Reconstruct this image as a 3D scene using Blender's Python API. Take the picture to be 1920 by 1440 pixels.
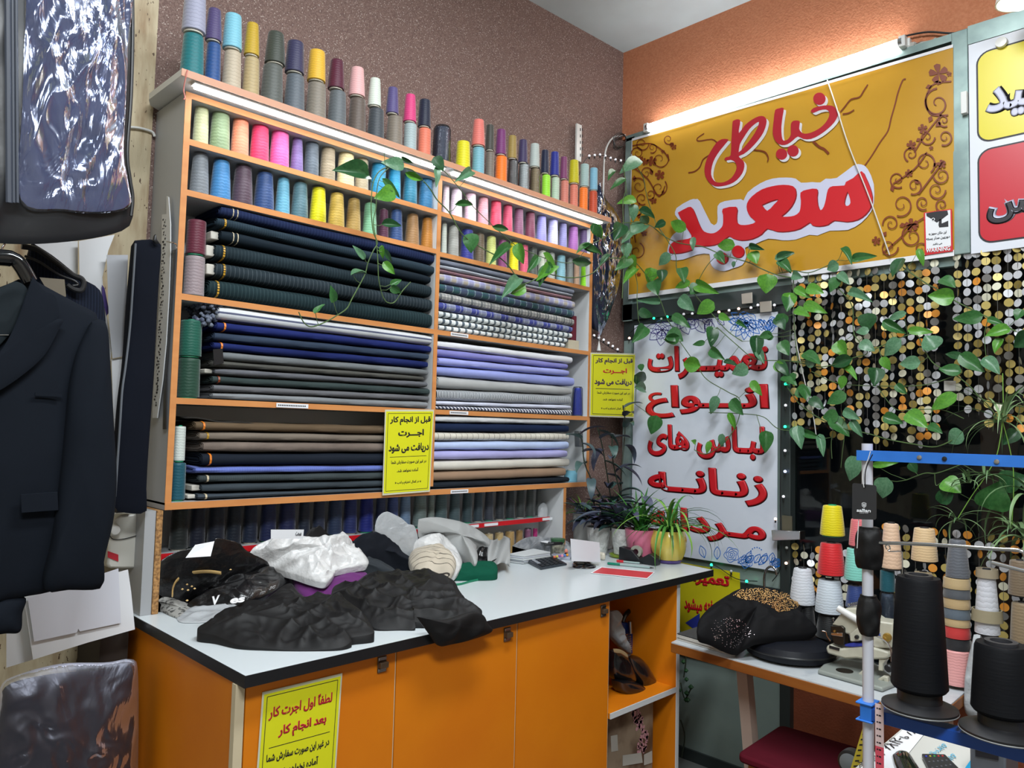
import bpy, bmesh, math, random
from math import sin, cos, pi, radians, atan2, hypot
from mathutils import Vector, Matrix, noise
for o in list(bpy.data.objects): bpy.data.objects.remove(o)
S = bpy.context.scene
COL = S.collection
# ------------------------------------------------------------------ camera
F_PX = 1415.8069
CAM = Vector((-0.8382, -2.2208, 0.2387))
_y, _p, _r = radians(45.0078), radians(3.4384), radians(1.3896)
FW = Vector((sin(_y)*cos(_p), cos(_y)*cos(_p), sin(_p)))
_rt = Vector((cos(_y), -sin(_y), 0)); _up = _rt.cross(FW)
RT = _rt*cos(_r) + _up*sin(_r); UP = -_rt*sin(_r) + _up*cos(_r)
cd = bpy.data.cameras.new('camera'); cam = bpy.data.objects.new('camera', cd); COL.objects.link(cam)
cd.sensor_width = 36; cd.lens = F_PX/1920*36; cd.clip_start = .02
mw = Matrix((RT, UP, -FW)).transposed().to_4x4(); mw.translation = CAM; cam.matrix_world = mw
S.camera = cam
# ------------------------------------------------------------------ world, exposure, added fill lights
w = bpy.data.worlds.new('night'); S.world = w; w.use_nodes = True
w.node_tree.nodes['Background'].inputs[0].default_value = (.026, .030, .036, 1)
w.node_tree.nodes['Background'].inputs[1].default_value = 1.0
S.view_settings.view_transform = 'Standard'; S.view_settings.look = 'None'
S.view_settings.exposure = 1.15; S.view_settings.gamma = 1; S.view_settings.use_curve_mapping = False
def area(name, loc, target, sx, sy, power, col=(1, .97, .93)):
    l = bpy.data.lights.new(name, 'AREA'); l.shape = 'RECTANGLE'; l.size = sx; l.size_y = sy; l.energy = power; l.color = col
    o = bpy.data.objects.new(name, l); COL.objects.link(o); o.location = loc
    o.rotation_euler = (Vector(target)-Vector(loc)).to_track_quat('-Z', 'Y').to_euler(); return o
area('ceiling_fill_light', (.5, -1.5, 2.15), (.5, -1.5, 0), 1.3, .3, 26, (.92, .97, 1))  # unseen area light added for general room brightness
area('rear_ceiling_fill_light', (-1.0, -2.7, 2.15), (-.6, -1.6, 0), 1.3, .5, 46, (.92, .97, 1))  # unseen fill added behind the camera to lift the cabinet side
# ------------------------------------------------------------------ helpers
def ray(px, py): return FW + RT*((px-960)/F_PX) - UP*((py-720)/F_PX)
def at(px, py, ax, v):
    "the point of the plane x/y/z = v that the photo shows at a pixel"
    r = ray(px, py); i = 'xyz'.index(ax); return CAM + r*((v-CAM[i])/r[i])
def proj(P):
    v = Vector(P)-CAM; z = v.dot(FW); return 960+F_PX*v.dot(RT)/z, 720-F_PX*v.dot(UP)/z, z
def lin(c):
    return tuple(((x/255)/12.92 if x <= 10 else (((x/255)+.055)/1.055)**2.4) for x in c[:3])+(1,)
def wall_y(x): return .235 - (x+.1)*(.105/2.385)
class MB:
    def __init__(s): s.v, s.f, s.m, s.k = [], [], [], 0
    def mat(s, k): s.k = k; return s
    def add(s, vs, fs):
        n = len(s.v); s.v += [Vector(a) for a in vs]; s.f += [tuple(n+i for i in f) for f in fs]; s.m += [s.k]*len(fs); return s
    def box(s, x0, x1, y0, y1, z0, z1):
        return s.add([(x, y, z) for z in (z0, z1) for x, y in ((x0, y0), (x1, y0), (x1, y1), (x0, y1))],
                     [(3, 2, 1, 0), (4, 5, 6, 7), (0, 1, 5, 4), (1, 2, 6, 5), (2, 3, 7, 6), (3, 0, 4, 7)])
    def prism(s, base, off):
        n = len(base); off = Vector(off); b = [Vector(p) for p in base]
        return s.add(b+[p+off for p in b], [tuple(range(n-1, -1, -1)), tuple(range(n, 2*n))]+[(i, (i+1) % n, n+(i+1) % n, n+i) for i in range(n)])
    def quad(s, a, b, c, d): return s.add([a, b, c, d], [(0, 1, 2, 3)])
    def lathe(s, prof, c=(0, 0, 0), seg=24, axis='z', cap=True, start=0, sweep=2*pi):
        c = Vector(c); vs = []; n = len(prof)
        for r, h in prof:
            for i in range(seg):
                a = start+sweep*i/seg; p = (r*cos(a), r*sin(a), h)
                if axis == 'x': p = (h, p[0], p[1])
                elif axis == 'y': p = (p[0], h, p[1])
                vs.append(c+Vector(p))
        fs = [(j*seg+i, j*seg+(i+1) % seg, (j+1)*seg+(i+1) % seg, (j+1)*seg+i) for j in range(n-1) for i in range(seg)]
        if cap:
            if prof[0][0] > 1e-6: fs.append(tuple(range(seg-1, -1, -1)))
            if prof[-1][0] > 1e-6: fs.append(tuple((n-1)*seg+i for i in range(seg)))
        return s.add(vs, fs)
    def tube(s, pts, r, seg=8, flat=1.0):
        pts = [Vector(p) for p in pts]; n = len(pts)
        rs = r if isinstance(r, (list, tuple)) else [r]*n
        vs = []; prev = None
        for i, p in enumerate(pts):
            t = (pts[min(i+1, n-1)]-pts[max(i-1, 0)]).normalized()
            if prev is None:
                u = Vector((0, 0, 1)) if abs(t.z) < .9 else Vector((1, 0, 0)); u = (u-t*u.dot(t)).normalized()
            else:
                u = prev-t*prev.dot(t); u = u.normalized() if u.length > 1e-6 else t.orthogonal().normalized()
            prev = u; v = t.cross(u)
            for k in range(seg):
                a = 2*pi*k/seg; vs.append(p+u*(rs[i]*cos(a))+v*(rs[i]*flat*sin(a)))
        fs = [(j*seg+i, j*seg+(i+1) % seg, (j+1)*seg+(i+1) % seg, (j+1)*seg+i) for j in range(n-1) for i in range(seg)]
        fs += [tuple(range(seg-1, -1, -1)), tuple((n-1)*seg+i for i in range(seg))]
        return s.add(vs, fs)
    def grid(s, fn, nu, nv, closed_u=False):
        vs = [fn(i/(nu if closed_u else nu-1), j/(nv-1)) for j in range(nv) for i in range(nu)]
        m = nu if closed_u else nu-1
        return s.add(vs, [(j*nu+i, j*nu+(i+1) % nu, (j+1)*nu+(i+1) % nu, (j+1)*nu+i) for j in range(nv-1) for i in range(m)])
    def disc(s, c, u, v, r, seg=16):
        c, u, v = Vector(c), Vector(u), Vector(v)
        return s.add([c+u*(r*cos(2*pi*i/seg))+v*(r*sin(2*pi*i/seg)) for i in range(seg)], [tuple(range(seg))])
    def build(s, name, mats, parent=None, smooth=35, bevel=0, origin=None):
        o0 = Vector(origin) if origin is not None else (parent_loc(parent) if parent else (sum(s.v, Vector())/max(1, len(s.v))))
        me = bpy.data.meshes.new(name); me.from_pydata([p-o0 for p in s.v], [], s.f)
        for m in (mats if isinstance(mats, (list, tuple)) else [mats]): me.materials.append(m)
        me.polygons.foreach_set('material_index', s.m)
        me.update(); me.validate()
        if smooth:
            me.polygons.foreach_set('use_smooth', [True]*len(me.polygons)); me.set_sharp_from_angle(angle=radians(smooth))
        o = bpy.data.objects.new(name, me); COL.objects.link(o)
        if parent: o.parent = parent; o.location = o0-parent_loc(parent)
        else: o.location = o0
        if bevel:
            b = o.modifiers.new('bevel', 'BEVEL'); b.width = bevel; b.segments = 2; b.limit_method = 'ANGLE'; b.angle_limit = radians(40)
        return o
def parent_loc(p):
    v = Vector((0, 0, 0))
    while p: v = v+p.location; p = p.parent
    return v
def tag(o, label=None, cat=None, group=None, kind=None):
    if label: o['label'] = label
    if cat: o['category'] = cat
    if group: o['group'] = group
    if kind: o['kind'] = kind
    return o
def thing(name, label, cat, loc=(0, 0, 0), group=None):
    o = bpy.data.objects.new(name, None); COL.objects.link(o); o.location = loc; o.empty_display_size = .05
    return tag(o, label, cat, group)
def struct(name, mb, m, **k): return tag(mb.build(name, m, **k), kind='structure')
def copy_tree(root, loc, **tags):
    c = root.copy(); COL.objects.link(c); c.location = loc
    for ch in list(root.children):
        d = ch.copy(); COL.objects.link(d); d.parent = c
        for g in list(ch.children):
            e = g.copy(); COL.objects.link(e); e.parent = d
    return tag(c, **tags)
def smooth_path(pts, n=6):
    pts = [Vector(p) for p in pts]; out = []
    for i in range(len(pts)-1):
        a, b, c, d = pts[max(i-1, 0)], pts[i], pts[i+1], pts[min(i+2, len(pts)-1)]
        for k in range(n):
            t = k/n; out.append(.5*((2*b)+(c-a)*t+(2*a-5*b+4*c-d)*t*t+(3*b-a-3*c+d)*t**3))
    return out+[pts[-1]]
# ------------------------------------------------------------------ materials
def mat(name, rgb, rough=.6, metal=0, bump=None, var=None, emit=0, coat=0, trans=0, alpha=1, spec=.5, sheen=0, stretch=None, coord='Object'):
    m = bpy.data.materials.new(name); m.use_nodes = True; nt = m.node_tree; N = nt.nodes; L = nt.links; b = N['Principled BSDF']
    b.inputs['Base Color'].default_value = lin(rgb); b.inputs['Roughness'].default_value = rough; b.inputs['Metallic'].default_value = metal
    b.inputs['Specular IOR Level'].default_value = spec
    if coat: b.inputs['Coat Weight'].default_value = coat; b.inputs['Coat Roughness'].default_value = .08
    if trans: b.inputs['Transmission Weight'].default_value = trans
    if sheen: b.inputs['Sheen Weight'].default_value = sheen
    if alpha < 1: b.inputs['Alpha'].default_value = alpha
    if emit: b.inputs['Emission Color'].default_value = lin(rgb); b.inputs['Emission Strength'].default_value = emit
    def nz(scale, detail=3, st=None):
        tc = N.new('ShaderNodeTexCoord'); t = N.new('ShaderNodeTexNoise'); t.inputs['Scale'].default_value = scale; t.inputs['Detail'].default_value = detail
        if st:
            mp = N.new('ShaderNodeMapping'); mp.inputs['Scale'].default_value = st; L.new(tc.outputs[coord], mp.inputs[0]); L.new(mp.outputs[0], t.inputs[0])
        else: L.new(tc.outputs[coord], t.inputs[0])
        return t
    if var:
        t = nz(var[0], 4, stretch); r = N.new('ShaderNodeValToRGB'); lo, hi = (var[2], var[3]) if len(var) > 2 else (.35, .65)
        r.color_ramp.elements[0].position = lo; r.color_ramp.elements[1].position = hi
        r.color_ramp.elements[0].color = lin(rgb); r.color_ramp.elements[1].color = lin(var[1]); L.new(t.outputs[0], r.inputs[0]); L.new(r.outputs[0], b.inputs['Base Color'])
    if bump:
        t = nz(bump[0], 4, stretch); bp = N.new('ShaderNodeBump'); bp.inputs['Strength'].default_value = bump[1]; bp.inputs['Distance'].default_value = bump[2] if len(bump) > 2 else .004
        L.new(t.outputs[0], bp.inputs['Height']); L.new(bp.outputs[0], b.inputs['Normal'])
    return m
_fc = {}
def cmat(rgb, rough=.6, **k):
    key = (tuple(rgb), rough, tuple(sorted(k.items())))
    if key not in _fc: _fc[key] = mat('paint', rgb, rough, **k)
    return _fc[key]
def fabric(base, stripes=(), weave=900, rough=.85, noise_amt=.12):
    "woven cloth; stripes = (axis, period in m, width 0..1, colour, strength)"
    m = bpy.data.materials.new('woven_cloth'); m.use_nodes = True; nt = m.node_tree; N = nt.nodes; L = nt.links; b = N['Principled BSDF']
    b.inputs['Roughness'].default_value = rough; b.inputs['Sheen Weight'].default_value = .1 if sum(base) > 240 else 0; b.inputs['Specular IOR Level'].default_value = .2 if sum(base) > 240 else .12
    tc = N.new('ShaderNodeTexCoord'); sp = N.new('ShaderNodeSeparateXYZ'); L.new(tc.outputs['Object'], sp.inputs[0])
    def math_(op, a, v=None):
        n = N.new('ShaderNodeMath'); n.operation = op
        if hasattr(a, 'default_value') and not isinstance(a, float): L.new(a, n.inputs[0])
        if v is not None:
            if isinstance(v, (int, float)): n.inputs[1].default_value = v
            else: L.new(v, n.inputs[1])
        return n.outputs[0]
    rgb = N.new('ShaderNodeRGB'); rgb.outputs[0].default_value = lin(base); cur = rgb.outputs[0]
    def mix(fac, a, colr):
        n = N.new('ShaderNodeMix'); n.data_type = 'RGBA'; L.new(fac, n.inputs[0]); L.new(a, n.inputs[6]); n.inputs[7].default_value = lin(colr); return n.outputs[2]
    for st in stripes:
        ax, per, wd, c = st[:4]; amt = st[4] if len(st) > 4 else 1; off = st[5] if len(st) > 5 else 0
        v = sp.outputs['XYZ'.index(ax.upper())] if len(ax) == 1 else None
        if v is None:
            v = N.new('ShaderNodeMath'); v.operation = 'ADD'; L.new(sp.outputs['XYZ'.index(ax[0].upper())], v.inputs[0]); L.new(sp.outputs['XYZ'.index(ax[1].upper())], v.inputs[1]); v = v.outputs[0]
        d = math_('ADD', math_('DIVIDE', v, per), 100.0+off); fr = math_('FRACT', d); lt = math_('LESS_THAN', fr, wd); cur = mix(math_('MULTIPLY', lt, amt), cur, c)
    nz = N.new('ShaderNodeTexNoise'); nz.inputs['Scale'].default_value = weave; L.new(tc.outputs['Object'], nz.inputs[0])
    nz2 = N.new('ShaderNodeTexNoise'); nz2.inputs['Scale'].default_value = 14; L.new(tc.outputs['Object'], nz2.inputs[0])
    ad = math_('ADD', nz.outputs[0], nz2.outputs[0]); mr = N.new('ShaderNodeMapRange'); L.new(ad, mr.inputs[0]); mr.inputs[1].default_value = .6; mr.inputs[2].default_value = 1.4
    mr.inputs[3].default_value = 1-noise_amt; mr.inputs[4].default_value = 1+noise_amt
    mm = N.new('ShaderNodeVectorMath'); mm.operation = 'SCALE'; L.new(cur, mm.inputs[0]); L.new(mr.outputs[0], mm.inputs['Scale']); L.new(mm.outputs[0], b.inputs['Base Color'])
    bp = N.new('ShaderNodeBump'); bp.inputs['Strength'].default_value = .35; bp.inputs['Distance'].default_value = .003; L.new(nz2.outputs[0], bp.inputs['Height']); L.new(bp.outputs[0], b.inputs['Normal'])
    return m
# granular brown plaster
def speckled(name, c1, c2, spk, scale):
    m = mat(name, c1, .75, var=(scale, c2, .42, .6), bump=(scale*1.3, .6, .004)); nt = m.node_tree; N = nt.nodes; L = nt.links; b = N['Principled BSDF']
    src = b.inputs['Base Color'].links[0].from_socket
    tc = N.new('ShaderNodeTexCoord'); v = N.new('ShaderNodeTexVoronoi'); v.inputs['Scale'].default_value = scale*1.1; L.new(tc.outputs['Object'], v.inputs[0])
    r = N.new('ShaderNodeSeparateColor'); L.new(v.outputs['Color'], r.inputs[0]); g = N.new('ShaderNodeMath'); g.operation = 'GREATER_THAN'; g.inputs[1].default_value = .87; L.new(r.outputs[0], g.inputs[0])
    d = N.new('ShaderNodeMath'); d.operation = 'LESS_THAN'; d.inputs[1].default_value = .38; L.new(v.outputs['Distance'], d.inputs[0])
    mu = N.new('ShaderNodeMath'); mu.operation = 'MULTIPLY'; L.new(g.outputs[0], mu.inputs[0]); L.new(d.outputs[0], mu.inputs[1])
    mx = N.new('ShaderNodeMix'); mx.data_type = 'RGBA'; L.new(mu.outputs[0], mx.inputs[0]); L.new(src, mx.inputs[6]); mx.inputs[7].default_value = lin(spk); L.new(mx.outputs[2], b.inputs['Base Color'])
    return m
M_BROWN = speckled('brown_granular_plaster', (112, 88, 82), (140, 116, 108), (205, 192, 184), 210)
M_ORANGE = mat('orange_stucco', (190, 118, 82), .8, bump=(130, .8, .006), var=(90, (202, 132, 96)))
M_RUST = mat('rust_orange_stucco', (132, 66, 36), .75, bump=(120, .5, .004), var=(8, (116, 56, 30)))
M_CEIL = mat('white_ceiling_paint', (196, 212, 218), .85, bump=(12, .12, .01), var=(3, (186, 200, 206)))
M_FLOOR = mat('grey_floor_tile', (92, 96, 94), .4, var=(5, (110, 112, 110)))
M_PLAIN = mat('cream_plaster', (190, 184, 172), .85, bump=(40, .2, .004))
M_TRAV = mat('travertine_stone', (196, 182, 152), .6, var=(16, (150, 124, 92), .45, .75), bump=(30, .5, .006), stretch=(1.6, 1.6, .35))
def trav_pits():
    m = M_TRAV; N = m.node_tree.nodes; L = m.node_tree.links; b = N['Principled BSDF']; src = b.inputs['Base Color'].links[0].from_socket
    tc = N.new('ShaderNodeTexCoord'); mp = N.new('ShaderNodeMapping'); mp.inputs['Scale'].default_value = (2.6, 2.6, 1.0); L.new(tc.outputs['Object'], mp.inputs[0])
    t = N.new('ShaderNodeTexNoise'); t.inputs['Scale'].default_value = 42; t.inputs['Detail'].default_value = 3; L.new(mp.outputs[0], t.inputs[0])
    r = N.new('ShaderNodeMath'); r.operation = 'GREATER_THAN'; r.inputs[1].default_value = .67; L.new(t.outputs[0], r.inputs[0])
    mx = N.new('ShaderNodeMix'); mx.data_type = 'RGBA'; L.new(r.outputs[0], mx.inputs[0]); L.new(src, mx.inputs[6]); mx.inputs[7].default_value = lin((88, 66, 48)); L.new(mx.outputs[2], b.inputs['Base Color'])
trav_pits()
M_FRAME = mat('pale_green_metal', (150, 172, 168), .35, .3, var=(9, (120, 140, 138)))
M_DFRAME = mat('dark_grey_metal', (58, 66, 66), .35, .4)
M_GREYMEL = mat('grey_melamine', (160, 162, 165), .45)
M_WHITEMEL = mat('white_melamine', (205, 208, 210), .45)
M_EDGE = mat('beech_orange_edging', (206, 140, 82), .5, var=(30, (196, 128, 72)), stretch=(.2, 1, 1))
M_ORNG = mat('orange_melamine', (216, 124, 12), .42, var=(3, (208, 114, 10)))
M_TOP = mat('white_worktop', (206, 214, 218), .22)
M_BLACK = mat('black_edging', (22, 23, 26), .4)
M_STEEL = mat('chrome_steel', (190, 192, 195), .18, 1)
M_PAPER = mat('white_paper', (222, 224, 228), .7, bump=(20, .1, .002))
M_WHITE = mat('white_plastic', (215, 216, 214), .35)
M_RED = mat('red_ink', (196, 22, 34), .45); M_CRIM = mat('crimson_ink', (176, 34, 48), .4)
M_INK = mat('black_ink', (22, 20, 30), .5)
M_LILAC = mat('pale_lilac_ink', (196, 198, 220), .45); M_BANNER = mat('mustard_banner_vinyl', (194, 148, 48), .26, var=(2.2, (184, 136, 38)))
M_BRINK = mat('brown_ink', (120, 52, 20), .4)
M_YPAPER = mat('yellow_paper', (214, 214, 22), .55, bump=(14, .1, .003))
M_EMIT = mat('fluorescent_glow', (255, 255, 255), emit=9); M_LED = mat('led_glow', (245, 250, 255), emit=9)
def thin_glass():
    m = bpy.data.materials.new('window_glass'); m.use_nodes = True; N = m.node_tree.nodes; L = m.node_tree.links; N.clear()
    o = N.new('ShaderNodeOutputMaterial'); mx = N.new('ShaderNodeMixShader'); t = N.new('ShaderNodeBsdfTransparent'); g = N.new('ShaderNodeBsdfGlossy'); g.inputs['Roughness'].default_value = .02
    t.inputs[0].default_value = (.75, .82, .82, 1); fr = N.new('ShaderNodeFresnel'); fr.inputs[0].default_value = 1.35
    L.new(fr.outputs[0], mx.inputs[0]); L.new(t.outputs[0], mx.inputs[1]); L.new(g.outputs[0], mx.inputs[2]); L.new(mx.outputs[0], o.inputs[0]); return m
M_GLASS = thin_glass()
def film(name, rgb, amount=.3, rough=.08, bumps=(14, 1.0)):
    "clear crinkled plastic film: see-through with a glossy coat"
    m = bpy.data.materials.new(name); m.use_nodes = True; N = m.node_tree.nodes; L = m.node_tree.links; N.clear()
    o = N.new('ShaderNodeOutputMaterial'); mx = N.new('ShaderNodeMixShader'); t = N.new('ShaderNodeBsdfTransparent'); g = N.new('ShaderNodeBsdfGlossy'); g.inputs['Roughness'].default_value = rough
    g.inputs[0].default_value = lin(rgb); t.inputs[0].default_value = (.93, .94, .96, 1)
    tc = N.new('ShaderNodeTexCoord'); v = N.new('ShaderNodeTexNoise'); v.inputs['Scale'].default_value = bumps[0]; v.inputs['Detail'].default_value = 4; v.inputs['Distortion'].default_value = 1.5; mp = N.new('ShaderNodeMapping'); mp.inputs['Scale'].default_value = (1, 1, .38); mp.inputs['Rotation'].default_value = (.1, .25, 0); L.new(tc.outputs['Object'], mp.inputs[0]); L.new(mp.outputs[0], v.inputs[0])
    bp = N.new('ShaderNodeBump'); bp.inputs['Strength'].default_value = bumps[1]; bp.inputs['Distance'].default_value = .03; L.new(v.outputs[0], bp.inputs['Height']); L.new(bp.outputs[0], g.inputs['Normal'])
    fr = N.new('ShaderNodeFresnel'); fr.inputs[0].default_value = 1.5; L.new(bp.outputs[0], fr.inputs['Normal'])
    a = N.new('ShaderNodeMath'); a.operation = 'ADD'; a.use_clamp = True; a.inputs[1].default_value = amount; L.new(fr.outputs[0], a.inputs[0])
    L.new(a.outputs[0], mx.inputs[0]); L.new(t.outputs[0], mx.inputs[1]); L.new(g.outputs[0], mx.inputs[2]); L.new(mx.outputs[0], o.inputs[0]); return m
M_FILM = film('clear_plastic_film', (215, 220, 230), .0, .12, (20, .35))
# ------------------------------------------------------------------ room shell
XR, ZF, ZC = 2.285, -1.254, 2.235
def wq(x0, x1, z0, z1, t=.08):
    return [(x0, wall_y(x0), z0), (x1, wall_y(x1), z0), (x1, wall_y(x1)+t, z0), (x0, wall_y(x0)+t, z0)]
b = MB(); b.prism(wq(-.012, XR+.08, ZF, ZC), (0, 0, ZC-ZF)); struct('wall_back', b, M_BROWN)
b = MB(); b.prism([(-2.6, .225, ZF), (-.012, .225, ZF), (-.012, .33, ZF), (-2.6, .33, ZF)], (0, 0, ZC-ZF)); struct('wall_left', b, M_TRAV)
b = MB(); b.box(-2.7, 2.5, -4.1, .4, ZF-.05, ZF); struct('floor', b, M_FLOOR)
b = MB(); b.box(-2.7, 2.5, -4.1, .4, ZC, ZC+.05); struct('ceiling', b, M_CEIL)
b = MB(); b.box(-2.7, -2.6, -4.1, .33, ZF, ZC); struct('wall_far_left', b, M_PLAIN)
b = MB(); b.box(-2.6, 2.5, -4.1, -4.0, ZF, ZC); struct('wall_front', b, M_PLAIN)
b = MB(); b.box(XR, XR+.1, -4.0, .14, 1.765, ZC); struct('wall_right', b, M_ORANGE)
b = MB(); b.box(XR, XR+.1, -4.0, -.75, ZF, -.66); struct('wall_right', b, M_RUST)
b = MB(); b.box(XR+.001, XR+.1, -4.0, -2.4, -.66, 1.765); struct('wall_right', b, M_ORANGE)
b = MB(); b.box(XR+.02, XR+.06, .085, .14, ZF, 1.765); struct('trim_1', b, M_BROWN)
# window and door framing along the right wall
b = MB(); b.box(XR-.03, XR+.02, .03, .085, .80, 1.75); b.box(XR-.03, XR+.02, .03, .075, ZF, .70); struct('trim_2', b, M_FRAME)
b = MB(); b.box(XR-.012, XR+.03, -1.43, .03, .885, .925); struct('trim_3', b, M_FRAME)
b = MB(); b.box(XR-.03, XR+.03, -.80, .09, .805, .885); b.box(XR-.012, XR+.03, -.80, .09, .695, .805); struct('trim_4', b, M_DFRAME)
b = MB(); b.box(XR-.035, XR+.03, -.80, -.755, ZF, .79); struct('trim_5', b, M_DFRAME, bevel=.003)
b = MB(); b.box(XR-.035, XR+.03, -1.475, -1.42, .92, 1.765); struct('trim_6', b, M_FRAME, bevel=.003)
b = MB(); b.box(XR-.035, XR+.03, -4, -1.475, 1.70, 1.77); b.box(XR-.03, XR+.03, -1.42, .085, 1.735, 1.765); struct('trim_7', b, M_FRAME)
b = MB(); b.box(XR-.06, XR+.06, -4, -.80, -.66, -.63); struct('trim_8', b, M_DFRAME)
b = MB(); b.box(XR+.012, XR+.018, -4, -.80, -.63, .92); struct('window_1', b, M_GLASS, smooth=0)
b = MB(); b.box(XR+.012, XR+.018, -4, .09, .92, 1.74); struct('window_2', b, M_GLASS, smooth=0)
# door with frosted lower panel
M_FROST = mat('frosted_grey_green_panel', (134, 150, 144), .3, var=(3, (120, 136, 132)), bump=(4, .1, .01))
b = MB(); b.box(XR, XR+.02, -.745, .03, ZF+.05, .70); struct('door_1', b, M_FROST)
b = MB()
for z0, z1 in ((ZF, ZF+.05), (.66, .70), (-.47, -.41)): b.box(XR-.012, XR+.022, -.75, .03, z0, z1)
struct('trim_9', b, M_DFRAME)
# dark street outside
M_NIGHT = mat('night_asphalt', (26, 28, 32), .7); M_DARKW = mat('dark_facade', (74, 70, 76), .8, var=(1.2, (34, 32, 38)))
b = MB(); b.box(2.5, 6, -6, 3, ZF-.1, ZF-.05); struct('ground', b, M_NIGHT)
b = MB(); b.box(5, 5.1, -8, 3, ZF, 4); struct('wall_across_street', b, M_DARKW)
b = MB(); b.box(3.1, 3.22, -1.42, -1.3, ZF, 2.5); tag(b.build('street_post', mat('brown_street_post', (84, 48, 38), .6)), 'brown post standing in the dark street behind the window', 'post')
# ================================================================== wall shelf unit
W, XD, TH = 1.9, .9596, .018
Z1, Z2, Z3, Z4, ZT, R1, R2 = 1.0685, .9172, .6098, .3067, 1.207, 1.067, .9101
def wbox(mb, x0, x1, z0, z1, y0=0, gap=.003):
    mb.prism([(x0, y0, z0), (x1, y0, z0), (x1, wall_y(x1)-gap, z0), (x0, wall_y(x0)-gap, z0)], (0, 0, z1-z0)); return mb
unit = thing('wall_shelf_unit', 'tall wall-hung fabric shelving with white boards and beech orange edging', 'shelf', (0, .0, 0))
EDG = .0025
def board(name, x0, x1, z0, z1, m=M_GREYMEL, y0=0, edge=M_EDGE):
    mb = MB(); wbox(mb, x0, x1, z0, z1, y0+EDG); o = mb.build(name, m, unit)
    e = MB().box(x0, x1, y0, y0+EDG, z0, z1).build('edge_strip', edge, o); return o
board('side_panel', 0, TH, 0, ZT); board('divider', XD, XD+TH, TH, ZT-TH, M_WHITEMEL); board('side_panel', W-TH, W, 0, ZT, M_WHITEMEL)
board('bottom_panel', 0, W, -.002-TH+.006, .006, y0=-.002); board('top_panel', TH, W-TH, ZT-TH, ZT)
for z in (Z1, Z2, Z3, Z4): board('shelf', TH, XD, z-TH, z)
for z in (R1, R2, Z3, Z4): board('shelf', XD+TH, W-TH, z-TH, z)
mb = MB().prism([(TH, wall_y(TH)-.008, TH), (W-TH, wall_y(W-TH)-.008, TH), (W-TH, wall_y(W-TH)-.003, TH), (TH, wall_y(TH)-.003, TH)], (0, 0, ZT-2*TH)); mb.build('back_panel', M_WHITEMEL, unit)
M_BOARD = mat('beech_board', (196, 148, 122), .5, var=(24, (202, 144, 112)), stretch=(.15, 1, 1))
mb = MB(); mb.prism([(-.045, -.08, 1.213), (W+.03, -.08, 1.213), (W+.03, wall_y(W)-.004, 1.213), (.01, wall_y(0)-.004, 1.213), (-.03, wall_y(0)-.03, 1.213), (-.048, wall_y(0)-.07, 1.213)], (0, 0, .019))
o = mb.build('wide_top_board', [M_WHITEMEL], unit)
MB().box(-.0455, W+.0305, -.0825, -.08, 1.212, 1.233).build('edge_strip', M_BOARD, o)
ZB = 1.232
for i, (x0, x1, wh) in enumerate(((-.005, .935, 'left'), (.97, 1.885, 'right'))):
    t = thing('led_strip_light', 'glowing %s strip light under the top board of the shelving' % wh, 'light', (x0, -.06, 1.20))
    MB().box(x0, x1, -.074, -.046, 1.206, 1.2125).build('housing', M_WHITE, t)
    MB().box(x0+.008, x1-.008, -.071, -.049, 1.199, 1.2062).build('diffuser', M_LED, t)
mb = MB(); mb.tube(smooth_path([(-.03, -.083, 1.232), (-.035, -.088, 1.21), (-.033, -.07, 1.18), (-.03, -.075, 1.155), (-.035, -.078, 1.147)]), .0018, 6)
tag(mb.build('loose_wire', cmat((200, 120, 110))), 'thin pinkish loose wire dangling from the top board corner', 'wire')
# small printed shelf labels 
for (x0, x1, y0, y1, zc, rx) in ((518, 578, 759, 766, Z4-.009, 0), (843, 878, 770, 775, Z4-.009, 0), (845, 878, 626, 632, Z3-.009, 0), (845, 878, 917, 922, -.006, 0)):
    a = at(x0, (y0+y1)/2, 'y', -.003); c = at(x1, (y0+y1)/2, 'y', -.003)
    MB().box(a.x, c.x, -.0035, -.0026, zc-.007, zc+.007).build('shelf_label', M_PAPER, unit)
    k = MB(); xx = a.x+.006
    while xx < c.x-.01: k.box(xx, xx+.004, -.004, -.0036, zc-.002, zc+.002); xx += .0062
    k.build('shelf_label_print', M_INK, unit)

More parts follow.
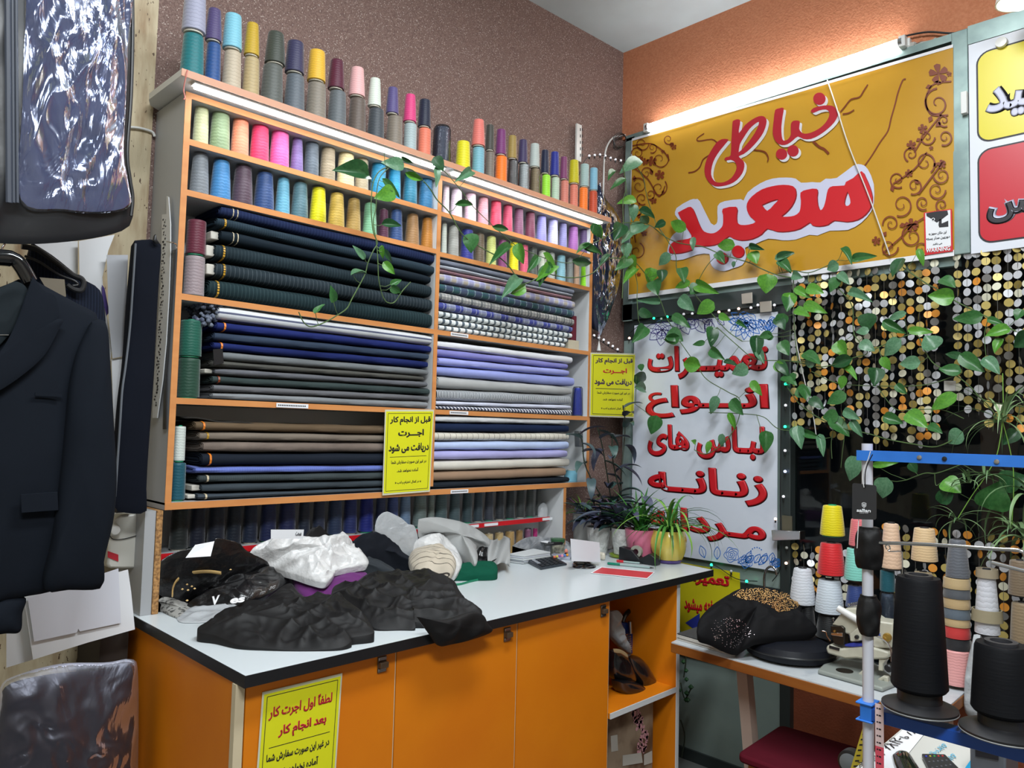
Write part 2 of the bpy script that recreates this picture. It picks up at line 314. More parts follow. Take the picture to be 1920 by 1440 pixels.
# ================================================================== thread cones
def thread_material():
    m = bpy.data.materials.new('wound_thread'); m.use_nodes = True; N = m.node_tree.nodes; L = m.node_tree.links; b = N['Principled BSDF']
    b.inputs['Roughness'].default_value = .5; b.inputs['Sheen Weight'].default_value = .3; b.inputs['Specular IOR Level'].default_value = .35
    oi = N.new('ShaderNodeObjectInfo'); tc = N.new('ShaderNodeTexCoord')
    mp = N.new('ShaderNodeMapping'); L.new(tc.outputs['Object'], mp.inputs[0]); L.new(oi.outputs['Random'], mp.inputs['Location']); mp.inputs['Scale'].default_value = (1, 1, 1)
    wv = N.new('ShaderNodeTexWave'); wv.bands_direction = 'Z'; wv.inputs['Scale'].default_value = 4.2; wv.inputs['Distortion'].default_value = 3.5; wv.inputs['Detail'].default_value = 2; wv.inputs['Detail Scale'].default_value = .8
    L.new(mp.outputs[0], wv.inputs[0])
    r = N.new('ShaderNodeValToRGB'); r.color_ramp.elements[0].position = .0; r.color_ramp.elements[1].position = .05
    r.color_ramp.elements[0].color = (.66, .66, .66, 1); r.color_ramp.elements[1].color = (1, 1, 1, 1); L.new(wv.outputs['Color'], r.inputs[0])
    fw = N.new('ShaderNodeTexWave'); fw.bands_direction = 'Z'; fw.inputs['Scale'].default_value = 26; fw.inputs['Distortion'].default_value = 1.5; L.new(mp.outputs[0], fw.inputs[0])
    r2 = N.new('ShaderNodeMapRange'); r2.inputs[3].default_value = .9; r2.inputs[4].default_value = 1.04; L.new(fw.outputs['Fac'], r2.inputs[0])
    m1 = N.new('ShaderNodeMix'); m1.data_type = 'RGBA'; m1.blend_type = 'MULTIPLY'; m1.inputs[0].default_value = 1; L.new(oi.outputs['Color'], m1.inputs[6]); L.new(r.outputs[0], m1.inputs[7])
    sc = N.new('ShaderNodeVectorMath'); sc.operation = 'SCALE'; L.new(m1.outputs[2], sc.inputs[0]); L.new(r2.outputs[0], sc.inputs['Scale']); L.new(sc.outputs[0], b.inputs['Base Color'])
    bp = N.new('ShaderNodeBump'); bp.inputs['Strength'].default_value = .12; bp.inputs['Distance'].default_value = .004; L.new(wv.outputs['Fac'], bp.inputs['Height']); L.new(bp.outputs[0], b.inputs['Normal'])
    return m
M_THREAD = thread_material()
M_CORE = mat('plastic_cone_core', (190, 186, 172), .5); M_CORE_G = mat('green_plastic_core', (40, 150, 110), .45); M_CORE_D = mat('dark_plastic_core', (45, 45, 48), .5)
def lathe_mesh(name, prof, m, seg=28):
    me = bpy.data.meshes.new(name); mb = MB().lathe(prof, seg=seg); me.from_pydata(mb.v, [], mb.f); me.materials.append(m); me.validate()
    me.polygons.foreach_set('use_smooth', [True]*len(me.polygons)); me.set_sharp_from_angle(angle=radians(40)); return me
def prof_cone(t): return [(.90, .035), (.99, .045), (1.0, .07), (.5+.5*t+.16*(1-t), .45), (t+.02, .93), (t-.02, .965), (t-.12, .975), (.25, .978)]
CONES = {t: lathe_mesh('wound_thread', prof_cone(t), M_THREAD) for t in (.66, .74, .82, .92)}
CORES = {k: lathe_mesh('cone_core', [(.80, 0), (.82, .0), (.80, .05), (.34, .96), (.33, 1.005), (.28, 1.005), (.27, .97), (.05, .96)], m, 20) for k, m in (('n', M_CORE), ('g', M_CORE_G), ('d', M_CORE_D))}
SHELL = lathe_mesh('plastic_wrap', [(1.05, 0), (1.1, .1), (1.03, .5), (1.0, .95), (.8, 1.02), (.3, 1.03)], M_FILM, 24)
NAMES = {}
def cone(label, x, y, z, r, h, rgb, t=.74, core='n', wrap=False, group=None, tilt=0, kind='thread_cone'):
    o = thing(kind, label, 'thread cone', (x, y, z), group)
    if label in NAMES: print('DUP LABEL', label)
    NAMES[label] = 1
    for nm, me in (('wound_thread', CONES[t]), ('cone_core', CORES[core])):
        c = bpy.data.objects.new(nm, me); COL.objects.link(c); c.parent = o; c.scale = (r, r, h)
        if nm == 'wound_thread': c.color = lin(rgb); c.rotation_euler.z = (x*37+z*11) % 6.28
    if wrap:
        c = bpy.data.objects.new('plastic_wrap', SHELL); COL.objects.link(c); c.parent = o; c.scale = (r, r, h)
    if tilt: o.rotation_euler = (0, tilt, 0)
    return o
def place(l, r_, top, z0, yc):
    "world x, radius and height of a standing cone seen between pixel columns l..r_ and up to row top"
    xc = (l+r_)/2; X = 1.0
    for _ in range(12):
        a = proj((X, yc, z0+.02)); b2 = proj((X+.001, yc, z0+.02)); X += .001*(xc-a[0])/(b2[0]-a[0])
    d = proj((X, yc, z0+.02))[2]; rad = (r_-l)/2/F_PX*d*.95; H = .12
    for _ in range(12):
        a = proj((X, yc, z0+H)); b2 = proj((X, yc, z0+H+.001)); H += .001*(top-a[1])/(b2[1]-a[1])
    return X, rad, H
def row(items, ox, oy, sc, z0, yc, where, group, t=.74):
    prev = None
    for i, it in enumerate(items):
        l, r_, top, rgb, cn = it[:5]; kw = it[5] if len(it) > 5 else {}
        X, rad, H = place(ox+l/sc, ox+r_/sc, oy+top/sc, z0, yc); nxt = items[i+1][4] if i+1 < len(items) else None
        if prev and nxt: pos = 'between %s and %s' % (prev, nxt)
        elif prev: pos = 'last, after %s' % prev
        else: pos = 'first, before %s' % nxt
        cone('%s thread cone on %s %s' % (cn, where, pos), X, yc, z0, min(rad, .047), min(H, .15), rgb, kw.get('t', t), kw.get('core', 'n'), kw.get('wrap', False), group)
        prev = cn
row([(145,250,690,(186,188,146),'pale khaki'),(257,393,732,(130,150,112),'sage green'),(398,520,778,(232,138,104),'salmon'),(525,655,820,(218,48,96),'crimson pink'),(655,790,857,(228,88,156),'bright pink'),(793,885,898,(116,92,148),'violet',{'core':'g','t':.66}),(885,988,928,(82,92,102),'slate'),(990,1098,967,(150,134,108),'taupe'),(1103,1225,1005,(220,200,150),'cream'),(1222,1320,1042,(160,146,118),'tan'),(1325,1437,1078,(20,128,168),'cyan blue'),(1440,1535,1120,(14,132,172),'turquoise'),(1543,1645,1145,(24,108,134),'teal blue'),(1648,1750,1175,(36,106,148),'ocean blue')],320,0,3.5556,Z1,.045,'left top shelf','cones on the left top shelf',.82)
row([(125,253,1022,(120,126,132),'gray'),(260,400,1068,(64,132,188),'sky blue'),(405,547,1105,(82,62,76),'plum gray'),(550,690,1150,(42,72,124),'denim blue'),(693,795,1185,(104,170,196),'light blue',{'t':.74}),(798,917,1217,(86,122,132),'gray teal')]+[(l-71.1,r-71.1,t0+1244.4,c,n) for l,r,t0,c,n in [(992,1110,5,(236,226,10),'bright yellow'),(1115,1232,42,(216,182,84),'golden'),(1235,1340,78,(190,156,86),'tan gold'),(1345,1447,108,(142,204,162),'pale mint'),(1450,1525,150,(90,44,70),'dark plum'),(1523,1620,152,(48,78,130),'cobalt'),(1628,1730,182,(160,120,76),'tan brown'),(1732,1822,207,(184,120,40),'ochre')]],320,0,3.5556,Z2,.045,'left second shelf','cones on the left second shelf',.74)
row([(370,428,685,(226,204,212),'pale pink'),(430,530,722,(222,204,218),'pinkish white'),(540,640,752,(226,192,206),'light rose'),(643,735,782,(214,150,160),'dusty rose'),(740,838,815,(220,68,96),'coral red'),(838,925,848,(182,62,92),'deep rose'),(927,1010,873,(120,72,100),'plum'),(1013,1102,902,(108,44,68),'burgundy'),(1103,1190,928,(142,138,204),'periwinkle'),(1192,1280,943,(188,184,232),'lavender'),(1280,1350,977,(130,126,172),'gray violet'),(1352,1438,997,(146,86,152),'orchid'),(1440,1515,1030,(88,66,108),'dark purple')],740,180,4.174,R1,.042,'right top shelf','cones on the right top shelf',.82)
row([(362,408,992,(200,206,196),'gray white'),(412,503,1015,(166,166,160),'warm gray'),(508,620,1045,(48,54,138),'royal blue'),(620,705,1075,(104,90,70),'taupe brown'),(707,797,1097,(200,206,120),'pale lime'),(802,880,1127,(136,66,116),'orchid purple'),(888,972,1145,(236,222,20),'yellow'),(975,1047,1165,(216,90,120),'rose pink'),(1045,1115,1185,(84,90,84),'dark gray green'),(1117,1190,1210,(202,206,190),'off white'),(1192,1255,1225,(170,176,170),'light gray'),(1260,1340,1245,(130,178,192),'light blue'),(1340,1397,1265,(128,134,132),'medium gray'),(1397,1447,1285,(196,160,134),'beige'),(1449,1530,1300,(150,228,40),'neon lime')],740,180,4.174,R2,.042,'right second shelf','cones on the right second shelf',.82)
# stacks on the top board: lower cone + upper cone
def stack(ox, oy, sc, low, up, yc=.0, extra=''):
    l, r_, jt, c, n = low[:5]; kl = low[5] if len(low) > 5 else {}
    if up:
        X, rad, H = place(ox+l/sc, ox+r_/sc, oy+jt/sc, ZB, yc)
        cone('%s thread cone on top board, lower one of its pair' % n, X, yc, ZB, rad, H, c, kl.get('t', .82), 'n', kl.get('wrap', False), 'cones along the top board')
        l2, r2, tp, c2, n2 = up[:5]; ku = up[5] if len(up) > 5 else {}
        X2, rad2, H2 = place(ox+l2/sc, ox+r2/sc, oy+tp/sc, ZB+H, yc)
        if tp < -20: H2 = .155
        cone('%s thread cone on top board%s, stacked on the %s cone' % (n2, extra, n), X2, yc, ZB+H, rad2, min(H2, .16), c2, ku.get('t', .74), ku.get('core', 'n'), False, 'cones along the top board')
        if kl.get('lab'):
            pass
    else:
        X, rad, H = place(ox+l/sc, ox+r_/sc, oy+jt/sc, ZB, yc)
        cone('%s on top board%s, standing alone' % (n, extra), X, yc, ZB, rad, H, c, kl.get('t', .82), 'n', kl.get('wrap', False), 'cones along the top board')
A = (320, 0, 3.5556); B_ = (740, 180, 4.174)
stack(*A,(60,218,233,(22,112,118),'teal'),(75,233,-60,(160,162,184),'large lavender gray',{'t':.82}))
stack(*A,(222,330,288,(30,74,134),'deep blue'),(230,340,60,(78,66,112),'muted purple'))
stack(*A,(338,468,343,(188,174,152),'light beige'),(345,475,98,(126,192,212),'pale sky blue',{'t':.82}))
stack(*A,(472,590,385,(178,158,116),'sandy tan'),(487,592,155,(192,158,38),'mustard'))
stack(*A,(594,748,436,(86,90,86),'wide dark gray'),(625,765,218,(62,68,60),'olive charcoal'))
stack(*A,(750,893,502,(92,100,108),'slate gray'),(760,892,280,(52,50,84),'dusty navy',{'t':.82}))
stack(*A,(895,1037,556,(132,124,112),'warm gray'),(907,1035,340,(226,178,50),'golden yellow',{'t':.82}))
stack(*A,(1040,1172,610,(96,102,106),'cool gray'),(1045,1160,400,(84,20,48),'burgundy'))
stack(*A,(1177,1302,658,(98,86,78),'brown gray'),(1183,1298,452,(232,178,178),'pale pink'))
stack(*A,(1305,1425,726,(66,72,78),'charcoal'),(1312,1405,522,(216,226,214),'mint white'))
stack(*A,(1430,1548,776,(126,116,104),'taupe'),(1433,1522,583,(86,76,128),'violet'))
stack(*A,(1548,1640,826,(166,182,184),'pale gray blue',{'t':.92}),(1548,1640,630,(218,64,128),'hot pink'))
stack(*A,(1642,1735,858,(228,122,96),'salmon orange',{'t':.92}),(1645,1735,665,(24,32,56),'midnight navy',{'t':.82}))
stack(*A,(1743,1865,850,(58,66,86),'dark speckled thread cone in crumpled plastic',{'t':.92,'wrap':True}),None)
stack(*B_,(468,595,355,(226,216,24),'lemon yellow thread cone'),None)
stack(*B_,(600,703,405,(120,176,194),'light blue',{'t':.92}),(598,710,185,(228,122,112),'coral pink'))
stack(*B_,(707,779,437,(122,112,102),'gray brown',{'t':.92}),(707,780,225,(66,66,60),'dark olive gray',{'t':.82}))
stack(*B_,(781,880,473,(255,124,30),'bright orange',{'t':.92}),(785,875,262,(120,50,112),'purple',{'t':.82}))
stack(*B_,(885,963,505,(126,124,120),'plastic-wrapped gray',{'t':.92,'wrap':True}),(878,958,310,(160,136,72),'khaki',{'t':.82}))
stack(*B_,(967,1053,537,(204,208,204),'plastic-wrapped white',{'t':.92,'wrap':True}),(963,1042,342,(62,52,92),'indigo',{'t':.82}))
stack(*B_,(1055,1140,570,(166,146,110),'plastic-wrapped tan',{'t':.92,'wrap':True}),(1052,1137,373,(186,196,192),'pale gray',{'t':.82}))
stack(*B_,(1145,1220,618,(160,232,60),'lime green',{'t':.92}),(1140,1210,422,(20,30,62),'navy',{'t':.82}))
stack(*B_,(1222,1290,637,(186,206,186),'pale green gray',{'t':.92}),(1212,1290,437,(36,46,144),'royal blue',{'t':.82}))
stack(*B_,(1292,1362,662,(212,128,112),'paper-labelled salmon',{'t':.92}),(1290,1355,475,(128,62,106),'mulberry',{'t':.82}))
stack(*B_,(1364,1435,695,(222,128,106),'peach',{'t':.92}),(1358,1445,502,(202,192,20),'acid yellow',{'t':.82}))
stack(*B_,(1437,1512,718,(255,130,42),'vivid orange',{'t':.92}),(1447,1522,533,(166,192,192),'gray teal',{'t':.92}))
stack(*B_,(1514,1587,746,(202,82,50),'brick red',{'t':.92}),(1522,1590,563,(132,186,212),'baby blue',{'t':.92}))
# cones at the left end of the bolt shelves
def pair(z0, lo, up, ox, oy, sc, where):
    X, rad, H = place(ox+lo[0]/sc, ox+lo[1]/sc, oy+lo[2]/sc, z0, .045)
    cone('%s thread cone at left end of %s, bottom of two' % (lo[4], where), X, .045, z0, rad, H, lo[3], .92, 'g')
    X, rad, H = place(ox+up[0]/sc, ox+up[1]/sc, oy+up[2]/sc, z0+H, .045)[:3] if False else (X,)+place(ox+up[0]/sc, ox+up[1]/sc, oy+up[2]/sc, z0+H, .045)[1:]
    X0, rr, H0 = place(ox+lo[0]/sc, ox+lo[1]/sc, oy+lo[2]/sc, z0, .045)
    cone('%s thread cone at left end of %s, stacked on top' % (up[4], where), X0, .045, z0+H0, rad, H, up[3], .92, 'g')
pair(Z3, (155,293,462,(150,136,140),'mauve gray'), (167,298,222,(96,30,50),'maroon'), 300, 350, 3.5556, 'dark suiting shelf')
pair(Z4, (112,262,1140,(26,66,50),'forest green'), (130,278,888,(16,88,72),'emerald'), 300, 350, 3.5556, 'navy and gray bolt shelf')
pair(.006, (62,166,768,(16,80,96),'dark teal'), (78,155,525,(204,212,206),'white'), 300, 650, 3.5556, 'lowest bolt shelf')

# ================================================================== fabric bolts
M_GOLD = mat('gold_selvedge_print', (196, 150, 40), .45); M_CREAMBD = mat('cream_selvedge', (190, 178, 150), .6); M_ORSEL = mat('orange_selvedge', (214, 120, 30), .5)
M_CARD = mat('pale_board_core', (196, 192, 182), .7, bump=(30, .4, .003))
def bolt(label, group, xl, zl, xr, zr, m, band=None, core=False, layers=True, seed=0, depth=None, z_floor=None):
    """xl/xr world x; zl/zr (bottom, top) heights at left and right front edge"""
    t = thing('fabric_bolt', label, 'fabric bolt', (xl, .0, (zl[0]))); t['group'] = group
    if label in NAMES: print('DUP LABEL', label)
    NAMES[label] = 1
    nseg = 26; rnd = random.Random(seed); ph = rnd.random()*9
    def sec(u):
        x = xl+(xr-xl)*u; z0 = zl[0]+(zr[0]-zl[0])*u; z1 = zl[1]+(zr[1]-zl[1])*u
        h = (z1-z0)/2; zc = (z0+z1)/2; yb = wall_y(x)-.014; e = min(u, 1-u)*(xr-xl); sh = 1-.10*math.exp(-e/.006)
        yf = .004+.003*sin(u*9+ph); out = []
        for k in range(20):
            a = 2*pi*k/20; c, s_ = cos(a), sin(a)
            ex = .55; cc = math.copysign(abs(c)**ex, c); ss = math.copysign(abs(s_)**ex, s_)
            ym = (yf+yb)/2; ry = (yb-yf)/2
            bulge = .0012*sin(u*23+ph+k)
            out.append(Vector((x, ym-ry*cc*(1 if sh == 1 else (1-(1-sh)*.3)), zc+h*.985*ss*sh+bulge*(abs(s_)))))
        return out
    secs = [sec(i/(nseg-1)) for i in range(nseg)]; mb = MB()
    vs = [p for s_ in secs for p in s_]; n = 20
    fs = [(j*n+i, (j+1)*n+i, (j+1)*n+(i+1) % n, j*n+(i+1) % n) for j in range(nseg-1) for i in range(n)]
    mb.add(vs, fs)
    # ends: folded layers seen edge-on
    for s_, sg in ((secs[0], 1), (secs[-1], -1)):
        c = sum(s_, Vector())/n; rings = [s_]
        for kk, (q, dx) in enumerate(((.86, .004), (.80, -.001), (.62, .004), (.55, -.001), (.32, .004), (.22, .002))):
            rings.append([Vector((p.x+sg*dx, c.y+(p.y-c.y)*(q*.3+.7 if 0 else q**.35), c.z+(p.z-c.z)*q)) for p in s_])
        vs = [p for r_ in rings for p in r_]; fs = [((j)*n+i, j*n+(i+1) % n, (j+1)*n+(i+1) % n, (j+1)*n+i) for j in range(len(rings)-1) for i in range(n)]
        fs.append(tuple((len(rings)-1)*n+i for i in range(n)))
        if sg < 0: fs = [tuple(reversed(f)) for f in fs]
        mb.add(vs, fs)
    mb.build('folded_cloth', m, t, smooth=50)
    if band:
        k = MB(); bm, off, two = band
        for oo in ((0, .014) if two else (0,)):
            u = (off+oo)/(xr-xl); a, c = sec(u), sec(u+.006/(xr-xl)*(.5 if two else 1))
            ctr = sum(a, Vector())/n
            A2 = [Vector((p.x, p.y+(-.0012 if p.y < ctr.y else 0), p.z+(.0006 if p.z > ctr.z else -.0006))) for p in a[:6]+a[15:]]
            C2 = [Vector((p.x, p.y+(-.0012 if p.y < ctr.y else 0), p.z+(.0006 if p.z > ctr.z else -.0006))) for p in c[:6]+c[15:]]
            idx = list(range(15-15, 6))
            order = [6, 7, 8, 9, 10, 0, 1, 2, 3, 4, 5]
            AA = [A2[i] for i in order]; CC = [C2[i] for i in order]
            if bm is M_GOLD:
                for i in range(len(AA)-1): # broken into lettering-like dashes
                    for f0, f1 in ((.0, .35), (.5, .85)):
                        k.quad(AA[i].lerp(AA[i+1], f0), CC[i].lerp(CC[i+1], f0), CC[i].lerp(CC[i+1], f1), AA[i].lerp(AA[i+1], f1))
            else:
                for i in range(len(AA)-1): k.quad(AA[i], CC[i], CC[i+1], AA[i+1])
        k.build('selvedge_band', bm, t)
    if core:
        z0, z1 = zl; k = MB(); yb = wall_y(xl)-.03; k.box(xl-.022, xl+.012, .03, yb, z0+(z1-z0)*.22, z1-(z1-z0)*.2); k.build('board_core', M_CARD, t, bevel=.003)
    return t
def bolts(ox, oy, sc, zshelf, rows, group, where, seed):
    prev_top = None; built = []
    cap = {}
    for i, r_ in reversed(list(enumerate(rows))):
        lab, xl, (tl, bl), xr, (tr, br), m = r_[:6]; kw = dict(r_[6]) if len(r_) > 6 else {}
        L0 = at(ox+xl/sc, oy+(tl+bl)/2/sc, 'y', .0); R0 = at(ox+xr/sc, oy+(tr+br)/2/sc, 'y', .0)
        zt_l = at(ox+xl/sc, oy+tl/sc, 'y', .01).z; zb_l = at(ox+xl/sc, oy+bl/sc, 'y', .01).z
        zt_r = at(ox+xr/sc, oy+tr/sc, 'y', .01).z; zb_r = at(ox+xr/sc, oy+br/sc, 'y', .01).z
        xr_w = min(R0.x, kw.pop('xmax', 9))
        if prev_top is None: zb_l, zb_r = zshelf+.001, zshelf+.001
        else: zb_l, zb_r = prev_top[0], prev_top[1]
        zt_l = max(zt_l, zb_l+.012); zt_r = max(zt_r, zb_r+.012)
        zt_l -= .0; prev_top = (zt_l, zt_r)
        pos = 'topmost on' if i == 0 else ('bottom of' if i == len(rows)-1 else '%s down on' % ['', 'second', 'third', 'fourth', 'fifth', 'sixth', 'seventh', 'eighth', 'ninth', 'tenth'][i])
        bolt('%s fabric bolt, %s %s' % (lab, pos, where), group, L0.x, (zb_l, zt_l), xr_w, (zb_r, zt_r), m, seed=seed+i, **kw)
def pin(base, line, per=.011, amt=.5): return fabric(base, [('x', per, .12, line, amt)])
G_ = dict(band=(M_GOLD, .02, 0)); C_ = dict(band=(M_CREAMBD, .035, 1)); O_ = dict(band=(M_ORSEL, .02, 0))
bolts(300, 350, 3.5556, Z3, [
 ('navy pinstripe', 415, (118, 190), 1840, (440, 520), pin((30, 40, 72), (60, 76, 112)), C_),
 ('blue charcoal', 390, (195, 265), 1838, (522, 588), pin((36, 50, 60), (66, 82, 92), .008), G_),
 ('plain blackish', 415, (278, 362), 1815, (590, 650), fabric((22, 32, 40)), dict(C_, core=True)),
 ('thick dark pinstripe', 385, (365, 485), 1815, (655, 740), pin((30, 42, 48), (66, 80, 84)), dict(G_, core=True)),
 ('charcoal wide-pinstripe', 388, (490, 602), 1820, (745, 835), pin((36, 46, 52), (90, 100, 106), .014), dict(G_, core=True)),
 ('dark green-gray pinstripe', 345, (605, 735), 1818, (840, 945), pin((28, 44, 48), (66, 86, 88), .012), G_)], 'dark suiting bolts', 'upper left suiting shelf', 10)
M_WNAVY = fabric((208, 212, 216), [('z', .022, .28, (52, 60, 96), .9)])
bolts(300, 350, 3.5556, Z4, [
 ('white and navy lengthwise-striped', 400, (785, 890), 1822, (985, 1058), M_WNAVY),
 ('bright navy', 390, (893, 962), 1818, (1058, 1110), fabric((32, 42, 98)), O_),
 ('slate blue', 375, (962, 1030), 1800, (1110, 1160), fabric((50, 62, 80))),
 ('deep navy', 365, (1030, 1095), 1798, (1160, 1213), fabric((28, 38, 88)), O_),
 ('medium gray', 410, (1095, 1153), 1800, (1215, 1262), fabric((108, 113, 116))),
 ('taupe gray', 350, (1153, 1205), 1770, (1262, 1300), fabric((78, 78, 74))),
 ('cool gray', 375, (1205, 1255), 1790, (1300, 1342), fabric((92, 94, 100)), dict(core=True)),
 ('dark green-gray', 360, (1255, 1315), 1808, (1342, 1390), fabric((54, 65, 65)), dict(band=(M_BRINK, .015, 0))),
 ('mid gray tweed', 365, (1315, 1365), 1805, (1392, 1430), fabric((98, 99, 103))),
 ('light gray', 362, (1368, 1425), 1790, (1432, 1480), fabric((124, 128, 132)))], 'navy and gray bolts', 'middle left shelf', 30)
bolts(300, 650, 3.5556, .006, [
 ('dark brown', 245, (495, 560), 1805, (535, 590), fabric((96, 80, 62)), O_),
 ('taupe', 275, (562, 625), 1800, (592, 640), fabric((116, 106, 95)), dict(band=(M_GOLD, .02, 0))),
 ('heather taupe tweed', 300, (627, 703), 1800, (642, 708), fabric((112, 100, 92), noise_amt=.3)),
 ('blue-black', 290, (705, 797), 1800, (708, 785), fabric((26, 32, 42)), O_),
 ('periwinkle striped', 250, (800, 848), 1800, (785, 828), pin((94, 110, 180), (130, 144, 205), .008)),
 ('dark gray pinstripe', 275, (850, 910), 1800, (830, 880), pin((58, 66, 68), (88, 96, 98), .007), dict(band=(M_CREAMBD, .02, 0))),
 ('slate flannel', 290, (912, 975), 1800, (882, 935), fabric((56, 64, 70)), dict(core=True)),
 ('blue-gray flannel', 262, (978, 1040), 1800, (938, 985), fabric((60, 69, 77)), dict(band=(M_CREAMBD, .02, 0), core=True))], 'brown and gray bolts', 'lowest left shelf', 50)
M_CHK1 = fabric((168, 168, 200), [('x', .06, .5, (196, 186, 160), .8), ('x', .03, .25, (200, 205, 225), .7), ('z', .02, .4, (130, 130, 180), .5)])
M_CHK2 = fabric((70, 82, 104), [('x', .075, .45, (44, 92, 88), .7), ('x', .0375, .1, (150, 180, 180), .7), ('z', .016, .3, (50, 60, 96), .5)])
M_CHK3 = fabric((150, 150, 148), [('x', .055, .4, (86, 92, 96), .7), ('x', .018, .25, (210, 208, 200), .6), ('z', .012, .4, (100, 104, 108), .5)])
M_CHK4 = fabric((128, 134, 156), [('x', .085, .5, (48, 56, 138), .9), ('x', .028, .15, (180, 186, 200), .6), ('z', .016, .3, (90, 96, 150), .5)])
M_CHK5 = fabric((218, 224, 224), [('x', .033, .36, (98, 110, 118), 1)])
M_CHK6 = fabric((218, 224, 224), [('x', .033, .38, (84, 96, 108), 1, .2)]); M_CHK7 = fabric((222, 226, 226), [('x', .035, .32, (100, 112, 120), 1, .1)])
bolts(780, 420, 4.3636, Z3, [
 ('dusty gray-blue', 205, (277, 325), 1300, (535, 575), fabric((122, 128, 144))),
 ('pale gray', 205, (327, 368), 1290, (577, 595), fabric((156, 162, 172))),
 ('pinkish gray', 200, (368, 392), 1280, (597, 625), fabric((170, 130, 140))),
 ('lavender and yellow check', 190, (390, 470), 1305, (628, 700), M_CHK1),
 ('green and navy plaid', 190, (472, 548), 1300, (703, 768), M_CHK2),
 ('gray and white plaid', 190, (550, 625), 1305, (772, 835), M_CHK3),
 ('royal blue plaid', 185, (627, 698), 1290, (838, 890), M_CHK4),
 ('white and gray banded', 180, (700, 756), 1285, (892, 945), M_CHK5),
 ('gray banded white', 185, (758, 815), 1250, (935, 972), M_CHK6),
 ('broad-banded white and gray', 190, (817, 885), 1230, (975, 1010), M_CHK7)], 'checked shirting bolts', 'right check shelf', 70)
M_THIN = fabric((200, 204, 208), [('x', .0075, .5, (60, 66, 76), 1)]); M_DIAG = fabric((214, 216, 222), [('xz', .018, .5, (46, 54, 84), 1)])
bolts(780, 420, 4.3636, Z4, [
 ('white', 175, (948, 1012), 1285, (1085, 1140), fabric((214, 216, 222))),
 ('periwinkle', 180, (1012, 1085), 1250, (1142, 1190), fabric((126, 126, 190))),
 ('light periwinkle', 195, (1087, 1155), 1262, (1192, 1250), fabric((150, 156, 214))),
 ('pale periwinkle pinstripe', 180, (1157, 1238), 1300, (1252, 1330), pin((140, 150, 208), (170, 178, 225), .006)),
 ('thick light gray', 190, (1240, 1342), 1288, (1332, 1400), fabric((166, 168, 168))),
 ('fine black and white striped', 180, (1345, 1443), 1275, (1402, 1483), M_THIN),
 ('lavender white', 175, (1445, 1483), 1275, (1483, 1515), fabric((196, 200, 218))),
 ('navy and white rope-striped', 175, (1485, 1530), 1280, (1518, 1560), M_DIAG)], 'plain shirting bolts', 'right shirting shelf', 90)
bolts(700, 700, 3.2, .006, [
 ('grayish white', 362, (250, 292), 1180, (275, 307), fabric((206, 208, 210))),
 ('navy', 360, (293, 352), 1178, (309, 355), fabric((26, 38, 66))),
 ('cream bolt with dark widthwise stripes as', 355, (352, 404), 1182, (357, 403), fabric((204, 200, 188), [('x', .03, .06, (90, 84, 74), 1)])),
 ('light sky blue', 355, (405, 462), 1180, (405, 456), fabric((176, 192, 228))),
 ('lavender', 353, (463, 522), 1168, (458, 504), fabric((164, 162, 210))),
 ('off-white', 352, (523, 588), 1180, (506, 552), fabric((202, 198, 188))),
 ('tan', 350, (589, 652), 1160, (562, 617), fabric((146, 120, 98))),
 ('blue-black', 345, (653, 700), 1180, (619, 652), fabric((30, 36, 44)))], 'bolts on the lowest right shelf', 'lowest right shelf', 110)
# fluffy fringe at the end of the striped bolt
mb = MB(); rnd = random.Random(4); a = at(385, 572, 'y', .06); c = at(372, 600, 'y', .1)
for i in range(150):
    p = Vector((a.x+rnd.uniform(-.035, .03), rnd.uniform(.01, .14), at(380, 590, 'y', .05).z+rnd.uniform(-.035, .035)))
    r0 = rnd.uniform(.005, .009); mb.lathe([(0, -r0), (r0*.8, -r0*.5), (r0, 0), (r0*.8, r0*.5), (0, r0)], p, 6)
tag(mb.build('curled_cloth_fringe', mat('mottled_navy_fringe', (60, 68, 90), .9, var=(90, (120, 128, 144)))), 'fluffy navy and white fringe curling out of the striped bolt', 'fringe', kind='stuff')
# black fabric swatch tags by the gray bolts
mb = MB(); p = at(408, 670, 'y', -.006); q = at(422, 672, 'y', -.006)
mb.prism([at(399, 655, 'y', -.004), at(417, 654, 'y', -.004), at(419, 681, 'y', -.004), at(401, 685, 'y', -.004)], (0, -.002, 0))
tag(mb.build('swing_tag', M_BLACK), 'black rectangular swing tag hanging before the gray bolts', 'tag')
# dark loose cloth lying over the brown bolt
def sheet(name, label, cat, pts, th, m, **k):
    mb = MB().prism(pts, th); return tag(mb.build(name, m, **k), label, cat)
zc = at(420, 785, 'y', .05).z
mb = MB(); mb.grid(lambda u, v: Vector((at(345, 785, 'y', .03).x+.33*u, .02+.16*v, at(345, 790, 'y', .02).z+.012-.022*u+.003*sin(u*14+v*4))), 20, 6)
o = tag(mb.build('loose_cloth', fabric((46, 44, 42))), 'thin dark cloth laid loosely over the dark brown bolt', 'cloth'); s_ = o.modifiers.new('thickness', 'SOLIDIFY'); s_.thickness = .004
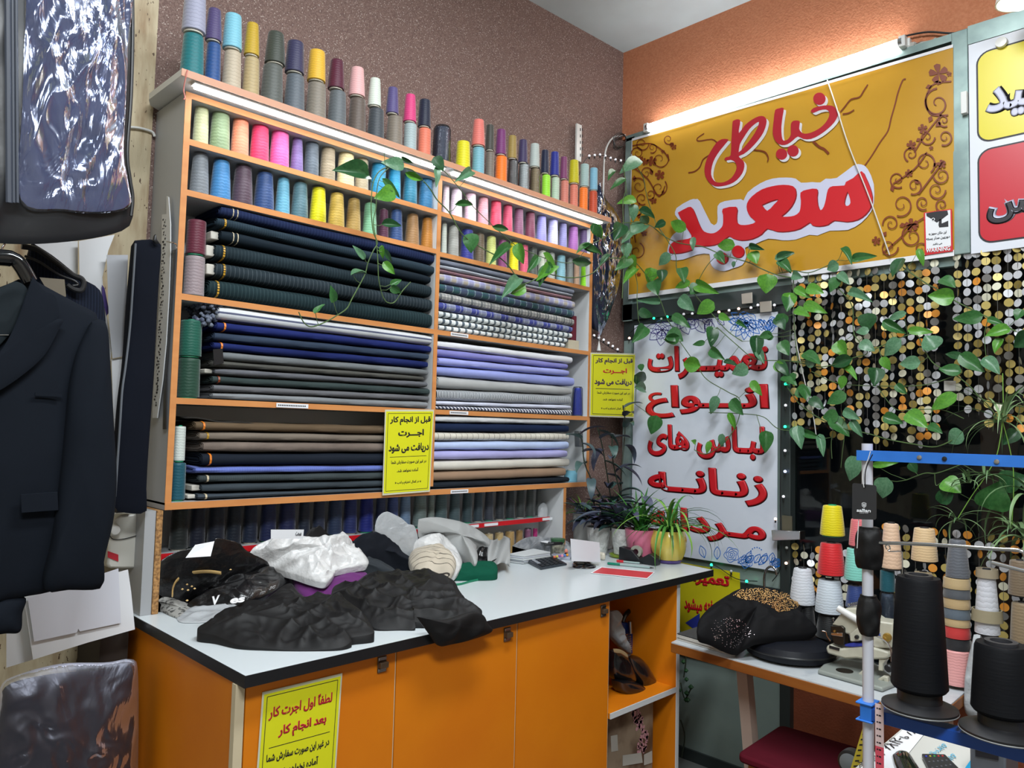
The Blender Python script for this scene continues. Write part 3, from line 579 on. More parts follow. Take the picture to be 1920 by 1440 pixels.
# odds and ends at the right of the right bay
X1 = at(1071, 620, 'y', .03).x
MB_ = MB().box(X1, X1+.038, .03, .11, Z3+.045, Z3+.16); tag(MB_.build('maroon_book', cmat((96, 22, 42)), bevel=.002), 'dark maroon book standing on paper at end of check shelf', 'book')
tag(MB().box(X1-.03, X1+.045, .02, .115, Z3+.001, Z3+.044).build('paper_stack', mat('cream_paper_pad', (190, 182, 160), .8)), 'small cream paper pad under the maroon book', 'paper')
X, rad, H = place(1075, 1090, 712, Z4, .05)
cone('royal blue thread cone in plastic at right end of shirting shelf', X, .05, Z4, .024, .135, (40, 66, 190), .66, 'n', True)
X = at(1073, 905, 'y', .04).x; t = thing('ribbon_roll', 'pale blue ribbon roll on lowest right shelf', 'ribbon', (X, .05, .006))
MB().lathe([(.018, 0), (.03, 0), (.03, .05), (.018, .05)], (X, .05, .007), 24).build('ribbon', mat('pale_blue_ribbon', (126, 190, 214), .35), t)
MB().lathe([(.0185, .002), (.0185, .052), (.015, .052), (.015, .002)], (X, .05, .008), 20).build('core', M_CARD, t)

# ================================================================== lower rack on the counter
ZCT = -.303
rack = thing('back_counter_rack', 'low rack behind the counter with red-edged shelf', 'shelf', (.8, .06, ZCT))
mb = MB(); wbox(mb, -.02, -.003, ZCT, -.015, .0); mb.build('chipboard_side', mat('raw_chipboard', (186, 140, 86), .8, var=(130, (120, 84, 48)), bump=(140, .5, .002)), rack)
mb = MB(); wbox(mb, -.05, -.021, ZCT, -.015, .004); mb.build('outer_side', M_GREYMEL, rack)
mb = MB(); wbox(mb, 1.727, 1.742, ZCT, -.015, .003); o = mb.build('side_panel', M_WHITEMEL, rack); MB().box(1.727, 1.742, 0, .003, ZCT, -.015).build('edge_strip', M_EDGE, o)
zl = at(300, 1046, 'y', .06).z; zr = at(1035, 960, 'y', .06).z
RS = -.148
mb = MB(); wbox(mb, .0, 1.70, RS-.014, RS, .062); o = mb.build('shelf', M_GREYMEL, rack); MB().box(.0, 1.70, .058, .062, RS-.017, RS+.001).build('red_edge_strip', mat('red_edge_tape', (192, 24, 34), .4), o)
mb = MB().prism([(0, wall_y(0)-.006, ZCT), (1.74, wall_y(1.74)-.006, ZCT), (1.74, wall_y(1.74)-.003, ZCT), (0, wall_y(0)-.003, ZCT)], (0, 0, .27)); mb.build('back_panel', M_WHITEMEL, rack)
for a, c, d in ((871, 898, 979), (909, 934, 976), (1018, 1036, 963)):
    p, q = at(a, d, 'y', .055), at(c, d, 'y', .055); MB().box(p.x, q.x, .055, .0575, RS-.013, RS-.002).build('shelf_label', M_PAPER, rack)
low = [(60,185,(32,40,40),'green black'),(190,300,(20,28,46),'ink navy'),(310,430,(24,32,48),'blue black'),(435,540,(18,30,44),'dark ink'),(545,650,(20,34,58),'midnight'),(660,775,(22,34,76),'navy'),(780,905,(26,36,80),'dark navy'),(915,1000,(34,44,62),'slate black'),(1010,1100,(38,48,72),'gray navy'),(1110,1215,(38,54,84),'steel navy'),(1215,1315,(34,48,104),'denim navy'),(1320,1425,(30,42,128),'royal blue'),(1430,1505,(60,72,110),'dusky blue'),(1505,1590,(72,90,148),'steel blue'),(1590,1672,(120,148,180),'light steel'),(1680,1780,(120,138,136),'sage gray'),(1780,1830,(132,146,142),'pale sage')]
low = [(300+l/3.5556, 300+r/3.5556, c, n) for l, r, c, n in low]+[(700+l/3.2, 700+r/3.2, c, n) for l, r, c, n in [(362,445,(86,108,112),'teal gray'),(450,522,(80,100,106),'sea gray'),(527,595,(58,78,84),'deep teal gray'),(597,657,(54,70,80),'blue slate'),(662,722,(60,66,78),'gray slate'),(727,787,(50,56,62),'graphite'),(790,850,(48,56,60),'dark graphite'),(852,910,(62,68,68),'ash'),(912,965,(70,76,76),'light ash'),(970,1012,(84,88,88),'silver ash')]]
for i, (l, r_, c, n) in enumerate(low):
    X, rad, H = place(l, r_, 950, RS, .11); yc = min(.11, wall_y(X)-.05); X, rad, H = place(l, r_, 950, RS, max(yc, .095))
    pos = 'beside the %s cone' % low[i-1][3] if i else 'nearest the chipboard side'
    cone('%s thread cone on red-edged low shelf %s' % (n, pos), X, max(yc, .095), RS, min(rad, .032), .128, c, .82, 'g' if i % 2 else 'n', False, 'cones on the red-edged shelf')
for i, (l, r_, c, n) in enumerate([(590,640,(176,160,124),'wheat'),(645,710,(186,166,126),'cream'),(712,772,(176,152,106),'light tan'),(775,838,(172,140,88),'golden tan'),(840,888,(150,118,74),'brown tan'),(892,940,(206,140,176),'mesh-wrapped pink'),(943,975,(170,40,110),'magenta')]):
    X, rad, H = place(700+l/3.2, 700+r_/3.2, 988, ZCT+.001, .11)
    yy = min(.10, wall_y(X)-.035)
    cone('%s thread cone under the red-edged shelf' % n, X, yy, ZCT+.001, min(rad, .026), .105, c, .92, 'n', n.startswith('mesh'), 'small cones under the red-edged shelf')

# ================================================================== counter
top = thing('worktop', 'white laminate worktop with black edge over orange cabinets', 'worktop', (.9, -.3, ZCT-.03))
xl, xr, yf = -.06, 1.91, -.655
mb = MB(); mb.prism([(xl, yf, ZCT-.026), (xr, yf+.02, ZCT-.026), (xr+.12, wall_y(2.0)-.06, ZCT-.026), (1.9, wall_y(1.9)-.002, ZCT-.026), (xl, wall_y(xl)-.015, ZCT-.026)], (0, 0, .0255)); mb.build('slab', M_TOP, top)
mb = MB(); mb.prism([(xl-.002, yf-.003, ZCT-.0262), (xr, yf+.017, ZCT-.0262), (xr, yf+.0195, ZCT-.0262), (xl-.002, yf-.0005, ZCT-.0262)], (0, 0, .0258))
mb.prism([(xl-.003, yf-.003, ZCT-.0262), (xl-.0005, yf-.003, ZCT-.0262), (xl-.0005, wall_y(xl)-.015, ZCT-.0262), (xl-.003, wall_y(xl)-.015, ZCT-.0262)], (0, 0, .0258))
mb.prism([(xr, yf+.017, ZCT-.0262), (xr+.003, yf+.017, ZCT-.0262), (xr+.123, wall_y(2.0)-.06, ZCT-.0262), (xr+.12, wall_y(2.0)-.06, ZCT-.0262)], (0, 0, .0258))
mb.build('black_edge_band', M_BLACK, top)
ZU = ZCT-.0265
cab = thing('counter_cabinet', 'long orange cabinet under the white worktop with three doors and open bay', 'cabinet', (.8, -.3, ZF))
DX = [at(432, 1260, 'y', -.62).x+.02, at(743, 1300, 'y', -.63).x, at(970, 1300, 'y', -.63).x, at(1143, 1300, 'y', -.63).x, at(1272, 1250, 'y', -.63).x]
YD = -.625
M_LIGHTEDGE = mat('cream_edge_band', (200, 186, 156), .5)
mb = MB(); mb.prism([(-.06, YD+.018, ZF), (-.045, YD+.018, ZF), (-.028, .13, ZF), (-.04, .13, ZF)], (0, 0, ZU-ZF)); mb.build('end_panel', M_ORNG, cab)
MB().box(-.066, -.045, YD, YD+.018, ZF, ZU).build('edge_strip', M_LIGHTEDGE, cab)
for i in range(3):
    x0, x1 = DX[i]+.002 if i else -.042, DX[i+1]-.003
    d = MB().box(x0, x1, YD, YD+.016, ZF+.08, ZU-.002).build('door', M_ORNG, cab)
    MB().box(x1+.0002, x1+.0028, YD+.001, YD+.016, ZF+.08, ZU-.002).build('edge_strip', M_LIGHTEDGE, d)
    hx, hz = [(715, 1245), (950, 1189), (1130, 1145)][i]; p = at(hx, hz, 'y', YD)
    k = MB(); k.box(p.x-.013, p.x+.013, YD-.004, YD-.0004, p.z-.02, p.z+.02); k.box(p.x-.012, p.x+.012, YD-.016, YD-.0036, p.z-.007, p.z+.007)
    k.mat(1)
    for dz in (-.014, .014): k.box(p.x-.012, p.x+.012, YD-.006, YD-.0038, p.z+dz-.004, p.z+dz+.004)
    k.build('handle', [mat('brown_handle_inlay', (74, 58, 44), .4), M_STEEL], d, bevel=.001)
xa, xb = DX[3], DX[4]
mb = MB(); mb.box(xa-.002, xa+.014, YD+.018, .1, ZF, ZU); mb.build('partition', M_ORNG, cab)
mb = MB(); mb.box(xb-.002, xb+.014, YD+.004, .1, ZF, ZU); mb.build('end_panel', M_ORNG, cab)
MB().box(xb-.0025, xb+.0145, YD, YD+.0035, ZF, ZU).build('edge_strip', M_WHITEMEL, cab)
mb = MB(); mb.box(xa+.014, xb-.002, .085, .1, ZF, ZU); mb.build('back_panel', M_ORNG, cab)
ZN = -.715
mb = MB(); mb.box(xa+.0145, xb-.0025, YD+.004, .084, ZN-.018, ZN); o = mb.build('open_shelf', M_ORNG, cab)
MB().box(xa+.0145, xb-.0025, YD, YD+.0038, ZN-.018, ZN+.0004).build('edge_strip', M_WHITEMEL, o)
MB().box(-.045, xb, YD+.03, YD+.045, ZF, ZF+.08).build('plinth', M_BLACK, cab)
# small orange step panel at the lower left
a = at(250, 1388, 'y', -.05); c = at(305, 1440, 'y', -.3)
mb = MB(); mb.prism([(a.x-.0, .0, ZF), (-.063, -.63, ZF), (-.078, -.63, ZF), (a.x-.015, .0, ZF)], (0, 0, .52)); o = tag(mb.build('orange_side_board', M_ORNG), 'low orange board at the floor left of the counter', 'board')
# ================================================================== lettering
_AR = [('آ', 0xFE81, 2), ('ا', 0xFE8D, 2), ('ب', 0xFE8F, 4), ('ت', 0xFE95, 4), ('ج', 0xFE9D, 4), ('ح', 0xFEA1, 4), ('خ', 0xFEA5, 4), ('د', 0xFEA9, 2), ('ر', 0xFEAD, 2), ('ز', 0xFEAF, 2), ('س', 0xFEB1, 4), ('ش', 0xFEB5, 4), ('ص', 0xFEB9, 4), ('ط', 0xFEC1, 4), ('ع', 0xFEC9, 4), ('غ', 0xFECD, 4), ('ف', 0xFED1, 4), ('ق', 0xFED5, 4), ('ل', 0xFEDD, 4), ('م', 0xFEE1, 4), ('ن', 0xFEE5, 4), ('ه', 0xFEE9, 4), ('و', 0xFEED, 2), ('ی', 0xFBFC, 4), ('ک', 0xFB8E, 4)]
_AF = {c: (b_, n) for c, b_, n in _AR}
def shape(s):
    if not any(ord(c) > 0x600 for c in s): return s
    out = []
    for i, c in enumerate(s):
        if c in _AF:
            b_, n = _AF[c]; p = s[i-1] if i else ' '; q = s[i+1] if i+1 < len(s) else ' '
            jp = (p in _AF and _AF[p][1] == 4) or p == 'ـ'; jn = n == 4 and (q in _AF or q == 'ـ')
            out.append(chr(b_+{(0, 0): 0, (1, 0): 1, (0, 1): 2, (1, 1): 3}[(int(jp), int(jn))]))
        else: out.append(c)
    return ''.join(reversed(out))
def lettering(s, TL, TR, BL, m, parent, bold=.02, lift=.0008, name='lettering', shift=(0, 0)):
    "text fitted into the parallelogram TL-TR-BL"
    c = bpy.data.curves.new('lettering', 'FONT'); c.body = shape(s); c.bevel_depth = bold; c.bevel_resolution = 0; c.resolution_u = 3
    o = bpy.data.objects.new('tmp', c); COL.objects.link(o); bpy.context.view_layer.update(); me = bpy.data.meshes.new_from_object(o); bpy.data.objects.remove(o)
    xs = [v.co.x for v in me.vertices]; ys = [v.co.y for v in me.vertices]; x0, x1, y0, y1 = min(xs), max(xs), min(ys), max(ys)
    TL, TR, BL = Vector(TL), Vector(TR), Vector(BL); ux, uy = TR-TL, TL-BL; nrm = ux.cross(uy).normalized()
    if nrm.dot(CAM-TL) < 0: nrm = -nrm
    zs = [v.co.z for v in me.vertices]; zm = max(zs) or 1; off = parent_loc(parent)
    for v in me.vertices:
        u, w_ = (v.co.x-x0)/(x1-x0), (v.co.y-y0)/(y1-y0)
        v.co = BL+ux*(u+shift[0])+uy*(w_+shift[1])+nrm*(lift+.0003*v.co.z/zm)-off
    me.materials.clear(); me.materials.append(m)
    o = bpy.data.objects.new(name, me); COL.objects.link(o); o.parent = parent; return o
def pl(pts, ax, v, ox=0, oy=0, sc=1): return [at(ox+x/sc, oy+y/sc, ax, v) for x, y in pts]
def textbox(s, box, ax, v, m, parent, ox=0, oy=0, sc=1, skew=0, **k):
    "box = x0, x1, ytop_left, ybot_left, ytop_right in picture rows"
    x0, x1, ytl, ybl, ytr = box; TL, TR, BL = pl([(x0, ytl), (x1, ytr), (x0, ybl)], ax, v, ox, oy, sc); return lettering(s, TL, TR, BL, m, parent, **k)
def flat_ribbon(mb, pts, wd, nrm):
    pts = [Vector(p) for p in pts]; n = len(pts); ws = wd if isinstance(wd, (list, tuple)) else [wd]*n; vs = []
    for i, p in enumerate(pts):
        t = (pts[min(i+1, n-1)]-pts[max(i-1, 0)]).normalized(); s_ = t.cross(nrm).normalized(); vs += [p+s_*ws[i]/2, p-s_*ws[i]/2]
    return mb.add(vs, [(2*i, 2*i+1, 2*i+3, 2*i+2) for i in range(n-1)])
def filled(name, outlines, m, parent, x, smooth=2):
    "planar letter shape on the plane x=const, holes by even-odd; outlines = world points"
    c = bpy.data.curves.new(name, 'CURVE'); c.dimensions = '2D'; c.fill_mode = 'BOTH'; c.extrude = .0006
    for pts in outlines:
        P = smooth_path(pts+[pts[0]], smooth)[:-1] if smooth > 1 else pts
        s = c.splines.new('POLY'); s.points.add(len(P)-1); s.use_cyclic_u = True
        for q, p in zip(s.points, P): q.co = (-p.y, p.z, 0, 1)
    o = bpy.data.objects.new('tmp', c); COL.objects.link(o); bpy.context.view_layer.update(); me = bpy.data.meshes.new_from_object(o); bpy.data.objects.remove(o)
    off = parent_loc(parent)
    for v in me.vertices: v.co = Vector((x-v.co.z, -v.co.x, v.co.y))-off
    me.materials.clear(); me.materials.append(m); o = bpy.data.objects.new(name, me); COL.objects.link(o); o.parent = parent; return o
NX = Vector((-1, 0, 0))
# ------------------------------------------------------------------ mustard banner
XB = 2.245
def tocr(pts, dx=0, dy=0): return [(1230+(x+dx)/3.893, 150+(y+dy)/3.893) for x, y in pts]
def on(pts, x=XB): return [at(px, py, 'x', x) for px, py in pts]
ban = thing('shop_banner', 'large mustard vinyl banner with red script lettering above the door', 'banner', (XB, -.67, .93))
cs = on([(1185, 262), (1787, 86), (1789, 474), (1178, 557)])
mb = MB(); nu, nv = 40, 10
def bp_(u, v):
    p = cs[0].lerp(cs[1], u).lerp(cs[3].lerp(cs[2], u), v); return Vector((XB+.003+.0025*sin(u*11+v*5), p.y, p.z))
mb.grid(bp_, nu, nv); mb.build('vinyl_sheet', M_BANNER, ban)
XI = XB-.0012
mb = MB(); e = [at(*q, 'x', XI) for q in ((1185, 262), (1787, 86), (1178, 557), (1789, 474))]
flat_ribbon(mb, [e[0], e[1]], .012, NX); flat_ribbon(mb, [e[2], e[3]], .022, NX); flat_ribbon(mb, [e[0], e[2]], .004, NX); mb.build('white_hem', mat('white_vinyl', (220, 220, 224), .4), ban)
kh = [(1128,228),(1150,205),(1200,190),(1260,185),(1300,195),(1325,230),(1325,265),(1300,310),(1255,355),(1195,400),(1130,430),(1075,430),(1035,412),(1000,440),(960,468),(920,475),(885,460),(860,420),(852,370),(860,290),(870,220),(900,207),(932,205),(925,260),(915,340),(918,410),(930,442),(960,435),(980,410),(985,380),(985,320),(1005,298),(1040,297),(1050,310),(1045,355),(1060,380),(1085,392),(1130,385),(1190,355),(1235,315),(1262,270),(1265,235),(1240,215),(1190,222),(1150,240)]
ti = [(560,300),(590,287),(615,295),(608,345),(606,388),(650,330),(700,290),(750,265),(785,265),(805,285),(805,320),(785,380),(745,440),(690,500),(640,540),(605,555),(615,570),(640,595),(645,630),(630,680),(590,730),(540,760),(480,775),(430,775),(390,750),(360,700),(355,640),(370,580),(400,520),(440,460),(480,432),(525,432),(520,450),(470,510),(430,570),(408,630),(402,690),(420,730),(450,748),(500,745),(550,715),(580,670),(590,630),(575,598),(545,582),(510,588),(500,575),(515,562),(545,550),(550,450),(555,370)]
tih = [(603,528),(612,470),(640,420),(680,360),(720,322),(750,305),(748,330),(720,390),(670,460),(625,510)]
def circ(cx, cy, r): return [(cx+r*cos(a*pi/10), cy+r*sin(a*pi/10)) for a in range(20)]
dots = [circ(1193, 137, 45), circ(917, 541, 41), circ(1000, 517, 42)]
SH = mat('white_letter_shadow', (218, 216, 220), .4)
filled('letter_shadow', [on(tocr(p, 17, 16), XI-.001) for p in [kh, ti, tih]+dots], SH, ban, XI-.001)
filled('script_lettering', [on(tocr(p), XI-.0025) for p in [kh, ti, tih]+dots], M_CRIM, ban, XI-.0025)
wo = [(140,985),(150,935),(250,875),(290,870),(320,885),(400,1045),(440,1050),(450,1010),(450,920),(500,885),(620,870),(640,880),(670,820),(760,755),(850,720),(950,712),(1020,720),(1060,750),(1140,745),(1200,748),(1240,720),(1320,715),(1440,625),(1500,617),(1545,650),(1590,760),(1590,900),(1570,960),(1500,1040),(1400,1095),(1270,1100),(1180,1135),(1120,1130),(1020,1165),(920,1170),(820,1158),(720,1200),(650,1225),(660,1290),(630,1350),(560,1375),(500,1395),(430,1380),(395,1330),(390,1270),(300,1275),(200,1310),(120,1315),(85,1290),(85,1230),(110,1150),(150,1110),(210,1090)]
sa = [(160,968),(235,928),(265,935),(290,990),(320,1065),(350,1105),(400,1120),(440,1110),(480,1075),(490,1040),(490,985),(488,940),(585,925),(588,980),(590,1035),(620,1058),(680,1055),(728,1035),(690,1000),(665,950),(665,900),(700,850),(770,800),(850,775),(930,765),(1000,775),(1020,810),(1018,860),(990,920),(945,970),(915,995),(960,998),(1010,990),(1045,965),(1055,930),(1058,880),(1055,822),(1105,800),(1175,795),(1175,850),(1180,910),(1200,952),(1225,925),(1240,870),(1255,800),(1290,775),(1375,770),(1385,745),(1440,715),(1500,665),(1530,710),(1560,780),(1578,850),(1570,920),(1530,980),(1470,1020),(1390,1035),(1300,1025),(1255,1055),(1190,1068),(1140,1060),(1120,1040),(1050,1085),(960,1105),(880,1105),(810,1085),(770,1125),(700,1160),(620,1170),(560,1155),(530,1140),(480,1180),(420,1205),(340,1212),(270,1215),(260,1240),(180,1262),(100,1262),(100,1215),(130,1180),(200,1165),(260,1150),(245,1110),(210,1060),(180,1010)]
h1 = [(772,912),(835,885),(895,870),(860,910),(812,955)]; h2 = [(1398,815),(1412,850),(1420,895),(1405,917),(1385,917),(1374,895),(1385,845)]
filled('white_outline', [on(tocr(wo), XI-.001)], M_LILAC, ban, XI-.001)
DR = mat('dark_red_ink', (132, 16, 28), .45)
filled('letter_side', [on(tocr(p, 7, 6), XI-.0025) for p in [sa, h1, h2, circ(598, 1252, 44), circ(482, 1300, 42)]], DR, ban, XI-.0025)
filled('name_lettering', [on(tocr(p), XI-.004) for p in [sa, h1, h2, circ(598, 1252, 44), circ(482, 1300, 42)]], M_RED, ban, XI-.004)
# cracks and floral scrolls printed in brown
CR = 0
def c4(pts): return [at(1160+x/2.526, y/2.526, 'x', XI-.0012) for x, y in pts]
for pts, wd in ((((1050,530),(1075,500),(1100,470),(1140,460),(1160,430),(1180,400)), .006), (((1060,540),(1090,535),(1115,520)), .006), (((1165,785),(1200,735),(1240,670),(1275,620),(1290,560),(1310,490),(1322,440),(1345,380),(1360,375)), .0055),
                (((465,675),(440,660),(380,668),(372,655),(405,632)), .006), (((430,735),(400,755),(385,790),(360,812),(330,818)), .007), (((640,710),(690,718),(708,745),(705,765)), .006), (((920,668),(950,695),(972,705),(995,728)), .009)):
    mb = MB(); flat_ribbon(mb, smooth_path(c4(pts), 3), wd, NX); mb.build('printed_crack', M_BRINK, ban)
mb = MB()
def spiral(cx, cy, r, a0, turns, sgn, wd=.006):
    pts = []
    for i in range(34):
        t = i/33; a = a0+sgn*turns*2*pi*t; rr = r*(1-t*.86); pts.append((cx+rr*cos(a), cy+rr*sin(a)*1.05))
    flat_ribbon(mb, c4(pts), [wd*(1-.6*i/33) for i in range(34)], NX)
def flower(cx, cy, r):
    for k in range(5):
        a = k*2*pi/5-.5; P = c4([(cx, cy)]+[(cx+r*q*cos(a+d), cy+r*q*sin(a+d)) for q, d in ((.6, -.5), (1, -.38), (1.08, 0), (1, .38), (.6, .5))]); mb.add(P, [tuple(range(6))])
def leafm(x, y, l, a, wd=.35):
    P = c4([(x, y), (x+l*.5*cos(a)-l*wd*sin(a), y+l*.5*sin(a)+l*wd*cos(a)), (x+l*cos(a), y+l*sin(a)), (x+l*.5*cos(a)+l*wd*sin(a), y+l*.5*sin(a)-l*wd*cos(a))]); mb.add(P, [(0, 1, 2, 3)])
for left in (True, False):
    mb = MB()
    for s_ in ((110,680,34,0,1.4,1),(160,700,24,2,1.4,-1),(235,660,24,1,1.3,1),(90,725,30,3,1.4,1),(195,755,44,-.6,1.3,1),(75,770,28,2,1.3,-1),(130,820,30,0,1.4,-1),(95,880,38,4,1.4,1),(190,890,42,-.8,1.3,1),(150,920,24,2,1.3,-1),(110,940,30,1,1.3,1),(85,1000,24,0,1.3,1),(85,1190,40,-1.2,1.3,1),(75,1110,18,2,1.2,1)): (spiral(*s_) if (s_[0] < 700) == left else 0)
    for s_ in ((1510,490,68,-1.6,1.4,-1,.008),(1540,570,30,1,1.4,1),(1545,650,38,2,1.4,-1),(1460,650,38,0,1.4,1),(1385,730,36,2,1.5,1),(1450,770,52,1,1.4,-1),(1530,830,40,3,1.4,-1),(1320,850,40,1,1.5,1),(1400,880,40,2,1.4,-1),(1505,900,44,0,1.4,1),(1340,970,54,2,1.4,-1),(1440,960,34,1,1.5,1),(1290,1060,40,3,1.4,1),(1390,1120,58,-1,1.5,-1,.007),(1280,1170,44,0,1.4,1),(1530,970,30,2,1.3,1),(1430,1180,36,1,1.3,-1)): (spiral(*s_) if (s_[0] < 700) == left else 0)
    for pts in (((65,690),(150,680),(215,720),(240,760)), ((80,800),(140,850),(190,930),(220,880)), ((100,960),(70,1050),(80,1150)), ((1575,385),(1490,400),(1455,470),(1480,540),(1560,545)), ((1530,540),(1450,640),(1400,720)), ((1460,720),(1400,800),(1300,870)), ((1540,760),(1480,840),(1420,920)), ((1500,1000),(1400,1060),(1340,1120),(1250,1200))): (flat_ribbon(mb, smooth_path(c4(pts), 6), .006, NX) if (pts[0][0] < 700) == left else 0)
    for f in ((260,695,14),(125,765,16),(158,763,22),(195,828,22),(165,950,15),(120,1105,14),(95,1300,10),(210,718,9),(1515,348,44),(1440,610,22),(1386,687,22),(1375,820,18),(1530,777,20),(1388,1065,30),(1220,1140,20),(1480,700,10),(1565,350,12)): (flower(*f) if (f[0] < 700) == left else 0)
    for x, y, l, a in ((240,690,26,-.6),(150,800,30,1.2),(115,740,26,2.2),(75,830,30,1.6),(1485,405,34,2.8),(1530,395,34,3.4),(1470,580,36,-1.2),(1500,600,36,-.7),(1430,655,26,2.6),(1400,850,30,.8),(1510,770,30,2.4),(1290,880,30,1.2),(1470,1090,34,.3),(1360,1060,34,2.8),(1250,1120,30,-.9),(215,900,22,2.),(100,1010,26,1.8)): (leafm(x, y, l, a) if (x < 700) == left else 0)
    mb.build('floral_scrolls', M_BRINK, ban)
# cord hung across the banner
mb = MB(); mb.tube(smooth_path([at(1551, 150, 'x', 2.225), at(1568, 200, 'x', 2.225), at(1592, 275, 'x', 2.225), at(1630, 370, 'x', 2.225), at(1668, 478, 'x', 2.225)], 4), .0045, 6, .5)
tag(mb.build('white_strap', M_WHITE), 'thin white strap hanging diagonally across the mustard banner', 'strap')
# cctv warning sticker
ws = thing('warning_sticker', 'red and white camera warning sticker on the banner corner', 'sticker', (XB, -1.35, .95))
XS = XI-.004
def s5(pts, x=XS): return [at(1700+p/3.2727, 60+q/3.2727, 'x', x) for p, q in pts]
MB().prism(s5([(105,1108),(278,1085),(284,1345),(112,1370)]), (-.0006, 0, 0)).build('sticker_sheet', M_RED, ws)
MB().prism(s5([(114,1112),(268,1092),(272,1312),(120,1332)], XS-.0008), (-.0004, 0, 0)).build('white_panel', M_PAPER, ws)
mb = MB(); X2 = XS-.0014
for P in ([(120,1112),(190,1100),(250,1095),(255,1120),(215,1150),(185,1170),(140,1140),(122,1130)], [(200,1150),(215,1148),(215,1175),(255,1158),(256,1195),(200,1200),(195,1185)]): mb.prism(s5(P, X2), (-.0003, 0, 0))
mb.build('camera_pictogram', M_INK, ws)
mb = MB().disc(s5([(162, 1150)], X2-.0006)[0], (0, 1, 0), (0, 0, 1), .0062).build('lens_ring', M_PAPER, ws); MB().disc(s5([(162, 1150)], X2-.0009)[0], (0, 1, 0), (0, 0, 1), .004).build('lens', M_INK, ws)
for s_, bx in (('این مکان مجهز به', (135, 245, 1232, 1252, 1218)), ('دوربین مدار بسته', (120, 265, 1262, 1284, 1244)), ('می باشد', (160, 218, 1296, 1312, 1288))): textbox(s_, bx, 'x', X2, M_INK, ws, 1700, 60, 3.2727, bold=.03)
textbox('WARNING', (118, 268, 1330, 1356, 1314), 'x', X2, M_PAPER, ws, 1700, 60, 3.2727, bold=.04)
# ------------------------------------------------------------------ white poster on the door
XP = 2.262
pos = thing('door_poster', 'white glass-door poster with five lines of big red lettering', 'poster', (XP, -.36, -.36))
pc = [at(1193, 604, 'x', XP), at(1467, 588, 'x', XP), at(1463, 1063, 'x', XP), at(1188, 1020, 'x', XP)]
y0_, y1_ = -.737, .018; zt_, zb_ = .775, -.335
M_POST = mat('white_poster_vinyl', (206, 212, 224), .35, var=(5, (184, 192, 206), .5, .8))
MB().box(XP, XP+.002, y0_, y1_, zb_, zt_).build('poster_sheet', M_POST, pos)
XQ = XP-.0006
for s_, bx in (('تعمیـــرات', (165, 745, 285, 440, 262)), ('انـــواع', (155, 750, 470, 625, 462)), ('لبـاس های', (165, 732, 655, 808, 668)), ('زنـانــه', (165, 740, 850, 1010, 880)), ('مـردانه', (165, 735, 1040, 1180, 1100))):
    x0, x1, a_, b2, c_ = bx
    textbox(s_, (x0+3, x1+3, a_+3, b2+3, c_+3), 'x', XQ, M_INK, pos, 1150, 540, 2.57, bold=.045, name='letter_shadow', lift=.0004)
    textbox(s_, bx, 'x', XQ, M_RED, pos, 1150, 540, 2.57, bold=.042, lift=.0014)
def p5(pts): return [at(1150+x/2.57, 540+y/2.57, 'x', XQ-.0006) for x, y in pts]
for nm, col, shapes in (('violet_line_flowers', (58, 48, 130), 0), ('blue_line_flowers', (30, 110, 200), 1)):
    mb = MB(); rnd = random.Random(shapes)
    def loops(cx, cy, r):
        for q in (1, .72, .45, .2): flat_ribbon(mb, p5([(cx+r*q*(1+.12*sin(5*a/24*2*pi+q*5))*cos(a/24*2*pi), cy+r*q*(1+.12*sin(5*a/24*2*pi+q*5))*sin(a/24*2*pi)) for a in range(25)]), .0026, NX)
    def petal(cx, cy, l, a, wd=.3):
        P = [(cx+l*(i/10)*cos(a)-l*wd*sin(pi*i/10)*sin(a), cy+l*(i/10)*sin(a)+l*wd*sin(pi*i/10)*cos(a)) for i in range(11)]+[(cx+l*(i/10)*cos(a)+l*wd*sin(pi*i/10)*sin(a), cy+l*(i/10)*sin(a)-l*wd*sin(pi*i/10)*cos(a)) for i in range(10, -1, -1)]
        flat_ribbon(mb, p5(P), .003, NX); flat_ribbon(mb, p5([(cx, cy), (cx+l*.75*cos(a), cy+l*.75*sin(a))]), .002, NX)
    if shapes == 0:
        loops(235, 200, 42)
        for a in range(8): petal(235, 200, 78, a*.785+.1) if a not in (5, 6, 7) else None
        for x in (330, 395, 460): petal(x, 150, 80, 1.2+.3*sin(x)); petal(x+15, 150, 60, 2.2)
        for x in (290, 360, 430, 500): petal(x, 148, 45, .7)
    else:
        loops(640, 165, 48)
        for a in range(8): petal(640, 165, 85, a*.5+.2, .22)
        loops(770, 165, 26)
        for k in range(5): petal(560+k*50, 150, 55, .4+k*.35)
        for k in range(4): petal(700+k*25, 150+k*3, 60, 1.0+.3*k, .2)
        mb.build(nm, cmat(col, .5), pos); mb = MB()
        for k, x in enumerate((440, 500, 640, 700, 760)): petal(x, 1300+(x-440)*.13, 62, -1.9+.35*k, .25)
        loops(570, 1285, 34); loops(640, 1318, 30); loops(780, 1325, 24)
        for k in range(5): petal(600+k*40, 1325, 50, -.6-.2*k)
        for k in range(8): mb.disc(p5([(690+30*cos(k*.4+2.8), 1280+30*sin(k*.4+2.8))])[0], (0, 1, 0), (0, 0, 1), .003, 8)
    mb.build(nm, cmat(col, .5), pos)
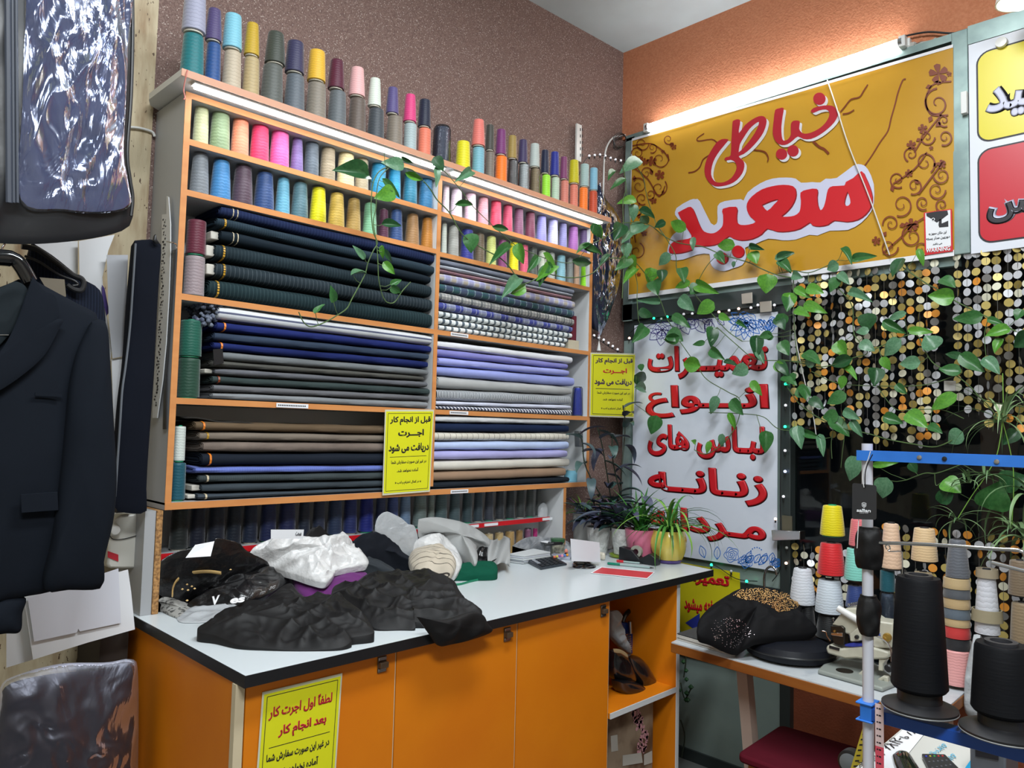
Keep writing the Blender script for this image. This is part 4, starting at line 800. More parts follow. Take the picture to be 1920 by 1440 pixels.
# ------------------------------------------------------------------ right window sign (partly in view)
sg = thing('window_sign', 'white window sign with yellow and red rounded panels', 'sign', (XB, -1.9, .92))
MB().box(XB, XB+.004, -2.35, -1.478, .915, 1.695).build('sign_sheet', mat('white_sign_vinyl', (212, 216, 226), .35), sg)
def rrect(y0, y1, z0, z1, r, x, t=.0006):
    P = []
    for cy, cz, a0 in ((y0+r, z0+r, pi), (y1-r, z0+r, 1.5*pi), (y1-r, z1-r, 0), (y0+r, z1-r, .5*pi)):
        P += [Vector((x, cy+r*cos(a0+k*pi/12), cz+r*sin(a0+k*pi/12))) for k in range(7)]
    return MB().prism(P, (-t, 0, 0))
yl = -1.502
for z0, z1, m, nm in ((1.315, 1.655, mat('yellow_vinyl', (214, 200, 14), .35), 'yellow_panel'), (.945, 1.292, mat('red_vinyl', (190, 26, 44), .35), 'red_panel')):
    rrect(-2.33, yl, z0, z1, .045, XB-.0004).build('black_border', M_INK, sg); rrect(-2.325, yl-.006, z0+.006, z1-.006, .04, XB-.0012).build(nm, m, sg)
def s6(q): return at(1160+q[0]/2.526, q[1]/2.526, 'x', XB-.002)
a, c, d = s6((1735, 425)), s6((1735, 585)), s6((1920, 455))
wd_ = (a.y-d.y); 
TL = Vector((XB-.0018, a.y, a.z)); TR = Vector((XB-.0018, a.y-.30, a.z)); BL = Vector((XB-.0018, a.y, c.z))
lettering('سعید', TL, TR, BL, M_INK, sg, bold=.085, name='letter_outline'); lettering('سعید', TL, TR, BL, M_LILAC, sg, bold=.045, lift=.002)
a, c = s6((1740, 905)), s6((1740, 1070)); TL = Vector((XB-.0018, a.y, a.z)); TR = Vector((XB-.0018, a.y-.26, a.z)); BL = Vector((XB-.0018, a.y, c.z))
lettering('لباس', TL, TR, BL, M_LILAC, sg, bold=.085, name='letter_outline'); lettering('لباس', TL, TR, BL, M_INK, sg, bold=.045, lift=.002)
# ------------------------------------------------------------------ yellow notices
def notice(label, c4_, ax, v, nrm, lines, parent_off=.002, rule=None, loc=None):
    TL, TR, BR, BL = [at(*q, ax, v) for q in c4_]; n = Vector(nrm)
    t = thing('paper_notice', label, 'notice', (TL+BR)/2)
    def uv(u, w_): return TL.lerp(TR, u).lerp(BL.lerp(BR, u), w_)
    MB().prism([TL, TR, BR, BL], -n*.0006).build('laminate_edge', mat('laminate_margin', (204, 204, 180), .25), t)
    k = .022; MB().prism([p+n*.0004 for p in (uv(k, k), uv(1-k, k), uv(1-k, 1-k), uv(k, 1-k))], n*.0004).build('yellow_sheet', M_YPAPER, t)
    mb = MB(); k1 = .06; k2 = .045; R_ = [uv(k1, k2), uv(1-k1, k2), uv(1-k1, 1-k2), uv(k1, 1-k2)]
    for i in range(4): flat_ribbon(mb, [R_[i]+n*.001, R_[(i+1) % 4]+n*.001], (TR-TL).length*.008, n)
    if rule: flat_ribbon(mb, [uv(.12, rule)+n*.001, uv(.88, rule)+n*.001], (TR-TL).length*.008, n)
    mb.build('ruled_border', M_INK, t)
    for s_, u0, u1, v0, v1, m, bd in lines:
        lettering(s_, uv(u0, v0)+n*.0008, uv(u1, v0)+n*.0008, uv(u0, v1)+n*.0008, m, t, bold=bd, lift=.0006)
    return t
M_PURP = mat('dark_violet_ink', (56, 26, 76), .5)
def std(m1, m2): return [('قبل از انجام کار', .10, .93, .08, .185, m1, .04), ('اجـــرت', .27, .80, .235, .335, m2, .045), ('دریافت می شود', .09, .92, .40, .52, m1, .04), ('در غیر این صورت سفارش شما', .15, .88, .60, .65, M_INK, .03), ('آماده نخواهد شد.', .27, .72, .70, .75, M_INK, .03), ('« در کمال احترام و ادب »', .24, .79, .845, .89, M_INK, .03)]
notice('yellow notice with all black lettering taped on the shelf front', [(722, 768), (814, 768), (806, 922), (717, 929)], 'y', -.012, (0, -1, 0), std(M_INK, M_INK), rule=.56)
notice('yellow notice with red middle word beside the shelf right end', [(1107, 661), (1192, 663), (1189, 784), (1105, 781)], 'y', -.006, (0, -1, 0), std(M_PURP, M_RED), rule=.56)
notice('yellow notice with red lettering on the orange cabinet door', [(492, 1298), (642, 1262), (626, 1500), (474, 1548)], 'y', YD-.003, (0, -1, 0),
       [('لطفاً اول اجرت کار', .09, .88, .12, .235, M_CRIM, .04), ('بعد انجام کار', .22, .82, .29, .40, M_CRIM, .045), ('در غیر این صورت سفارش شما', .10, .88, .49, .565, M_INK, .035), ('آماده نخواهد شد', .25, .75, .61, .69, M_INK, .035)], rule=.445)
t = thing('door_notice', 'yellow notice with red lettering low on the glass door', 'notice', (2.25, -.25, -.5))
XN = 2.255; P = [at(*q, 'x', XN) for q in ((1240, 1048), (1387, 1074), (1390, 1180), (1380, 1250), (1235, 1215))]
MB().prism(P, (.0008, 0, 0)).build('yellow_sheet', mat('lime_yellow_vinyl', (200, 190, 24), .5), t)
textbox('تعمیرات', (1272, 1368, 1064, 1092, 1078), 'x', XN-.001, M_RED, t, bold=.05)
textbox('پذیرفته میشود'.replace('پ', 'ب'), (1283, 1366, 1118, 1148, 1130), 'x', XN-.001, M_RED, t, bold=.05)
MB().prism([at(*q, 'x', XN-.001) for q in ((1285, 1168), (1312, 1150), (1312, 1160), (1345, 1160), (1345, 1176), (1312, 1178), (1312, 1188))], (-.0004, 0, 0)).build('blue_arrow', cmat((44, 60, 160), .5), t)
# ------------------------------------------------------------------ fluorescent tube over the banner
tf = thing('fluorescent_lamp', 'long glowing fluorescent tube lamp above the mustard banner', 'lamp', (2.25, -.65, 1.78))
A_, B2 = at(1212, 240, 'x', 2.235), at(1692, 78, 'x', 2.235)
dz = Vector((.03, 0, .0)); d_ = (B2-A_)
mb = MB(); n_ = Vector((0, 0, 1)); 
mb.prism([A_+Vector((.022, .02, -.022)), B2+Vector((.022, -.02, -.022)), B2+Vector((.022, -.02, .02)), A_+Vector((.022, .02, .02))], (.026, 0, 0)); mb.build('batten', M_WHITE, tf, bevel=.003)
mb = MB(); mb.tube([A_+d_*.012, A_+d_*.3, A_+d_*.7, A_+d_*.988], .0155, 20); mb.build('tube', M_EMIT, tf)
mb = MB(); mb.tube([A_, A_+d_*.012], .0165, 16); mb.tube([A_+d_*.988, B2], .0165, 16); mb.build('end_cap', M_STEEL, tf)
for e_ in (A_, B2): MB().box(2.225, 2.26, e_.y-.012, e_.y+.012, e_.z-.022, e_.z+.022).build('lamp_holder', M_WHITE, tf, bevel=.002)
# torn plaster lip under the lamp
mb = MB(); rnd = random.Random(9)
mb.grid(lambda u, v: (lambda p: p+Vector((-.008*rnd.random(), 0, .012*rnd.random())))(at(1600+195*u, 105-37*u+(10-6*u)*v, 'x', 2.262)), 30, 4)
tag(mb.build('torn_plaster_strip', mat('rough_grey_filler', (176, 172, 166), .9, bump=(60, 1, .01))), 'rough torn filler strip along the top right of the banner', 'plaster strip')
mb = MB(); mb.lathe([(.0, 0), (.018, .001), (.02, .012), (.012, .02), (0, .021)], at(1879, 82, 'x', 2.245)-Vector((.02, 0, 0)), 16, 'x'); tag(mb.build('fixing_button', M_WHITE), 'round white fixing button above the right window sign', 'fixing')
mb = MB(); a = at(1803, 175, 'x', 2.24); c = at(1815, 213, 'x', 2.24); mb.box(2.225, 2.25, min(a.y, c.y), max(a.y, c.y), min(a.z, c.z), max(a.z, c.z)); tag(mb.build('white_catch_block', M_WHITE, bevel=.002), 'small square white block on the window frame edge', 'block')
# round lamp peeking in at the top right corner
p = at(1912, 2, 'x', 2.05); t = thing('round_ceiling_lamp', 'round white lamp shade cut by the top right frame corner', 'lamp', p)
MB().lathe([(.004, .06), (.03, .058), (.065, .03), (.07, .0), (.066, 0), (.06, .028), (.028, .052), (.004, .053)], p, 28).build('shade', M_WHITE, t)
MB().lathe([(0, -.028), (.02, -.024), (.03, -.005), (.024, .015), (.01, .03), (.01, .05)], p, 18).build('bulb', mat('warm_bulb_glow', (255, 250, 235), emit=4), t)
mb = MB(); mb.tube([p+Vector((0, 0, .055)), Vector((p.x, p.y, ZC-.002))], .003, 6); mb.build('cord', M_WHITE, t)
# cable running over the orange wall
mb = MB(); mb.tube(smooth_path([at(x, y, 'x', 2.262) for x, y in ((1695, 68), (1740, 60), (1790, 62), (1840, 50), (1880, 54), (1930, 62))], 5), .004, 6); tag(mb.build('black_cable', M_BLACK), 'black cable looping along the orange wall by the lamp end', 'cable')
# ================================================================== soft shapes
def resample(pts, n):
    P = smooth_path(list(pts)+[pts[0]], 5); L_ = [0]
    for i in range(1, len(P)): L_.append(L_[-1]+(P[i]-P[i-1]).length)
    out = []; j = 0
    for k in range(n):
        t = L_[-1]*k/n
        while L_[j+1] < t: j += 1
        out.append(P[j].lerp(P[j+1], (t-L_[j])/max(1e-9, L_[j+1]-L_[j])))
    return out
def ridge(p, s, seed=0):
    q = Vector((p.x*s[0]+seed*3.1, p.y*s[1]+seed*1.7, p.z*s[2]+seed*.9))
    q = q+Vector((noise.noise(q*.7), noise.noise(q*.7+Vector((5, 5, 5))), noise.noise(q*.7+Vector((9, 1, 3)))))*1.1
    return 1-abs(noise.noise(q))*2.2
def drape(p, seed):
    q = Vector((p.x*4+seed, p.y*4, p.z*4)); w1 = noise.noise(q)*3.2; w2 = noise.noise(q*1.3+Vector((7, 3, 1)))*3.0
    a = 1-abs(sin(p.x*30+p.y*10+w1*1.9)); b_ = 1-abs(sin(p.x*-14+p.y*20+w2*1.4+seed)); return a**1.6*.5+b_**1.6*.55+ridge(p, (22, 22, 22), seed)*.22
def soft(mb, ring, nrm, h, res=84, rings=20, amp=.01, s=(9, 9, 9), seed=0, skirt=0, skirt_z=None, power=.5, ctr=None, back=False, cloth=False):
    ring = resample(ring, res); nrm = Vector(nrm).normalized(); c = ctr or sum(ring, Vector())/res; vs = []; fs = []; k0 = 0
    if skirt_z is not None: vs += [Vector((p.x, p.y, skirt_z)) for p in ring]; k0 = 1
    elif skirt: vs += [p-nrm*skirt+(c-p)*.03 for p in ring]; k0 = 1
    for k in range(rings+1):
        t = (k/(rings))**1.25*.985
        for p in ring:
            q = p.lerp(c, t); bl = (1-(1-t)**2.2)**power
            e = min(1, t*5); f = ridge(q, s, seed); g = ridge(q, (s[0]*2.3, s[1]*2.3, s[2]*2.3), seed+7)
            vs.append(q+nrm*(h*bl+(amp*min(1, t*7)*drape(q, seed) if cloth else amp*e*(f*.8+g*.35-.4))))
    tot = rings+1+k0
    fs = [(j*res+i, j*res+(i+1) % res, (j+1)*res+(i+1) % res, (j+1)*res+i) for j in range(tot-1) for i in range(res)]
    fs.append(tuple((tot-1)*res+i for i in range(res)))
    if back or k0: fs.append(tuple(range(res-1, -1, -1)))
    n0 = len(mb.v); mb.add(vs, fs); return mb
def py_(pts, y): return [at(px, py, 'y', y) for px, py in pts]
NY = (0, -1, 0)
M_SUIT = fabric((17, 22, 30), weave=1400, noise_amt=.08); M_SUIT2 = fabric((15, 20, 32), [('x', .007, .2, (34, 42, 60), .6)], noise_amt=.08); M_LIN = fabric((26, 32, 36), noise_amt=.1)
M_GLOSSB = mat('glossy_black_plastic', (14, 15, 18), .12, coat=.6); M_DCLOTH = fabric((12, 13, 15), noise_amt=.1)
# ------------------------------------------------------------------ garment bag, top left
gb = thing('garment_bag', 'black garment bag with clear crinkled plastic window hanging upper left', 'garment bag', at(120, 200, 'y', -.33))
mb = MB(); soft(mb, py_([(247, -60), (247, 0), (250, 90), (246, 190), (240, 285), (243, 330), (250, 350), (250, 400), (238, 428), (190, 444), (120, 454), (50, 458), (-20, 455), (-60, 450), (-60, -60)], -.33), NY, .02, amp=.006, s=(7, 7, 3), back=True, skirt=.05); mb.build('black_bag', mat('black_vinyl_cloth', (24, 26, 30), .38, bump=(20, .2, .004)), gb)
mb = MB(); soft(mb, py_([(52, -60), (236, -60), (238, 90), (234, 190), (230, 290), (240, 345), (241, 385), (190, 397), (120, 392), (38, 372), (42, 200)], -.356), NY, .004, amp=.010, s=(12, 12, 4), seed=3); mb.build('folded_garment', fabric((66, 72, 100), noise_amt=.25), gb)
mb = MB(); soft(mb, py_([(50, -60), (238, -60), (240, 90), (236, 190), (232, 290), (241, 345), (243, 388), (190, 400), (120, 396), (36, 377), (40, 200)], -.368), NY, .010, res=150, rings=60, amp=.016, s=(13, 13, 5), seed=11); mb.build('clear_window', film('crinkled_clear_window', (215, 222, 245), .09, .19, (10, .5)), gb)
mb = MB()
for dx, wd in ((0, .006), (9, .003), (16, .003)): mb.tube([at(14+dx+.5*i, -40+70*i, 'y', -.372) for i in range(7)], wd, 6, .5)
mb.build('zip', mat('dark_zip_tape', (52, 58, 70), .5), gb)
mb = MB(); mb.tube(smooth_path(py_([(248, -40), (249, 60), (246, 180), (239, 285), (244, 335), (249, 370), (246, 405)], -.352), 5), .004, 8); mb.build('piping', M_BLACK, gb)
# ------------------------------------------------------------------ black suit jacket
jk = thing('suit_jacket', 'black peak-lapel suit jacket hanging in front of the left wall', 'jacket', at(80, 800, 'y', -.3))
mb = MB(); soft(mb, py_([(55, 520), (100, 545), (150, 572), (185, 598), (180, 700), (165, 850), (150, 1000), (110, 1098), (60, 1116), (0, 1126), (-60, 1130), (-60, 560), (0, 540), (30, 525)], -.30), NY, .035, amp=.005, s=(6, 6, 1.5), seed=1, skirt=.05); mb.build('body', M_SUIT, jk)
mb = MB(); soft(mb, py_([(172, 603), (190, 598), (201, 612), (206, 680), (213, 800), (218, 900), (212, 975), (197, 1040), (191, 1072), (190, 1103), (130, 1106), (82, 1103), (98, 1010), (112, 900), (122, 800), (130, 720), (146, 655)], -.335), NY, .035, amp=.006, s=(6, 6, 1.5), seed=2, skirt=.03); mb.build('sleeve', M_SUIT, jk)
mb = MB(); soft(mb, py_([(62, 517), (82, 545), (104, 556), (109, 596), (80, 601), (119, 598), (113, 612), (84, 665), (40, 705), (-8, 736), (-40, 745), (-40, 700), (0, 660), (28, 610), (48, 555)], -.352), NY, .004, amp=.0006, skirt=.004, rings=8); mb.build('lapel', M_SUIT, jk)
mb = MB().prism(py_([(66, 736), (116, 738), (116, 744), (66, 742)], -.345), (0, .003, 0)); mb.build('chest_pocket', M_SUIT, jk)
mb = MB(); mb.prism(py_([(39, 927), (108, 922), (110, 957), (40, 962)], -.349), (0, .003, 0)); mb.build('pocket_flap', M_SUIT, jk, bevel=.001)
mb = MB(); soft(mb, py_([(0, 540), (30, 528), (52, 545), (40, 590), (20, 625), (-30, 660), (-60, 560)], -.343), NY, .003, amp=.006, s=(12, 12, 6)); mb.build('lining', M_LIN, jk)
mb = MB(); soft(mb, py_([(-40, 1120), (44, 1118), (42, 1150), (38, 1184), (10, 1188), (-40, 1188)], -.29), NY, .02, amp=.004, skirt=.03, rings=8); mb.build('far_sleeve', M_SUIT, jk)
hg = thing('coat_hanger', 'glossy black plastic coat hanger holding the black jacket', 'hanger', at(10, 490, 'y', -.31))
mb = MB(); mb.tube(smooth_path(py_([(-60, 480), (-10, 482), (25, 486), (40, 500), (56, 528)], -.325), 5), [.018]*10+[.016]*11, 12); mb.build('shoulder_bar', M_GLOSSB, hg)
mb = MB(); mb.tube(smooth_path(py_([(4, 482), (4, 466), (9, 456), (4, 448), (-4, 452)], -.325), 5), .002, 8); mb.build('hook', M_STEEL, hg)
mb = MB(); mb.tube(py_([(-40, 628), (16, 628)], -.347), .0012, 6); tag(mb.build('trouser_bar_wire', M_STEEL), 'thin steel wire crossing inside the open jacket collar', 'wire')
# second hanger and pinstripe jacket behind
j2 = thing('pinstripe_jacket', 'navy pinstripe jacket half hidden behind the black jacket', 'jacket', at(160, 620, 'y', -.2))
mb = MB(); soft(mb, py_([(60, 455), (100, 480), (150, 520), (188, 545), (198, 600), (203, 700), (208, 800), (150, 900), (60, 900), (30, 600)], -.2), NY, .025, amp=.004, s=(6, 6, 2), seed=5, skirt=.04); mb.build('body', M_SUIT2, j2)
h2 = thing('clip_hanger', 'matte black hanger with looped clip end behind the jacket', 'hanger', at(110, 500, 'y', -.25))
mb = MB(); mb.tube(smooth_path(py_([(40, 462), (70, 468), (105, 492), (135, 515), (152, 522), (157, 532), (152, 544), (138, 543), (125, 534)], -.238), 5), .0065, 10); mb.tube(smooth_path(py_([(46, 480), (75, 492), (110, 515), (138, 526), (146, 534), (136, 536)], -.24), 5), .003, 8); mb.build('shoulder_bar', M_BLACK, h2)
def flat(name, label, cat, pts, y, m, th=.0008, **k):
    return tag(MB().prism(py_(pts, y), (0, th, 0)).build(name, m, **k), label, cat)
flat('pattern_paper', 'white pattern sheet hanging just under the garment bag', 'paper', [(60, 456), (146, 452), (146, 548), (104, 520)], .09, M_PAPER)
flat('pattern_paper', 'curved white pattern sheet right of the looped hanger end', 'paper', [(148, 452), (215, 440), (203, 470), (192, 520), (196, 570), (210, 650), (204, 700), (188, 620), (150, 560)], .07, M_PAPER)
flat('pattern_paper', 'tall gray pattern sheet on the wall beside the navy trousers', 'paper', [(200, 478), (240, 478), (238, 560), (232, 668), (211, 672), (204, 600)], .05, mat('grey_pattern_card', (176, 178, 184), .7))
flat('pattern_paper', 'short white pattern sheet low behind the navy trousers', 'paper', [(209, 674), (232, 670), (222, 780), (216, 830), (212, 760)], .06, M_PAPER)
flat('kraft_tag', 'brown card tag between the two hanging jackets', 'tag', [(74, 520), (121, 524), (124, 556), (98, 560)], -.27, cmat((92, 84, 70), .7))
flat('lavender_lace_trim', 'violet printed strip on the curved pattern sheet edge', 'trim', [(191, 534), (196, 540), (205, 585), (200, 592), (192, 560)], .065, cmat((62, 44, 120), .6))
flat('pattern_paper', 'large white card pattern hanging below the dispenser', 'paper', [(45, 1120), (240, 1068), (246, 1110), (253, 1180), (164, 1205), (62, 1237), (52, 1170)], -.05, M_PAPER, .002)
flat('pattern_paper', 'smaller white card pattern on top of the large one', 'paper', [(52, 1122), (222, 1066), (227, 1168), (150, 1184), (147, 1179), (144, 1186), (64, 1203)], -.056, mat('cool_white_card', (210, 212, 222), .6), .0015)
flat('pattern_paper', 'narrow white sheet at the far left below the jacket', 'paper', [(12, 1120), (52, 1115), (64, 1236), (12, 1252)], -.03, M_PAPER)
# trousers folded over
tr = thing('folded_trousers', 'long navy trousers hanging folded beside the shelf side', 'trousers', at(260, 700, 'y', .0))
def c9(pts): return [(200+x/2.25, 340+y/2.25) for x, y in pts]
mb = MB(); soft(mb, py_(c9([(118, 250), (160, 246), (212, 248), (230, 275), (222, 400), (212, 560), (200, 800), (186, 1000), (172, 1200), (165, 1345), (160, 1400), (45, 1390), (30, 1335), (38, 1180), (55, 950), (78, 760), (98, 480)]), -.02), NY, .012, amp=.003, s=(5, 5, 1), seed=8, skirt=.03); mb.build('leg_panels', fabric((14, 18, 28), noise_amt=.08), tr)
mb = MB(); mb.tube(smooth_path(py_(c9([(122, 262), (112, 420), (98, 620), (80, 780), (66, 880), (58, 1000), (46, 1180), (36, 1330)]), -.03), 5), .003, 6); mb.build('overlocked_seam', mat('grey_overlock_thread', (92, 98, 106), .7), tr)
mb = MB(); soft(mb, py_(c9([(195, 250), (200, 228), (208, 224), (212, 245), (222, 262), (205, 262)]), -.036), NY, .004, amp=.001, rings=6, res=30, skirt=.004); mb.build('waist_loop', M_BLACK, tr)
# ruler, strip and hook on the shelf side
def px_(pts, x): return [at(a, b_, 'x', x) for a, b_ in pts]
ru = thing('tailor_ruler', 'long white curved tailor ruler leaning on the shelf side', 'ruler', at(305, 600, 'x', -.01))
mb = MB(); mb.prism(px_(c9([(253, 62), (260, 66), (268, 180), (268, 300), (262, 480), (250, 680), (235, 840), (212, 998), (192, 998), (196, 880), (215, 600), (230, 400), (233, 140), (252, 138)]), -.012), (.003, 0, 0)); mb.build('blade', mat('clear_white_ruler', (196, 198, 200), .3), ru)
mb = MB(); rnd = random.Random(2)
for i in range(60):
    t = i/60; x0 = 243-38*t**1.4; y0 = 160+800*t
    for k in range(2):
        a = c9([(x0+rnd.uniform(-6, 6), y0+rnd.uniform(-3, 3))])[0]; P = at(a[0], a[1], 'x', -.0125); q = rnd.uniform(.001, .003); mb.box(P.x-.0004, P.x, P.y-q*1.6, P.y+q*1.6, P.z-q, P.z+q)
mb.build('scale_markings', M_INK, ru)
flat2 = MB().prism(px_([(321, 470), (328, 468), (312, 700), (311, 805), (305, 805), (307, 700)], -.008), (.003, 0, 0)); tag(flat2.build('black_straightedge', M_BLACK), 'thin black straightedge hanging right of the white ruler', 'ruler')
hk = thing('wall_hook', 'small wire hook on the shelf side at ruler height', 'hook', at(320, 455, 'x', -.005))
mb = MB(); mb.tube(smooth_path([at(313, 453, 'x', -.03), at(322, 455, 'x', -.028), at(330, 458, 'x', -.006), at(331, 466, 'x', -.003)], 4), .002, 6); mb.build('hook_wire', M_STEEL, hk)
# dispenser
dp = thing('towel_dispenser', 'white rounded plastic dispenser with knob on the left wall', 'dispenser', at(235, 1015, 'y', .1))
mb = MB(); rr = []
P = py_([(207, 990), (212, 975), (228, 966), (262, 962), (270, 972), (271, 1058), (265, 1066), (205, 1066), (201, 1058)], .07); mb.prism(P, (0, .09, 0)); mb.build('housing', mat('ivory_plastic', (196, 194, 186), .3), dp, bevel=.006)
c = at(213, 993, 'y', .062); mb = MB(); mb.lathe([(.0, -.02), (.012, -.019), (.016, -.008), (.018, .008)], c, 20, 'y'); mb.build('knob', M_WHITE, dp, bevel=.001)
MB().prism(py_([(202, 1033), (222, 1040), (222, 1053), (202, 1045)], .068), (0, .001, 0)).build('red_label', M_CRIM, dp)
mb = MB(); mb.tube(smooth_path(py_([(204, 1000), (212, 1011), (235, 1010), (270, 1000)], .066), 4), .0012, 6); mb.build('dark_string', M_BLACK, dp)
flat('red_striped_box', 'small black box with a red stripe above the dispenser', 'box', [(220, 935), (248, 933), (247, 960), (219, 962)], .06, mat('black_red_box', (22, 24, 34), .5), .02)
flat('red_stripe_card', 'red card strip on the small black box', 'card', [(233, 934), (245, 933), (244, 959), (232, 960)], .058, M_CRIM, .001)
mb = MB(); mb.tube(smooth_path(py_([(272, 930), (273, 980), (272, 1040), (266, 1100), (264, 1140)], .08), 4), .003, 6); tag(mb.build('black_cable', M_BLACK), 'black cable running down past the white dispenser', 'cable')
mb = MB(); mb.tube(smooth_path(py_([(240, 238), (262, 240), (285, 247), (290, 256)], .215), 4), .004, 6); tag(mb.build('white_conduit', M_WHITE), 'short white cable crossing the stone wall at the shelf', 'cable')
# bagged dark garment at the bottom left
bg = thing('bagged_garment', 'dark garment in clear plastic at the bottom left corner', 'garment', at(130, 1350, 'y', -.12))
mb = MB(); soft(mb, py_([(8, 1310), (30, 1288), (110, 1270), (200, 1262), (238, 1250), (250, 1270), (250, 1440), (248, 1560), (0, 1560)], -.12), NY, .05, amp=.006, s=(4, 4, 3), seed=4, skirt=.06); mb.build('garment', fabric((34, 30, 38), noise_amt=.12), bg)
mb = MB(); soft(mb, py_([(0, 1290), (20, 1270), (110, 1245), (200, 1242), (245, 1236), (258, 1262), (258, 1440), (252, 1560), (-6, 1560)], -.15), NY, .045, res=140, rings=50, amp=.012, s=(9, 9, 7), seed=14); mb.build('plastic_cover', film('clear_cover', (205, 208, 225), .07, .42, (7, .3)), bg)
# dark block standing in for the shade in the lower wall gap
b = MB(); b.box(-.14, -.068, .03, .22, ZF, -.34); struct('gap_shade_block', b, mat('painted_gap_shade', (44, 36, 30), .8))
# ================================================================== things on the counter
def c3(x, y): return 280+x/2.8235, 940+y/2.8235
def pile(name, label, cat, outl, zlo, zhi, h, m, amp=.012, s=(9, 9, 9), seed=0, ground=True, conv=c3, zb=ZCT, root=None, part=None, nrm=(0, -.25, 1), power=.6, res=110, rings=26, ymax=.02, cloth=False):
    pts = [conv(*p) for p in outl]; y0 = min(p[1] for p in pts); y1 = max(p[1] for p in pts); ring = []
    for px, py in pts:
        t = (y1-py)/(y1-y0); p = at(px, py, 'z', zb+.001+zlo+(zhi-zlo)*t**.8)
        if p.y > ymax: p = at(px, py, 'y', ymax)
        ring.append(p)
    mb = MB(); soft(mb, ring, nrm, h, res=res, rings=rings, amp=amp, s=s, seed=seed, skirt_z=zb+.0006 if ground else None, skirt=.02 if not ground else 0, power=power, cloth=cloth)
    if root is None:
        root = thing(name, label, cat, Vector((sum(p.x for p in ring)/len(ring), sum(p.y for p in ring)/len(ring), zb)))
    mb.build(part or 'cloth', m, root, smooth=60); return root
M_BLKCL = mat('black_garment_cloth', (12, 12, 14), .62, spec=.35, bump=(500, .2, .001)); M_BLKGL = mat('black_glossy_film', (12, 12, 14), .28, bump=(26, .6, .01), coat=.3)
M_PURPLE = fabric((98, 40, 104), noise_amt=.12); M_WBAG = mat('white_plastic_bag_film', (206, 206, 206), .32, bump=(30, .9, .008)); M_GRNCL = fabric((12, 74, 56), noise_amt=.12)
M_GTOTE = mat('pale_grey_nonwoven', (160, 162, 162), .75, bump=(90, .3, .002)); M_CLEARB = mat('milky_clear_film', (172, 176, 180), .2, bump=(30, .9, .006))
# things lowest first
pile('newspaper_bundle', 'folded gray printed paper under the black bags', 'paper', [(40, 530), (90, 505), (250, 560), (240, 600), (160, 622), (60, 560)], 0, .004, .006, mat('grey_newsprint', (150, 150, 146), .8, var=(80, (60, 60, 60), .5, .6)), .002, rings=8, res=50)
pile('clear_plastic_sleeve', 'crumpled clear plastic sleeve under the printed bag, left', 'plastic bag', [(145, 600), (180, 572), (320, 560), (430, 560), (560, 510), (700, 455), (740, 400), (765, 440), (700, 500), (520, 600), (340, 635), (170, 642)], 0, .01, .012, M_CLEARB, .008, seed=3)
b1 = pile('black_printed_bag', 'black glossy bag with gold arc print, at left counter end', 'bag', [(45, 330), (120, 285), (330, 235), (350, 205), (470, 225), (520, 268), (630, 328), (600, 360), (400, 420), (230, 500), (190, 540), (60, 500), (38, 420)], .01, .075, .03, M_BLKGL, .012, (7, 12, 7), 2, part='bag_film')
mb = MB(); P = []
for x, y, zz in ((122, 500, .045), (125, 460, .06), (145, 420, .072), (190, 390, .082), (250, 375, .09), (320, 372, .09), (380, 380, .086)): P.append(at(*c3(x, y), 'z', ZCT+zz+.012))
mb.tube(smooth_path(P, 5), [.006]*31, 6, .4); mb.build('gold_arc_print', mat('gold_foil_print', (206, 172, 112), .35), b1)
mb = MB()
for x, y in ((200, 440), (225, 450), (240, 462), (205, 470), (420, 340), (445, 350), (430, 362), (470, 325), (540, 325), (560, 322), (200, 525), (175, 465)):
    p = at(*c3(x, y), 'z', ZCT+.10 if y < 400 else ZCT+.075); mb.lathe([(0, -.003), (.004, 0), (0, .003)], p, 6)
mb.build('gold_speckle_print', mat('gold_foil_dots', (214, 180, 120), .35), b1)
b2 = pile('grey_lettered_bag', 'black plastic bag with white lettering beside the gold-arc bag', 'bag', [(200, 548), (330, 480), (420, 420), (640, 362), (700, 382), (745, 425), (700, 465), (540, 535), (400, 560), (290, 578)], .005, .055, .03, M_BLKGL, .012, (9, 9, 9), 6, part='bag_film')
for i, (s_, x, y, w_, h_) in enumerate((('V', 330, 505, 45, 50), ('es', 430, 515, 80, 30), ('B', 590, 480, 30, 16), ('3C', 640, 452, 30, 18))):
    z = ZCT+.075; lettering(s_, at(*c3(x, y), 'z', z), at(*c3(x+w_, y-10), 'z', z), at(*c3(x-8, y+h_), 'z', z-.01), M_PAPER, b2, bold=.06)
pile('charcoal_cloth', 'dark navy cloth heaped behind the plastic-wrapped rolls', 'cloth', [(1060, 240), (1100, 195), (1190, 170), (1260, 210), (1350, 290), (1440, 392), (1300, 400), (1150, 390), (1060, 330)], .0, .09, .04, fabric((26, 29, 36)), .014, seed=8)
pile('grey_cloth', 'dark gray cloth fold under the white plastic bag', 'cloth', [(930, 372), (1000, 330), (1150, 300), (1230, 322), (1300, 362), (1290, 392), (1150, 400), (1000, 400)], .02, .07, .02, fabric((52, 56, 60)), .008, seed=9)
pile('black_cloth', 'black cloth standing up behind the white plastic bag', 'cloth', [(800, 230), (840, 160), (900, 140), (960, 190), (1000, 260), (900, 300)], .03, .12, .02, M_BLKCL, .012, seed=19)
pile('purple_cloth', 'bright purple cloth under the white bag and black garment', 'cloth', [(758, 412), (830, 385), (1000, 375), (1150, 380), (1120, 440), (1000, 500), (930, 520), (840, 510), (790, 470)], .01, .055, .02, M_PURPLE, .006, seed=10)
